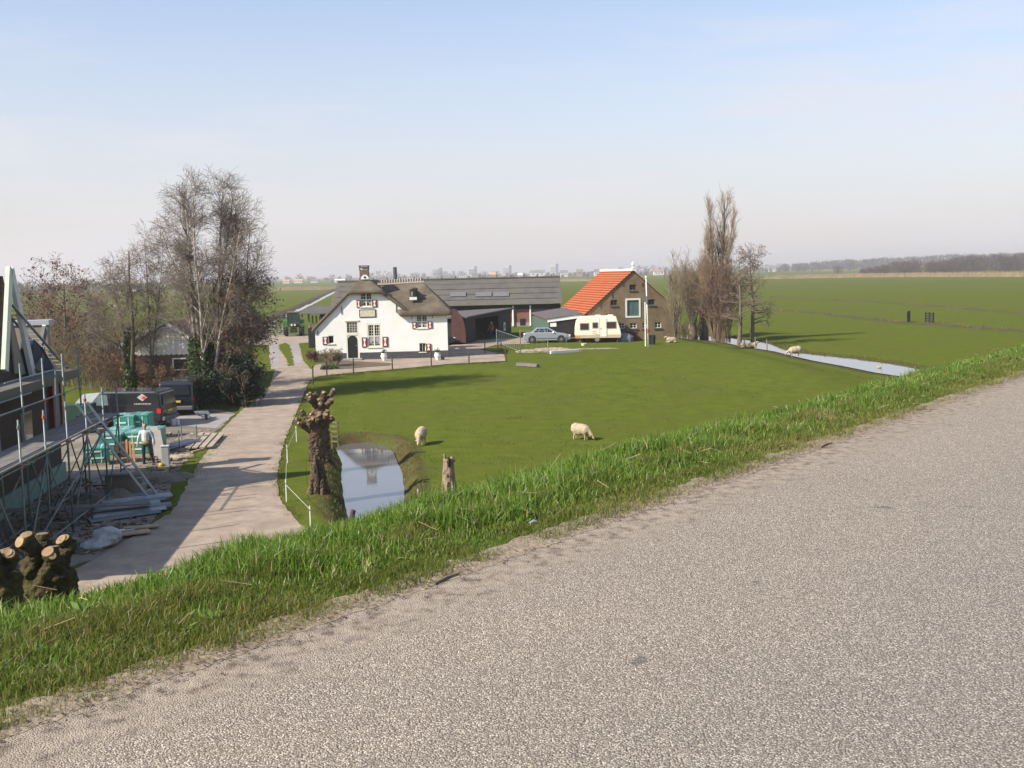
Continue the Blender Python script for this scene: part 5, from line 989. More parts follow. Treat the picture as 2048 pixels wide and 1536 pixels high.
# loose timbers and tarp on the flat roof
def loose(name, label, cat, p0, p1, w, h, m, group=None, cap=None):
    c = (Vector(p0)+Vector(p1))/2; t = thing(name, label, cat, Vector(p0), 0, group); MB().beam((0, 0, 0), Vector(p1)-Vector(p0), w, h).build('timber' if 'beam' in name or 'plank' in name else 'body', m, t)
    if cap: d = (Vector(p1)-Vector(p0)).normalized(); e = Vector(p1)-Vector(p0); MB().beam(e+d*.003, e+d*.05, w*1.03, h*1.03).build('end_grain', cap, t)
    return t
RB_ = HA+hux*.4; 
def hw(x, y, z): return HA+hux*x+huy*y+Vector((0, 0, z))
b0 = hw(.2, 3.6, 4.6); loose('roof_beam', 'grey timber beam with white end, upper of two jutting from the gable', 'beam', b0, P(88, 654, b0.y+1.6), .12, .12, M_PLANK, 'timber beams jutting from the gable', M_PWHITE); b0 = hw(.35, 3.5, 4.55); loose('roof_beam', 'grey timber beam with white end, lower of two jutting from the gable', 'beam', b0, P(91, 661, b0.y+1.7), .12, .12, M_PLANK, 'timber beams jutting from the gable', M_PWHITE)
tp = thing('tarpaulin', 'dark blue tarpaulin draped on the flat roof beside the gable', 'tarpaulin', hw(.1, 4.0, 4.43)); MB().ext([(0, -.6, 0), (.25, -.55, 1.3), (.3, .1, .9), (.15, 1.3, .0)], (-.5, .05, 0)).build('sheet', mat('blue_tarp', (.02, .03, .06), (.03, .045, .09), 4, .5, .6, 8), tp, bevel=.04)
# aluminium roof ladder from the gable down to the flat roof
def ladder(label, p0, p1, wdt, n, side, m=M_GALV, group=None):
    p0 = Vector(p0); p1 = Vector(p1); t = thing('ladder', label, 'ladder', p0, 0, group); s = Vector(side).normalized()*wdt/2; d = p1-p0
    for k in (-1, 1): MB().beam(s*k, d+s*k, .04, .09, s).build('stile', m, t)
    for i in range(n): q = d*((i+.6)/n); MB().cyl(q-s, q+s, .016, n=6).build('rung', m, t)
    return t
ladder('long aluminium roof ladder running down the steep gable', hw(.45, 5.6, 4.55), P(12, 610, hw(.45, ya-.2, 7).y), .4, 16, hux)
# ------------------------------------------------------------------ scaffold
scf = thing('scaffold', 'tube scaffold with plank deck in front of the unfinished brick house', 'scaffold', HA, HR)
XI, XO = 1.75, 3.0; DZ = 2.95; ys = [-9.0, -6.9, -4.8, -2.7, -.6, 1.5, 3.4]
def tubeb(name, p0, p1, r=.026, m=M_TUBE): return MB().cyl(p0, p1, r, n=7).build(name, m, scf, smooth=True)
for i, y in enumerate(ys):
    for x in (XI, XO):
        zt = (5.3 if x == XI and i in (3, 4, 5, 6) else 4.1 if x == XO else 4.0); st = tubeb('standard', (x, y, 0), (x, y, zt), .029); MB().box(x-.1, x+.1, y-.1, y+.1, 0, .03).build('base_plate', M_TUBE, st)
        for zc in (.35, DZ-.12, DZ+.95):
            if zc < zt: MB().cyl((x, y, zc-.045), (x, y, zc+.045), .05, n=8).build('coupler', M_ORNG if (i+int(zc*3)) % 2 else M_TUBE, st)
    tubeb('transom', (XI-.2, y, DZ-.07), (XO+.2, y, DZ-.07)); tubeb('transom', (XI-.1, y, .35), (XO+.1, y, .35))
for x in (XI, XO):
    tubeb('ledger', (x, ys[0]-.3, DZ-.13), (x, ys[-1]+.3, DZ-.13)); tubeb('ledger', (x, ys[0]-.3, .36), (x, ys[-1]+.3, .36))
tubeb('guard_rail', (XI, ys[0], DZ+1.0), (XI, ys[-1], DZ+1.0)); tubeb('guard_rail', (XI-.4, ys[3]-.2, 4.72), (XI-.4, ys[-1]+.2, 4.72), .03); tubeb('guard_rail', (XI-.4, ys[0], 4.2), (XI-.4, ys[4], 4.2), .03)
for i in range(len(ys)-1):
    a, b = ys[i], ys[i+1]
    tubeb('brace', (XO, a, .1 if i % 2 else DZ-.2), (XO, b, DZ-.2 if i % 2 else .1), .024)
    if i % 2: tubeb('brace', (XI, b, .1), (XI, a, DZ-.2), .024)
    tubeb('brace', (XI, a, .3), (XO, a, DZ-.3), .022)
tubeb('brace', (XO+.12, ys[0]+.8, .1), (XO+.12, ys[5], DZ-.1), .026); tubeb('brace', (XI+.3, ys[4], DZ), (XI-.3, ys[5]+.2, 4.9), .024)
for k in range(5):
    x = XI+.08+k*.245
    for j in range(4): y0 = ys[0]-.5+j*3.25; MB().box(x, x+.235, y0+.0, y0+3.235, DZ-.03+.003*(k % 2), DZ+.02+.003*(k % 2)).build('deck_plank', M_PLANK, scf)
ladder('aluminium ladder leaning from the ground to the scaffold deck', G(312, 1000), P(163, 806, 35.6), .42, 15, Vector((.5, .85, 0)))
# plank gangway from house to the sheet stack
g0 = hw(.4, -1.5, .55); g1 = G(300, 1005, .35); tg = thing('gangway_plank', 'long narrow plank laid over the trench under the scaffold', 'plank', g0); MB().beam((0, 0, 0), g1-g0, .5, .05).build('board', M_PLANK, tg)

# ------------------------------------------------------------------ building materials in the yard
# corrugated metal sheets / long profiles
shl = G(165, 1050, .05); shr = G(345, 1010, .05); SGp = 'long grey profiles stacked by the driveway'
for k in range(7):
    a = G(172+6*k+random.uniform(-8, 8), 1043-8*k+(k > 4)*4, .06+.05*(k % 3)); b = G(318+(k % 3)*12, 1022-6.5*k, .06+.05*(k % 3)); t = thing('metal_profile', ['frontmost', 'second', 'third', 'fourth', 'fifth', 'sixth', 'rearmost'][k]+' long grey metal profile counted from the white bag', 'profile', a, 0, SGp); d = b-a; s = Vector((-d.y, d.x, 0)).normalized()*.26
    MB().ext([-s, -s*.5+Vector((0, 0, .07)), s*.5+Vector((0, 0, .07)), s, s*.9, s*.45+Vector((0, 0, .04)), -s*.45+Vector((0, 0, .04)), -s*.9], d).build('sheet', M_GALV if k % 2 else mat('grey_zinc', (.2, .21, .23), (.15, .16, .175), 4, .5, metal=.4), t)
# white big bag, plywood scraps
bgp = G(208, 1098); t = thing('sand_bag', 'crumpled white bag slumped behind the mossy pollard', 'bag', bgp); o = MB().ell((0, .3, .3), (.42, .36, .28), 14, 10, .12).ell((-.25, .05, .12), (.5, .35, .14), 12, 8, .12).build('bag', mat('white_plastic_bag', (.42, .42, .43), (.32, .32, .34), 5, .6, .8, 7, bdist=.08), t, smooth=True); rough(o, .04, .14, .3)
for px, py, w_, l_, a, lab in ((255, 1068, .45, 1.3, .5, 'brown plywood offcut beside the white bag'), (283, 1055, .35, 1.0, .45, 'smaller plywood offcut at the edge of the driveway'), (238, 1062, .12, .9, .4, 'narrow white lath beside the plywood offcuts')):
    p = G(px, py, .08); t = thing('board_offcut', lab, 'board', p, a); MB().box(-l_/2, l_/2, -w_/2, w_/2, 0, .04).build('board', M_WOOD if w_ > .2 else M_PWHITE, t)
# concrete pit ring with slab under the ladder
p = G(255, 990); t = thing('concrete_pit', 'low dark concrete manhole block under the ladder', 'block', p, .2); MB().box(-.75, .55, 0, 1.0, 0, .75).build('block', M_YARD, t, bevel=.03); MB().box(-.85, .2, -.1, .7, .755, .81).build('cover_slab', M_PAVE, t)
# teal wrapped pallets
M_TEAL = mat('teal_foil', (.03, .20, .16), (.05, .27, .22), 3, .35, .5, 6); M_TEALP = mat('pale_teal_foil', (.16, .36, .32), (.10, .28, .25), 3, .3, .5, 6); M_BRK = mat('new_brick', (.28, .11, .07), (.22, .085, .055), 9)
def pallet(px, py, rz, h, top, lab, print_=True):
    p = G(px, py); t = thing('wrapped_pallet', lab, 'pallet', p, rz, 'pallets of bricks wrapped in teal foil'); MB().box(-.5, .5, 0, 1.0, .12, h).build('foil_wrap', M_TEAL, t, bevel=.05); MB().box(-.515, .515, -.015, 1.015, h-.12, h+.015).build('foil_top', M_TEALP if top else M_TEAL, t, bevel=.04)
    for y in (.0, .45, .9): MB().box(-.5, .5, y, y+.1, 0, .115).build('pallet_board', M_WOOD, t)
    if print_:
        for k in range(3): MB().box(-.38, .3-.1*k, -.02, -.004, .3+.28*k, .36+.28*k).build('white_print', M_PWHITE, t)
    for x in (-.22, .2): MB().box(x, x+.03, -.012, 1.012, .12, h+.019).build('strap', M_PWHITE, t)
for a in ((222, 916, .12, 1.05, 1, 'teal wrapped pallet at the left of the front row'), (240, 908, .12, 1.12, 1, 'teal wrapped pallet behind the timber crate'), (276, 913, .05, 1.1, 1, 'teal wrapped pallet right behind the worker'), (300, 906, .05, 1.08, 1, 'teal wrapped pallet to the right of the worker'), (250, 882, .05, 1.25, 1, 'teal wrapped pallet in the back row, left'), (278, 880, .05, 1.25, 0, 'teal wrapped pallet in the back row, right'), (193, 932, .3, .75, 0, 'low teal wrapped pallet below the scaffold deck')): pallet(*a)
p = G(248, 926); t = thing('timber_crate', 'open timber crate with brown pipe end, left of the worker', 'crate', p, .1)
for k in range(3): MB().box(.12+.14*k, .2+.14*k, -.06, .0, .0, 1.0-.06*k).build('slat', mat('orange_wood', (.55, .30, .12), (.45, .25, .1), 4), t)
MB().cyl((-.08, -.05, .55), (-.08, .6, .55), .30, n=16).build('pipe', mat('brown_pipe', (.10, .055, .04), (.07, .04, .03), 4), t); MB().box(-.4, .45, .05, .7, .0, .08).build('base', M_WOOD, t)
p = G(318, 912); t = thing('leaning_board', 'pale grey board leaning against the wrapped pallets', 'panel', p, .2); MB().ext([(-.2, 0, 0), (.12, 0, 0), (-.05, .5, 1.25), (-.37, .5, 1.25)], (.02, .05, 0)).build('board', mat('grey_board', (.42, .38, .34), (.36, .33, .3), 3), t)
p = G(322, 918); t = thing('leaning_board', 'pale grey board leaning beside the first one, right of the pallets', 'panel', p, .25); MB().ext([(-.1, 0, 0), (.2, 0, 0), (.0, .5, 1.2), (-.3, .5, 1.2)], (.02, .05, 0)).build('board', mat('grey_board', (.42, .38, .34)), t)
# utility cabinet
p = G(331, 931); t = thing('utility_cabinet', 'grey metal utility cabinet beside the worker', 'cabinet', p, .15); MB().box(-.15, .15, 0, .26, 0, .78).build('housing', mat('cabinet_grey', (.34, .36, .35), (.3, .32, .31), 3, .5), t, bevel=.015); MB().box(-.17, .17, -.02, .28, .785, .84).build('lid', mat('cabinet_lid', (.5, .51, .5), (.45, .46, .45), 3, .5), t, bevel=.01); MB().ell((0, .1, .87), .035, 8, 6).build('lid_knob', M_IRON, t)
for px, py, lab in ((322, 932, 'yellow plastic cap on the ground left of the cabinet'), (342, 937, 'yellow plastic cap on the ground right of the cabinet'), (327, 939, 'yellow plastic cap in front of the cabinet')): t = thing('yellow_marker', lab, 'cap', G(px, py)); MB().lathe([(.09, 0), (.1, .06), (.07, .12), (.02, .14)], 10).build('cap', mat('yellow_plastic', (.6, .42, .03), (.5, .35, .03), 4, .4), t)
# pale planks laid side by side
for k in range(4):
    a = G(376+15*k-2, 897-1.2*k, .14); b = G(404+13*k, 865+.8*k, .14); t = thing('plank', ['leftmost', 'second from left', 'third from left', 'rightmost'][k]+' pale wide plank of the row beside the driveway', 'plank', a, 0, 'planks piled beside the driveway'); MB().beam((0, 0, 0), b-a, .24, .045).build('board', mat('weathered_plank', (.40, .33, .25), (.3, .245, .19), 4, .85, .3, 12), t)
for a, b, lab in (((362, 899), (392, 894), 'short bearer timber under the left of the planks'), ((384, 905), (436, 890), 'longer bearer timber under the front of the planks')): a = G(*a, .05); b = G(*b, .05); t = thing('bearer', lab, 'timber', a); MB().beam((0, 0, 0), b-a, .1, .1).build('timber', M_WOOD, t)
# racks of scaffold tubes
def rack(px, py, rz, nl, lab):
    p = G(px, py); t = thing('tube_rack', lab, 'rack', p, rz)
    for x in (-.42, .42):
        for y in (0, 1.3): MB().cyl((x, y, 0), (x, y, .95), .028, n=7).build('post', M_TUBE, t)
    MB().cyl((-.42, 0, .12), (.42, 0, .12), .025, n=6).build('crossbar', M_TUBE, t); MB().cyl((-.42, 1.3, .12), (.42, 1.3, .12), .025, n=6).build('crossbar', M_TUBE, t)
    for k in range(nl):
        x = -.36+.12*(k % 7); z = .17+.065*(k//7); q = MB().cyl((x+random.uniform(-.02, .02), -.5-random.uniform(0, .2), z), (x, 1.7, z), .024, n=6).build('tube', M_GALV, t, smooth=True); MB().cyl((x, -.72, z), (x, -.68, z), .03, n=6).build('end_cap', mat('lime_cap', (.22, .42, .05), (.18, .35, .04), 4), q)
rack(344, 900, -.35, 14, 'rack of steel tubes between the cabinet and the planks'); rack(276, 862, -.3, 21, 'rack of steel tubes in front of the black van')
p = G(347, 850); t = thing('bucket', 'white plastic bucket on the yard paving', 'bucket', p); MB().lathe([(.15, 0), (.19, .34), (.2, .36), (.17, .355), (.14, .05)], 14).build('pail', M_PWHITE, t, smooth=False); MB().tube([(.19*cos(a), 0, .35+.14*sin(a)) for a in np.linspace(0, pi, 9)], .008, 5).build('bail', M_GALV, t)
p = G(357, 850); t = thing('jug', 'small white jug next to the bucket', 'jug', p); MB().lathe([(.07, 0), (.075, .22), (.04, .3), (.035, .34)], 10).build('bottle', M_PWHITE, t)
p = G(345, 842); t = thing('broom', 'broom leaning against the black van', 'broom', p); e = P(322, 801, p.y+.3)-p; MB().cyl((0, 0, .08), e, .02, n=6).build('handle', mat('pale_blue_handle', (.35, .45, .48), rough=.5), t); MB().box(-.16, .16, -.04, .04, 0, .1).build('brush', M_IRON, t)
p = G(405, 838); t = thing('wheelbarrow', 'small wheelbarrow lying near the vans', 'wheelbarrow', p, .6); MB().ext([(-.35, -.25, .25), (.35, -.25, .2), (.45, .3, .35), (-.3, .3, .4)], (0, 0, .05)).build('tray', M_GALV, t)
for x in (-.22, .22): MB().tube([(x*.6, -.75, .2), (x, .1, .22), (x, .75, .38)], .02, 6).build('handle', M_IRON, t)
MB().lathe([(.17, -.04), (.19, 0), (.17, .04)], 12, (0, -.62, .19), 'x').build('wheel', M_IRON, t)
# green waste container near the van
p = G(157, 868); t = thing('waste_container', 'dark green waste container with open lid behind the scaffold', 'container', p, .1); MB().ext([(-.65, 0, .15), (.65, 0, .15), (.72, -.05, 1.5), (-.72, -.05, 1.5)], (0, 1.0, 0)).build('body', mat('container_green', (.02, .05, .035), (.03, .065, .045), 3, .5), t, bevel=.03); MB().ext([(-.1, .1, 1.52), (.75, .1, 1.55), (.95, .9, 1.95), (.1, .9, 1.9)], (0, 0, .05)).build('lid', mat('lid_grey', (.30, .33, .30), (.25, .27, .25), 3), t)
for x in (-.5, .5): MB().lathe([(.07, -.03), (.075, 0), (.07, .03)], 10, (x, .1, .075), 'x').build('wheel', M_IRON, t)
# rubble and sand heaps
def heap(name, label, base, w, d, h, m, jit=.25, cat='heap'):
    t = thing(name, label, cat, base); k = MB()
    for i in range(9): a = random.uniform(0, 2*pi); r = random.random()*.6; k.ell((cos(a)*w*r, sin(a)*d*r, 0), (w*.5, d*.5, h*random.uniform(.5, 1)), 12, 8, .1)
    o = k.build('heap', m, t, smooth=True); rough(o, .06, .12, .2); return t
heap('rubble_heap', 'grey rubble heap behind the planks', G(385, 880), .9, .7, .3, M_YARD); heap('rubble_heap', 'brown spoil heap in front of the utility cabinet', G(318, 960), 1.4, .8, .3, M_YARD); heap('rubble_heap', 'dark earth heap under the scaffold ladder', G(200, 1005), 1.3, 1.0, .45, M_YARD); heap('sand_heap', 'pale brick rubble by the cabinet', G(365, 915), .6, .4, .18, M_GRAVEL)
# ------------------------------------------------------------------ garage behind the trees, with white gable
ga = G(258, 790); gd_ = ga.y; t = thing('garage', 'brick garage with white boarded gable behind the trees', 'garage', ga)
def gc(px, py): p = P(px, py, gd_); return p.x-ga.x, p.z-ga.z
e0 = gc(272, 686); e1 = gc(392, 680); apx = gc(332, 650); bt = gc(330, 707)[1]; GW = e1[0]
M_GBR = mat('garage_brick', (.15, .085, .06), (.11, .065, .048), 3, .9, .4, 14)
MB().xz([(0, -.3), (GW, -.3), (GW, bt), (0, bt)], 0, .25).build('brick_wall', M_GBR, t); MB().box(0, .25, .253, 7, -.3, e0[1]).build('side_wall', M_GBR, t); MB().box(GW-.25, GW, .253, 7, -.3, e0[1]).build('side_wall', M_GBR, t)
nb2 = 14
for k in range(nb2):
    xa = GW*k/nb2; xb = GW*(k+1)/nb2-.012; f_ = lambda x: e0[1]+(apx[1]-e0[1])*(1-abs(x-apx[0])/apx[0]) if x < apx[0] else e0[1]+(apx[1]-e0[1])*(1-(x-apx[0])/(GW-apx[0]))
    MB().xz([(xa, bt-.04), ((xa+xb)/2, bt-.12), (xb, bt-.04), (xb, f_(xb)), (xa, f_(xa))], -.04, -.005).build('gable_board', mat('white_boards', (.78, .74, .70), (.7, .66, .62), 3, .7), t)
for sx in (0, 1):
    ex, ez_ = ((-.35, e0[1]-.25) if not sx else (GW+.35, e0[1]-.25)); MB().ext([(ex, -.3, ez_), (apx[0], -.3, apx[1]+.1), (apx[0], 7.3, apx[1]+.1), (ex, 7.3, ez_)], (0, 0, .1)).build('roof_slope', mat('red_tile_roof', (.26, .115, .08), (.18, .085, .06), 3), t)
    MB().beam((ex, -.33, ez_+.08), (apx[0], -.33, apx[1]+.18), .06, .2, (0, 0, 1)).build('barge_board', M_PWHITE, t)
w0 = gc(345, 716); w1 = gc(378, 740); wn = MB().box(w0[0], w1[0], -.05, -.003, w1[1], w0[1]).build('window', M_PWHITE, t); MB().box(w0[0]+.08, w1[0]-.08, -.07, -.052, w1[1]+.08, w0[1]-.08).build('pane', M_GLASS, wn)
p = G(388, 815); t = thing('garden_screen', 'upright grey wooden garden screen beside the rear van', 'screen', p, .5); 
for k in range(4): MB().box(-.3+.16*k, -.15+.16*k, 0, .05, 0, 1.9).build('board', mat('grey_boards', (.16, .15, .13)), t)
# loose debris, brick bits and trampled earth round the scaffold
S = []; n_ = 900; pp_ = np.array([G(random.uniform(20, 330), random.uniform(960, 1110))[:2] for _ in range(n_)]+[G(random.uniform(230, 450), random.uniform(860, 960))[:2] for _ in range(500)])
pp_ = pp_[poly_sd(pp_[:, 0], pp_[:, 1], gp([(-160, 1180), (100, 1150), (215, 1110), (300, 1045), (350, 985), (395, 905), (436, 860), (330, 840), (180, 860), (-160, 870)])) < -.2]
k = len(pp_); a = rng.uniform(0, 2*pi, k); sz = rng.uniform(.03, .13, k); d = np.stack([np.cos(a)*sz, np.sin(a)*sz, rng.normal(0, .2, k)*sz], 1); p0 = np.stack([pp_[:, 0], pp_[:, 1], np.full(k, .03)], 1)
tag(segs_mesh('yard_debris', np.concatenate([p0-d, p0+d, (sz*.4)[:, None], (sz*.35)[:, None]], 1), mat('debris_mix', (.22, .15, .10), (.10, .085, .07), 3, .9, c3=(.34, .30, .25), sc3=1.7), None, 4, False), kind='stuff')
# ------------------------------------------------------------------ vehicles
M_TYRE = mat('tyre_rubber', (.015, .015, .016), (.022, .022, .022), 8, .8); M_RIM = mat('alloy_rim', (.45, .46, .47), rough=.3, metal=.8); M_LRED = mat('tail_light_red', (.5, .02, .02), rough=.2); M_LCLEAR = mat('head_light', (.6, .62, .65), rough=.12); M_YPLATE = mat('yellow_plate', (.6, .42, .04), rough=.5); M_BLKPL = mat('black_plastic', (.02, .02, .021), rough=.6)
def wheel(par, x, y, r, w_, rim=None, rr=.64):
    s = 1 if y > 0 else -1
    t = MB().lathe([(r*.62, -w_/2), (r*.93, -w_/2), (r, -w_/3), (r, w_/3), (r*.93, w_/2), (r*.62, w_/2)], 22, (x, y, r), 'y').build('wheel', M_TYRE, par, smooth=False)
    MB().lathe([(r*rr, s*(w_/2-.05)), (r*rr, s*(w_/2+.005)), (r*rr*.85, s*(w_/2-.02)), (r*.16, s*(w_/2-.01)), (r*.14, s*(w_/2+.012))] if s > 0 else [(r*.14, -(w_/2+.012)), (r*.16, -(w_/2-.01)), (r*rr*.85, -(w_/2-.02)), (r*rr, -(w_/2+.005)), (r*rr, -(w_/2-.05))], 18, (x, y, r), 'y').build('rim', rim or M_RIM, t)
    for k in range(5): a = 2*pi*k/5; MB().beam((x+cos(a)*r*.14, y+s*(w_/2-.006), r+sin(a)*r*.14), (x+cos(a)*r*rr*.9, y+s*(w_/2-.006), r+sin(a)*r*rr*.9), .07, .03, (0, 1, 0)).build('spoke', rim or M_RIM, t)
    return t
def loft(prof_b, prof_t, wb, wt):
    """side profile lists (same length) at full width and narrower; returns MB closed on both sides"""
    m = MB(); n = len(prof_b); vs = [(x, -wb/2, z) for x, z in prof_b]+[(x, wb/2, z) for x, z in prof_b]; m.add(vs, [tuple(range(n)), tuple(range(2*n-1, n-1, -1))]+[(i, n+i, n+(i+1) % n, (i+1) % n) for i in range(n)]); return m
def cabin(par, lower, upper, wb, wt, m, glass):
    """greenhouse: quads between lower (x,z) and upper (x,z) outlines, tapering from wb to wt; glass: list of (u0,u1) spans"""
    (xa, za), (xb, zb) = lower; (xc, zc), (xd, zd) = upper
    v = [(xa, -wb/2, za), (xb, -wb/2, zb), (xb, wb/2, zb), (xa, wb/2, za), (xc, -wt/2, zc), (xd, -wt/2, zd), (xd, wt/2, zd), (xc, wt/2, zc)]
    c = MB().add(v, [(0, 3, 2, 1), (4, 5, 6, 7), (0, 1, 5, 4), (1, 2, 6, 5), (2, 3, 7, 6), (3, 0, 4, 7)]).build('cabin', m, par, bevel=.06)
    def pt(u, w_, s): lo = Vector((xa+(xb-xa)*u, s*wb/2, za+(zb-za)*u)); hi = Vector((xc+(xd-xc)*u, s*wt/2, zc+(zd-zc)*u)); return lo.lerp(hi, w_)
    for s in (-1, 1):
        for u0, u1 in glass: MB().ext([pt(u0, .12, s), pt(u1, .12, s), pt(u1-.0, .85, s), pt(u0+.0, .85, s)], (0, s*.012, 0)).build('side_window', M_GLASS, c)
    for u, nm in ((0, 'rear_window'), (1, 'windscreen')):
        q = [pt(u, .1, -1), pt(u, .1, 1), pt(u, .88, 1), pt(u, .88, -1)]; cc = sum(q, Vector())/4; q = [cc+(k-cc)*.9 for k in q]; MB().ext(q, (.018 if u else -.018, 0, .006)).build(nm, M_GLASS, c)
    return c
# ---- silver saloon
M_SILV = mat('silver_paint', (.42, .45, .50), rough=.28, metal=.55, coat=.6)
def saloon(label, loc, rz, m):
    t = thing('parked_car', label, 'car', loc, rz); L_ = 4.55; h = L_/2
    prof_ = [(-h, .38), (-h+.02, .62), (-h+.08, .9), (-h+.35, .98), (-h+.85, 1.0), (h-1.45, .97), (h-.6, .84), (h-.12, .68), (h-.0, .48), (h-.05, .24), (h-.5, .19), (-h+.4, .2), (-h+.04, .26)]
    loft(prof_, None, 1.74, 0).build('body', m, t, smooth=False, bevel=.07)
    cabin(t, ((-h+.62, .95), (h-1.25, .95)), ((-h+1.28, 1.41), (h-2.12, 1.42)), 1.66, 1.2, m, ((.13, .3), (.33, .56), (.59, .88)))
    for x in (-h+.88, h-.92):
        for y in (-.78, .78): wheel(t, x, y, .315, .2); MB().lathe([(.375, y-.1*(1 if y < 0 else -1)-.005), (.375, y+.1*(-1 if y < 0 else 1)*.93)], 20, (x, 0, .33), 'y').build('wheel_arch', M_BLKPL, t)
    for y in (-.66, .66): MB().box(h-.2, h-.03, y-.18, y+.18, .62, .74).build('headlight', M_LCLEAR, t, bevel=.02); MB().box(-h-.008, -h+.25, y-.2, y+.22*(1 if y > 0 else 1), .72, .88).build('taillight', M_LRED, t, bevel=.02); MB().ell((h-1.65, y*1.42, .99), (.09, .1, .07), 8, 6).build('mirror', m, t)
    for y in (-.873, .873):
        for x in (-.45, .55): MB().box(x, x+.16, y-.012, y+.012, .8, .83).build('door_handle', M_SILV, t)
        MB().box(-h+1.3, h-1.3, y-.008, y+.008, .38, .44).build('side_trim', M_BLKPL, t)
    MB().box(-h-.012, -h+.01, -.26, .26, .5, .61).build('number_plate', M_YPLATE, t); MB().box(h-.06, h+.005, -.4, .4, .4, .56).build('grille', M_BLKPL, t); return t
ca_ = G(1052, 685); cb_ = G(1139, 686); cen = (ca_+cb_)/2; saloon('silver saloon car parked left of the cream caravan', cen+Vector((0, .9, 0)), radians(-3), M_SILV)
cr_ = G(905, 694); saloon('dark saloon car half hidden behind the farmhouse corner', cr_+Vector((-2.2, 3.2, 0)), radians(8), mat('dark_blue_paint', (.03, .04, .06), rough=.25, metal=.4, coat=.6))
# ---- caravan
M_CARA = mat('caravan_cream', (.74, .70, .58), (.68, .64, .53), 1.5, .4)
p0 = G(1150, 686); p1 = G(1241, 684.5); CL = (p1-p0).length*1.02
cv = thing('caravan', 'cream touring caravan parked in front of the brick barn', 'caravan', p0, atan2(p1.y-p0.y, p1.x-p0.x)); w2 = 2.1
pr = [(.12, .42), (-.02, .8), (.0, 1.45), (.12, 2.1), (.35, 2.38), (1.0, 2.46), (CL-.9, 2.46), (CL-.45, 2.36), (CL-.3, 1.9), (CL-.08, 1.2), (CL, .75), (CL-.1, .42)]
MB().xz(pr, 0, w2).build('body', M_CARA, cv, bevel=.06)
MB().xz([(.1, .44), (.0, .74), (CL, .74), (CL-.08, .44)], -.012, -.002).build('lower_stripe', mat('caravan_tan', (.50, .40, .27), (.44, .35, .24), 2, .5), cv)
for x0, x1, z0, z1 in ((.62, 1.5, 1.25, 1.8), (2.0, 2.5, 1.4, 1.85), (3.5, 4.5, 1.35, 1.9)):
    x0, x1 = x0*CL/5.1, x1*CL/5.1; f = MB().box(x0-.06, x1+.06, -.03, -.002, z0-.06, z1+.06).build('window', mat('window_seal', (.3, .28, .24), rough=.6), cv, bevel=.02); MB().box(x0, x1, -.05, -.031, z0, z1).build('pane', mat('brown_tint_glass', (.05, .035, .03), rough=.1), f, bevel=.02)
MB().box(.1, .14, .35, 1.75, 1.2, 1.8).build('end_window', M_GLASS, cv)
dx = 2.78*CL/5.1; dr = MB().box(dx, dx+.62, -.03, -.002, .55, 2.2).build('door', M_CARA, cv, bevel=.02); MB().box(dx+.06, dx+.12, -.06, -.031, 1.25, 1.33).build('handle', M_BLKPL, dr); MB().box(dx-.03, dx-.005, -.02, -.003, .5, 2.23).box(dx+.625, dx+.65, -.02, -.003, .5, 2.23).build('door_seal', M_IRON, dr)
MB().lathe([(.36, -.01), (.36, .3)], 18, (2.45*CL/5.1, 0, .42), 'y').build('wheel_arch', M_BLKPL, cv); wheel(cv, 2.45*CL/5.1, .12, .31, .19, M_RIM)
wr = MB().lathe([(.2, -.012), (.19, .02)], 16, (2.45*CL/5.1, 0, .31), 'y').build('hub_cap', M_RIM, cv); wheel(cv, 2.45*CL/5.1, 2.0, .31, .19, M_RIM)
MB().beam((.1, .7, .42), (-1.1, 1.05, .45), .07, .09).beam((.1, 1.4, .42), (-1.1, 1.05, .45), .07, .09).build('drawbar', M_IRON, cv); MB().cyl((-.85, 1.05, 0), (-.85, 1.05, .8), .03, n=8).build('jockey_wheel', M_GALV, cv)
for x, y in ((.4, .2), (CL-.4, .2), (.4, 1.9), (CL-.4, 1.9)): MB().cyl((x, y, 0), (x+.1, y, .45), .025, n=6).build('corner_steady', M_GALV, cv)
for x in (1.9, 3.1): MB().box(x, x+.5, .8, 1.3, 2.463, 2.55).build('roof_vent', M_PWHITE, cv, bevel=.02)
for z in (1.02, 1.22): MB().box(1.95*CL/5.1, 2.35*CL/5.1, -.02, -.003, z-.16, z-.12).build('badge', mat('badge_tan', (.4, .3, .18), rough=.6), cv)
MB().box(.02, .5, -.025, -.003, .5, .62).build('tail_light', mat('amber_light', (.6, .2, .03), rough=.3), cv)
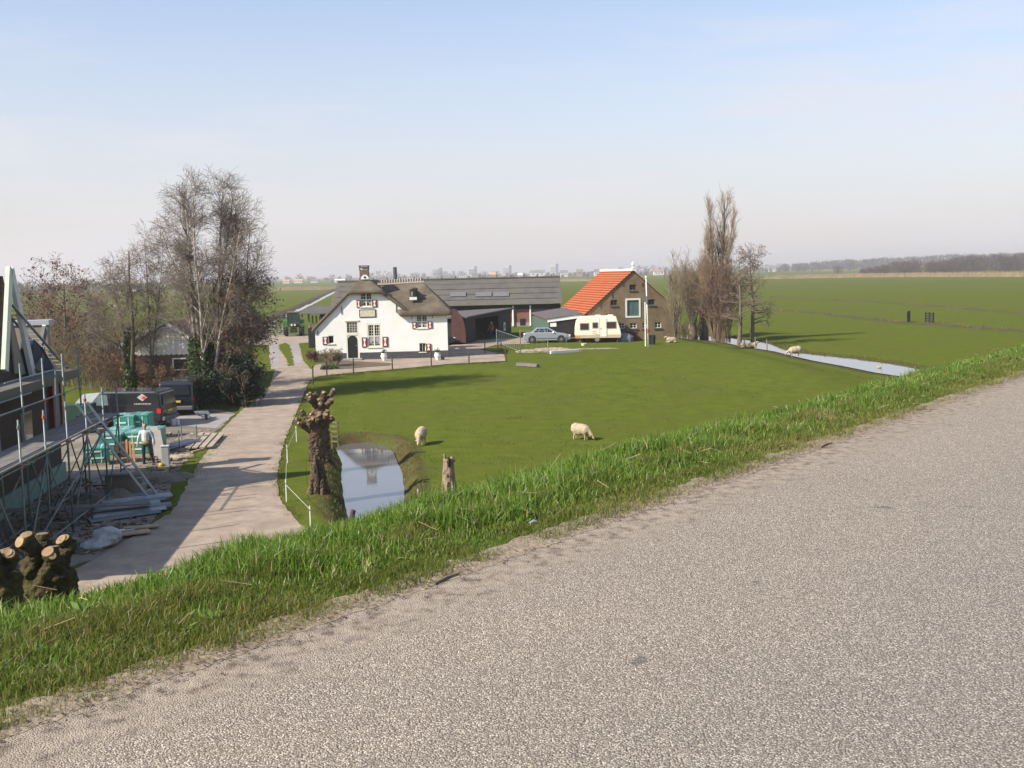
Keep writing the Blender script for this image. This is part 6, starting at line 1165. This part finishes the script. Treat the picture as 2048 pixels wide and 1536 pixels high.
# ---- black vans
M_VAN = mat('black_van_paint', (.012, .014, .02), rough=.22, coat=.7, spec=.5)
def van(label, loc, rz, logo):
    t = thing('van', label, 'van', loc, rz); L_ = 5.15; h = L_/2; w_ = 1.9
    pr = [(-h+.02, .35), (-h, .9), (-h+.12, 1.86), (-h+.35, 1.95), (h-1.95, 1.95), (h-1.6, 1.88), (h-.82, 1.22), (h-.15, 1.02), (h, .82), (h+.02, .4), (h-.25, .24), (-h+.2, .26)]
    MB().xz(pr, -w_/2, w_/2).build('body', M_VAN, t, bevel=.1)
    for s in (-1, 1):
        y = s*(w_/2)
        def panel(nm, pts, m, d=.008, par=t): a, b = (y+s*.001, y+s*d); return MB().xz(pts, min(a, b), max(a, b)).build(nm, m, par)
        panel('side_window', [(h-2.2, 1.22), (h-1.0, 1.2), (h-1.62, 1.76), (h-2.15, 1.78)], mat('van_glass', (.16, .22, .22), (.1, .14, .15), 2, .08))
        panel('side_moulding', [(-h+.3, .72), (h-.6, .72), (h-.6, .8), (-h+.3, .8)], M_BLKPL, .02); panel('door_rail', [(-h+.25, 1.18), (h-2.4, 1.18), (h-2.4, 1.21), (-h+.25, 1.21)], M_BLKPL, .02)
        panel('tail_light', [(-h+.06, .78), (-h+.28, .78), (-h+.28, 1.02), (-h+.06, 1.02)], M_LRED, .02)
        panel('door_gap', [(h-2.3, .5), (h-2.27, .5), (h-2.27, 1.8), (h-2.3, 1.8)], M_BLKPL, .004)
        if logo:
            lx, lz = -h+1.05, 1.62; lg = panel('diamond_logo', [(lx-.29, lz), (lx, lz-.2), (lx+.29, lz), (lx, lz+.2)], mat('logo_white', (.4, .35, .34), rough=.5), .012)
            a, b = y+s*.0125, y+s*.018; MB().xz([(lx-.1*s+.12*cos(k), lz-.02+.085*sin(k)) for k in np.linspace(0, 2*pi, 14, endpoint=False)], min(a, b), max(a, b)).build('logo_dot', mat('logo_red', (.5, .04, .05), rough=.5), lg)
            for k, (a0, a1) in enumerate(((-.46, -.36), (-.33, -.27), (-.24, -.12), (-.09, .0), (.04, .1), (.13, .25), (.28, .38), (.41, .46))): MB().xz([(lx+a0, lz-.37), (lx+a1, lz-.37), (lx+a1, lz-.31), (lx+a0, lz-.31)], min(y+s*.001, y+s*.01), max(y+s*.001, y+s*.01)).build('lettering', mat('logo_white', (.7, .62, .6)), lg)
        MB().ell((h-1.15, s*1.08, 1.22), (.1, .12, .13), 10, 8).build('mirror', mat('chrome_mirror', (.6, .62, .64), rough=.15, metal=.7), t, smooth=True)
        for x in (-h+.95, h-.9): MB().lathe([(.4, y-s*.1), (.4, y+s*.003)] if s > 0 else [(.4, y+s*.003), (.4, y-s*.1)], 20, (x, 0, .36), 'y').build('wheel_arch', M_BLKPL, t); wheel(t, x, s*(w_/2-.1), .33, .22)
        MB().box(h-.16, h+.03, s*.62-.2, s*.62+.2, .72, .9).build('headlight', M_LCLEAR, t, bevel=.02)
    MB().ext([(h-.86, -.8, 1.25), (h-.86, .8, 1.25), (h-1.56, .72, 1.85), (h-1.56, -.72, 1.85)], (.015, 0, .012)).build('windscreen', M_GLASS, t)
    MB().ext([(-h+.0, -.75, 1.2), (-h+.0, .75, 1.2), (-h+.1, .7, 1.78), (-h+.1, -.7, 1.78)], (-.02, 0, 0)).build('rear_window', M_GLASS, t)
    MB().box(-h-.025, -h+.005, -.25, .27, .78, .9).build('number_plate', M_YPLATE, t); MB().box(-h-.12, -h+.1, -.9, .9, .36, .58).build('rear_bumper', mat('grey_bumper', (.12, .12, .125), rough=.6), t, bevel=.04); MB().box(h-.05, h+.1, -.9, .9, .3, .6).build('front_bumper', M_BLKPL, t, bevel=.05)
    return t
v0, v1 = G(158, 853), G(328, 856); vd = (v0-v1).normalized(); vn = Vector((vd.y, -vd.x, 0)); van('black delivery van parked side-on with a white diamond logo', (v0+v1)/2+Vector((0, .6, 0)), radians(173), True)
r0, r1 = G(327, 836), G(384, 829); rc_ = (r0+r1)/2; van('black van seen from behind with yellow number plate', rc_+Vector((-.3, 2.5, 0)), radians(96), False)
# ---- green tractor
tp_ = G(582, 673); tr = thing('tractor', 'green farm tractor facing the camera beside the hay shed', 'tractor', tp_+Vector((0, 1.8, 0)), radians(-80))
M_TG = mat('tractor_green', (.05, .15, .025), (.04, .12, .02), 3, .45); M_TD = mat('tractor_dark', (.03, .032, .03), rough=.6)
wheelr = lambda x, y, r, w_: wheel(tr, x, y, r, w_, mat('rim_cream', (.5, .45, .2), rough=.5), .5)
for s in (-1, 1): wheelr(-.9, s*.92, .82, .5); wheelr(1.35, s*.8, .55, .36); MB().xz([(-.9+1.0*cos(a), .82+1.0*sin(a)) for a in np.linspace(.2, pi-.2, 10)]+[(-.9+.88*cos(a), .82+.88*sin(a)) for a in np.linspace(pi-.2, .2, 10)], s*.92-.27, s*.92+.27).build('mudguard', M_TG, tr)
MB().box(.0, 1.85, -.36, .36, .85, 1.5).build('bonnet', M_TD, tr, bevel=.1); MB().box(1.853, 1.9, -.3, .3, .9, 1.42).build('grille', M_TD, tr); MB().box(1.5, 2.2, -.42, .42, .45, .82).build('front_weights', M_TD, tr, bevel=.04)
for s in (-.18, .18): MB().cyl((1.9, s, 1.32), (1.94, s, 1.32), .12, n=12).build('headlight', mat('lit_lamp_cream', (.75, .62, .45), rough=.3), tr)
MB().box(-1.2, 1.6, -.3, .3, .5, .9).build('chassis', M_TD, tr); cb = MB().box(-1.35, .05, -.72, .72, 2.6, 2.76).build('cab_roof', mat('cab_roof_tan', (.2, .14, .08), (.16, .11, .065), 3), tr, bevel=.05)
for x, y in ((-1.3, -.68), (-1.3, .68), (-.02, -.68), (-.02, .68)): MB().beam((x, y, 1.2), (x, y, 2.6), .07).build('cab_pillar', M_TD, tr)
MB().box(-.03, -.01, -.62, .62, 1.5, 2.58).build('windscreen', mat('green_glass', (.04, .07, .06), rough=.1), tr); MB().box(-1.3, 0, -.7, .7, 1.0, 1.45).build('cab_base', M_TG, tr)
MB().box(-1.31, -1.29, -.62, .62, 1.5, 2.58).build('rear_window', mat('green_glass', (.07, .13, .1)), tr); MB().cyl((.9, -.3, 1.5), (.9, -.3, 2.5), .045, n=8).build('exhaust', M_TD, tr)
for s in (-1, 1): MB().beam((.0, s*.7, 2.3), (.1, s*1.0, 2.3), .03).box(.08, .12, s*1.0-.1, s*1.0+.1, 2.1, 2.5).build('mirror', M_TD, tr)
# ------------------------------------------------------------------ sheep
M_WOOL = mat('sheep_wool', (.47, .375, .25), (.36, .285, .185), 14, .95, .8, 40, bdist=.03)
def cap(m, a, b, ra, rb, n=10): m.tube([a, b], [ra, rb], n); m.ell(a, ra, n, 6); m.ell(b, rb, n, 6)
def sheep(label, loc, rz, pose='graze', sc_=1., group='sheep in the meadow'):
    t = thing('sheep', label, 'sheep', loc, rz, group); m = MB(); k = .0
    if pose == 'lie':
        m.ell((0, 0, .26), (.52, .28, .27), 16, 10, .03); m.ell((.3, 0, .32), (.26, .24, .24), 12, 8); cap(m, (.42, 0, .4), (.58, 0, .56), .13, .09); cap(m, (.6, 0, .57), (.78, .02, .5), .085, .05)
        for s in (-1, 1): cap(m, (.3, s*.2, .08), (.55, s*.16, .06), .06, .045); cap(m, (-.3, s*.26, .1), (-.1, s*.3, .06), .08, .05); cap(m, (.6, s*.08, .6), (.57, s*.17, .58), .03, .022, 6)
    else:
        m.ell((0, 0, .57), (.52, .29, .31), 18, 12, .04); m.ell((.28, 0, .54), (.28, .27, .29), 14, 10, .04); m.ell((-.3, 0, .60), (.3, .29, .31), 14, 10, .04); m.ell((-.05, 0, .45), (.38, .24, .22), 12, 8, .04)
        if pose == 'graze': cap(m, (.45, 0, .56), (.66, 0, .30), .14, .095); cap(m, (.68, 0, .26), (.80, 0, .10), .085, .05); hx, hz_, ex = .68, .28, -.02
        else: cap(m, (.45, 0, .56), (.7, 0, .42), .14, .09); cap(m, (.72, 0, .40), (.86, 0, .2), .085, .05); hx, hz_, ex = .71, .42, 0
        for s in (-1, 1):
            cap(m, (hx, s*.08, hz_+.02), (hx-.06, s*.19, hz_-.01), .032, .024, 6)
            cap(m, (.30, s*.13, .42), (.32, s*.13, .22), .075, .045); cap(m, (.32, s*.13, .22), (.31, s*.13, .03), .042, .04)          # front leg: knee low down
            cap(m, (-.34, s*.14, .45), (-.28, s*.14, .33), .1, .07); cap(m, (-.28, s*.14, .33), (-.38, s*.14, .2), .06, .04); cap(m, (-.38, s*.14, .2), (-.36, s*.14, .03), .04, .04)   # hock behind
        cap(m, (-.53, 0, .66), (-.58, 0, .46), .05, .03, 8)
    m.v = [tuple(c*sc_ for c in v) for v in m.v]
    m.build('body', M_WOOL, t, smooth=True, remesh=.022); tx = bpy.data.textures.new('fleece', 'CLOUDS'); tx.noise_scale = .05; tx.noise_depth = 3; ob = children(t)[0]; dd_ = ob.modifiers.new('fleece', 'DISPLACE'); dd_.texture = tx; dd_.strength = .035; dd_.mid_level = .5; dd_.texture_coords = 'LOCAL'; return t
s1 = G(1162, 879); sheep('fleecy sheep grazing alone in the middle of the meadow', s1, radians(-32), 'graze', .84)
s2 = G(841, 891); sheep('sheep grazing head-on beside the pond', s2+Vector((0, .4, 0)), radians(-97), 'graze', .86)
s3 = G(1590, 713); sheep('sheep drinking at the edge of the ditch', s3, radians(188), 'drink', 1.0)
for px, py, a, lab in ((1489, 695, 200, 'sheep lying at the foot of the alders, left of two'), (1503, 695, -10, 'sheep lying at the foot of the alders, right of two'), (1344, 685, 190, 'sheep lying beside the brick barn corner')): sheep(lab, G(px, py), radians(a), 'lie', .95)
for px, py, lab in ((221, 613, 'far white sheep in the left field, upper of two'), (231, 618, 'far white sheep in the left field, lower of two')): sheep(lab, G(px, py), 0, 'graze', 1.3, 'far sheep in the left field')
gz_ = G(1758, 736, -.1); t = thing('goose', 'pale goose swimming in the ditch', 'goose', gz_); m = MB(); m.ell((0, 0, .05), (.2, .1, .09), 12, 8); cap(m, (.14, 0, .1), (.18, 0, .26), .04, .028); cap(m, (.18, 0, .27), (.25, 0, .26), .035, .015); m.build('body', M_WOOL, t, smooth=True, remesh=.022)
# ------------------------------------------------------------------ people
M_SKIN = mat('skin', (.46, .27, .19), (.42, .24, .17), 9, .6)
def person(label, loc, rz, h, shirt, trousers, hair, pose, apron=None):
    t = thing('person', label, 'person', loc, rz); k = h/1.78; b = MB(); S = MB(); T_ = MB(); arms = pose['arms']; legs = pose['legs']
    hip = Vector((0, 0, .95)); 
    b.ell((0, 0, 1.2), (.13, .10, .3), 12, 8); cap(b, (0, 0, 1.45), (0, -.01, 1.56), .06, .055); b.ell((0, -.015, 1.66), (.075, .095, .115), 14, 10); b.ell((0, -.105, 1.65), (.018, .025, .03), 6, 5); b.ell((0, -.085, 1.6), (.035, .02, .02), 6, 5)
    for s in (-1, 1): b.ell((s*.078, 0, 1.655), (.014, .03, .035), 6, 5)
    for s, (kn, ft) in zip((-1, 1), legs):
        hp = Vector((s*.09, 0, .93)); kn = Vector(kn); ft = Vector(ft); cap(b, hp, kn, .085, .06); cap(b, kn, ft+Vector((0, 0, .09)), .055, .045); cap(b, ft+Vector((0, .03, .05)), ft+Vector((0, -.16, .04)), .045, .04)
        cap(T_, hp, kn, .1, .078); cap(T_, kn, ft+Vector((0, 0, .1)), .076, .07)
    T_.ell((0, 0, .96), (.165, .125, .13), 12, 8)
    for s, (el, wr) in zip((-1, 1), arms):
        sh = Vector((s*.19, 0, 1.42)); el = Vector(el); wr = Vector(wr); cap(b, sh, el, .05, .042); cap(b, el, wr, .042, .03); d = (wr-el).normalized(); cap(b, wr, wr+d*.07, .035, .038)
        sd_ = d.cross(Vector((0, 1, 0))).normalized()
        for i, ln in enumerate((.07, .08, .075, .06)): o = Vector((0, -1, 0))*(.03-.02*i); p = wr+d*.085+o; cap(b, p, p+d*ln*.6, .011, .01, 6); cap(b, p+d*ln*.6, p+d*ln-sd_*s*.0+Vector((0, -.01, 0)), .01, .009, 6)
        p = wr+d*.02+Vector((0, -.035, 0)); cap(b, p, p+d*.05+Vector((0, -.025, 0)), .013, .01, 6)
        cap(S, sh, el, .066, .056); cap(S, el, el.lerp(wr, pose.get('sleeve', .92)), .055, .045)
    S.ell((0, 0, 1.36), (.205, .125, .14), 14, 8); S.ell((0, 0, 1.15), (.17, .12, .2), 14, 8); cap(S, (0, 0, 1.05), (0, 0, 1.3), .15, .155); S.v = [(x, y*.8, z) for x, y, z in S.v]
    for m in (b, S, T_): m.v = [tuple(c*k for c in v) for v in m.v]
    b.build('body', M_SKIN, t, smooth=True, remesh=.0095); S.build('shirt', shirt, t, smooth=True, remesh=.018); T_.build('trousers', trousers, t, smooth=True, remesh=.018)
    hr = MB().ell((0, .012*k, 1.685*k), (.085*k, .10*k, .105*k), 12, 8, .06); hr.v = [v for v in hr.v]; hr.build('hair', hair, t, smooth=True)
    for s, (kn, ft) in zip((-1, 1), legs): f = Vector(ft)*k; MB().ell(f+Vector((0, -.06, .05)), (.055, .15, .055), 10, 6).build('boot', M_BLKPL, t, smooth=True)
    if apron: MB().ell((0, -.09*k, .93*k), (.17*k, .06*k, .1*k), 12, 8).build('tool_belt', apron, t, smooth=True)
    for s in (-1, 1): MB().ell((s*.03*k, -.105*k, 1.68*k), .011, 6, 5).build('eye', M_BLKPL, t)
    return t
person('worker in a white long-sleeved shirt and dark trousers among pallets', G(294, 927), radians(8), 1.72, mat('white_shirt', (.62, .60, .60), (.55, .53, .53), 6, .9, .5, 12), mat('dark_trousers', (.025, .03, .03), (.035, .04, .038), 5, .9), mat('brown_hair', (.09, .05, .03), rough=.8),
       {'arms': (((-.30, -.02, 1.12), (-.33, -.1, .86)), ((.30, .03, 1.13), (.33, -.04, .88))), 'legs': (((-.11, -.03, .5), (-.12, 0, 0)), ((.17, -.05, .5), (.27, .06, 0)))}, mat('tan_belt', (.28, .22, .12), rough=.8))
rp_ = G(*C2(408, 648)); person('person in a red jacket and blue jeans standing in the black shed doorway', rp_+Vector((.2, .2, 0)), radians(-35), 1.76, mat('red_jacket', (.50, .085, .06), (.4, .07, .05), 5, .8), mat('blue_jeans', (.05, .09, .2), (.04, .07, .16), 5, .9), mat('grey_hair', (.3, .24, .2), rough=.8),
       {'arms': (((-.28, .02, 1.14), (-.3, -.16, .95)), ((.29, .0, 1.14), (.26, -.2, 1.0))), 'legs': (((-.1, -.03, .5), (-.11, 0, 0)), ((.11, -.03, .5), (.13, .03, 0)))})
# ------------------------------------------------------------------ fences, gates, posts
M_POST = mat('weathered_post', (.09, .075, .055), (.06, .05, .038), 6, .9, .4, 20); M_OLIVE = mat('mossy_post', (.16, .15, .06), (.11, .105, .045), 5, .9); M_WIRE = mat('fence_wire', (.25, .25, .25), rough=.5, metal=.6)
def fence(name, label, pts, hts, m, wires=(.35, .65, .9), r=.05):
    b0 = G(*pts[0]); t = thing(name, label, 'fence', b0); ps = []
    for (px, py), hh in zip(pts, hts): p = G(px, py)-b0; ps.append((p, hh)); MB().tube([(p.x, p.y, p.z-.1), (p.x+random.uniform(-.03, .03), p.y, p.z+hh)], [r, r*.9], 8).build('post', m, t)
    for w_ in wires:
        for (a, ha), (b, hb_) in zip(ps, ps[1:]): MB().cyl((a.x, a.y, a.z+ha*w_), (b.x, b.y, b.z+hb_*w_), .005, n=4).build('wire', M_WIRE, t)
    return t
fence('garden_fence', 'dark wire fence with posts along the path below the farmhouse', [(626, 769), (654, 752), (707, 746), (785, 739), (863, 732), (938, 728), (1012, 723)], [1.25, 1.05, 1.05, 1.0, 1.0, 1.0, 1.1], M_POST)
fence('yard_fence', 'short dark post fence beside the cart shed forecourt', [(970, 707), (996, 708), (1002, 706)], [.95, 1.0, .9], M_POST)
fence('ditch_fence', 'grey post and wire fence by the alders at the ditch', [(1489, 696), (1511, 698), (1534, 698)], [1.0, 1.15, .9], mat('grey_post', (.22, .2, .16), (.17, .15, .12), 5), (.5, .85), .06)
M_PLAS = mat('white_plastic_post', (.68, .68, .66), (.6, .6, .58), 6, .5)
def epost(px, py, h, lab): p = G(px, py); p.z = hz(p.x, p.y); t = thing('electric_fence_post', lab, 'post', p, 0, 'white electric fence posts'); MB().box(-.018, .018, -.018, .018, -.02, h).build('stake', M_PLAS, t); MB().box(-.03, .03, -.024, .024, h*.8, h*.83).build('clip', M_BLKPL, t); return p
ep = [epost(593, 883, .75, 'white electric fence post farthest up the driveway edge'), epost(575, 925, .78, 'white electric fence post, middle one by the driveway'), epost(573, 1003, .78, 'white electric fence post nearest the camera by the driveway'), epost(621, 1055, .7, 'slim electric fence post at the dike foot beside the pond'), epost(836, 1000, .55, 'slim electric fence post on the right bank of the pond')]
t = thing('fence_tape', 'thin white electric fence line along the driveway', 'wire', ep[0])
for a, b in zip(ep[:4], ep[1:4]): MB().cyl(a-ep[0]+Vector((0, 0, .6)), b-ep[0]+Vector((0, 0, .6)), .006, n=4).build('strand', M_PLAS, t)
p = G(694, 1046); p.z = -.45; t = thing('leaning_post', 'dark wooden post leaning at the near end of the pond', 'post', p); MB().tube([(0, 0, 0), Vector(P(707, 1020, p.y))-p], [.09, .08], 8).build('post', M_POST, t)
# small timber hurdle behind the pollard
a = G(664, 893); b = G(672, 896); t = thing('timber_hurdle', 'small yellow-green timber hurdle at the head of the pond', 'gate', a); d = Vector((.32, -.15, 0))
for q in (Vector(), d): MB().box(q.x-.035, q.x+.035, q.y-.035, q.y+.035, -.1, 1.2).build('post', M_OLIVE, t)
for z in (.25, .48, .71, .94, 1.12): MB().beam((0, -.045, z), (d.x, d.y-.045, z), .03, .07).build('rail', M_OLIVE, t)
# galvanised hurdles by the car
def hurdle(label, a, b, h, nb, r=.022):
    t = thing('metal_hurdle', label, 'hurdle', a, 0, 'galvanised hurdles beside the silver car'); d = b-a
    for q in (Vector(), d): MB().cyl((q.x, q.y, -.1), (q.x, q.y, h+.1), .035, n=8).build('post', M_GALV, t)
    for z in (.2, h): MB().cyl((0, 0, z), (d.x, d.y, z), r, n=6).build('rail', M_GALV, t)
    for i in range(1, nb): q = d*(i/nb); MB().cyl((q.x, q.y, .2), (q.x, q.y, h), .012, n=5).build('bar', M_GALV, t)
h0, h1, h2 = G(*C2(465, 690)), G(*C2(660, 772)), G(*C2(885, 765)); hurdle('galvanised hurdle running back towards the cart shed', h0, h1, 1.35, 13); hurdle('galvanised hurdle in front of the silver car', h1, h2, 1.9, 5)
# flagpole, white beam, plank, odds and ends
p = G(1297, 695); tpz = P(1292, 556, p.y); t = thing('flagpole', 'white flagpole in front of the brick barn', 'flagpole', p); e = Vector((tpz.x-p.x, 0, tpz.z-p.z)); MB().tube([(0, 0, 0), e], [.062, .04], 10).build('pole', M_PWHITE, t, smooth=True); MB().ell(e+Vector((0, 0, .08)), .11, 10, 8).build('finial', M_PWHITE, t)
for f0, f1, m in ((.62, .74, mat('pole_blue', (.12, .14, .3), rough=.6)), (.2, .27, mat('pole_red', (.45, .12, .1), rough=.6))): MB().tube([e*f0, e*f1], [.066-.022*f0, .066-.022*f1], 10).build('colour_band', m, t)
q0, q1 = P(*C2(1683, 345), p.y+1.5), P(*C2(1683, 570), p.y+1.5); t = thing('white_pole', 'short white pole hanging behind the flagpole', 'pole', (q1.x, q1.y, BZ)); MB().cyl((0, 0, 0), (0, 0, q0.z-BZ), .06, n=8).build('pole', M_CREAM, t)
a, b = G(*C2(905, 770)), G(*C2(1130, 755)); t = thing('white_beam', 'long white beam lying on the grass before the caravan', 'beam', a); MB().beam((0, 0, .12), (b-a)+Vector((0, 0, .12)), .2, .22).build('beam', M_PWHITE, t)
a, b = G(*C2(635, 866)), G(*C2(803, 878)); t = thing('trough_plank', 'grey wooden trough lying on the meadow', 'trough', a); MB().beam((0, 0, .12), (b-a)+Vector((0, 0, .12)), .35, .2).build('trough', M_PLANK, t); 
heap('rubble_heap', 'brown rubble strip between hurdles and white beam', G(*C2(850, 752)), 3.2, .8, .35, M_GRAVEL); heap('rubble_heap', 'low dark earth strip in front of the caravan', G(*C2(1300, 728)), 3.0, .5, .1, M_YARD)
p = G(*C2(1525, 668)); t = thing('tarp_heap', 'grey-blue tarpaulin heap beside the caravan', 'tarpaulin', p); o = MB().ell((0, 0, .25), (.75, .5, .55), 12, 8, .1).build('sheet', mat('grey_blue_tarp', (.16, .19, .23), (.12, .15, .18), 3, .5), t, smooth=True); rough(o, .06, .2, .4)
p = G(*C2(1560, 666)); t = thing('red_bin', 'dark red box against the brick barn wall', 'box', p); MB().box(-.3, .75, .2, 1.0, 0, .8).build('box', mat('dark_red_paint', (.10, .025, .025), (.08, .02, .02), 3), t, bevel=.03); MB().box(-.34, .79, .15, 1.05, .803, .87).build('lid', mat('dark_red_paint', (.15, .03, .03)), t)
for cx, lab in ((1720, 'black tub right of the flagpole foot, left of two'), (1745, 'black tub right of the flagpole foot, right of two')): p = G(*C2(cx, 690)); t = thing('black_tub', lab, 'tub', p); MB().lathe([(.2, 0), (.24, .75), (.26, .8), (.22, .79), (.18, .1)], 12).build('tub', M_BLKPL, t)
p = G(*C2(1178, 702)); t = thing('yellow_feed_tub', 'small pale yellow tub on the grass before the caravan', 'tub', p); MB().lathe([(.2, 0), (.26, .2), (.27, .22), (.2, .21), (.18, .06)], 12).build('tub', mat('pale_yellow', (.7, .62, .3), rough=.6), t)
for cx, cy, lab in ((985, 1296, 'white garden vase left of the front window wall'), (1612, 1290, 'white garden vase near the right corner of the farmhouse')): p = G(*C1(cx, cy)); t = thing('garden_vase', lab, 'vase', p); MB().lathe([(.14, 0), (.12, .05), (.24, .25), (.27, .42), (.2, .55), (.24, .6), (.2, .59)], 14).build('vase', M_PWHITE, t, smooth=True); leaf_mesh('plant', rng.normal(0, .1, (90, 3))+np.array([0, 0, .72]), .06, M_IVY, t)
p = G(*C1(1670, 1288)); t = thing('flower_pot', 'small dark pot beside the right garden vase', 'pot', p); MB().lathe([(.12, 0), (.16, .3), (.17, .32), (.13, .3)], 12).build('pot', M_IRON, t)
for a, b, lab in ((G(478, 672), G(533, 673), 'grey field gate at the left end of the farm track'), (G(536, 671), G(566, 671), 'grey field gate beside the tractor'), (G(600, 671), G(640, 669), 'pale rail fence between tractor and hay shed')):
    t = thing('field_gate', lab, 'gate', a, 0, 'gates at the end of the farm track'); d = b-a; 
    for z in (.25, .5, .75, 1.0, 1.2): MB().beam((0, 0, z), Vector((d.x, d.y, z)), .05, .07).build('rail', M_GALV, t)
    for q in (Vector(), d*.5, d): MB().beam((q.x, q.y, 0), (q.x, q.y, 1.35), .1, .1).build('post', M_POST if q.length == 0 else M_GALV, t)
for (a, b, lab) in (((1815, 645), (1825, 644), 'small black field gate, left of two on the drain'), ((1851, 646), (1870, 648), 'small black field gate, right of two on the drain')):
    a = G(*a); b = G(*b); b.y = a.y+(2.0 if 'left of' in lab else -2.2); t = thing('black_gate', lab, 'gate', a, 0, 'black gates in the far meadow'); d = b-a
    for q in (Vector(), d*.5, d): MB().beam((q.x, q.y, 0), (q.x, q.y, 1.45), .14, .14).build('post', M_TAR, t)
    for z in (.3, .6, .9, 1.2): MB().beam((0, 0, z), Vector((d.x, d.y, z)), .06, .14).build('rail', M_TAR, t)
p = G(*C2(1888, 320), 0) if False else P(1341, 548, 150); t = thing('utility_pole', 'slender brown utility pole behind the brick barn', 'pole', (p.x, 150, 0)); MB().tube([(0, 0, 0), (0, 0, p.z)], [.14, .11], 8).build('pole', M_POST, t); MB().box(-.2, .2, -.15, .15, p.z-.6, p.z).build('head', M_IRON, t)
# ------------------------------------------------------------------ air: even pale haze
hz_m = bpy.data.materials.new('haze'); hz_m.use_nodes = True; n = hz_m.node_tree.nodes; n.remove(n['Principled BSDF'])
pv = n.new('ShaderNodeVolumePrincipled'); pv.inputs['Color'].default_value = (1, .955, .94, 1); pv.inputs['Density'].default_value = .0003; pv.inputs['Anisotropy'].default_value = .2
hz_m.node_tree.links.new(pv.outputs[0], n['Material Output'].inputs['Volume'])
hb = MB().box(-8800, 8800, -8800, 8800, -4, 48).build('haze', hz_m); tag(hb, kind='stuff')
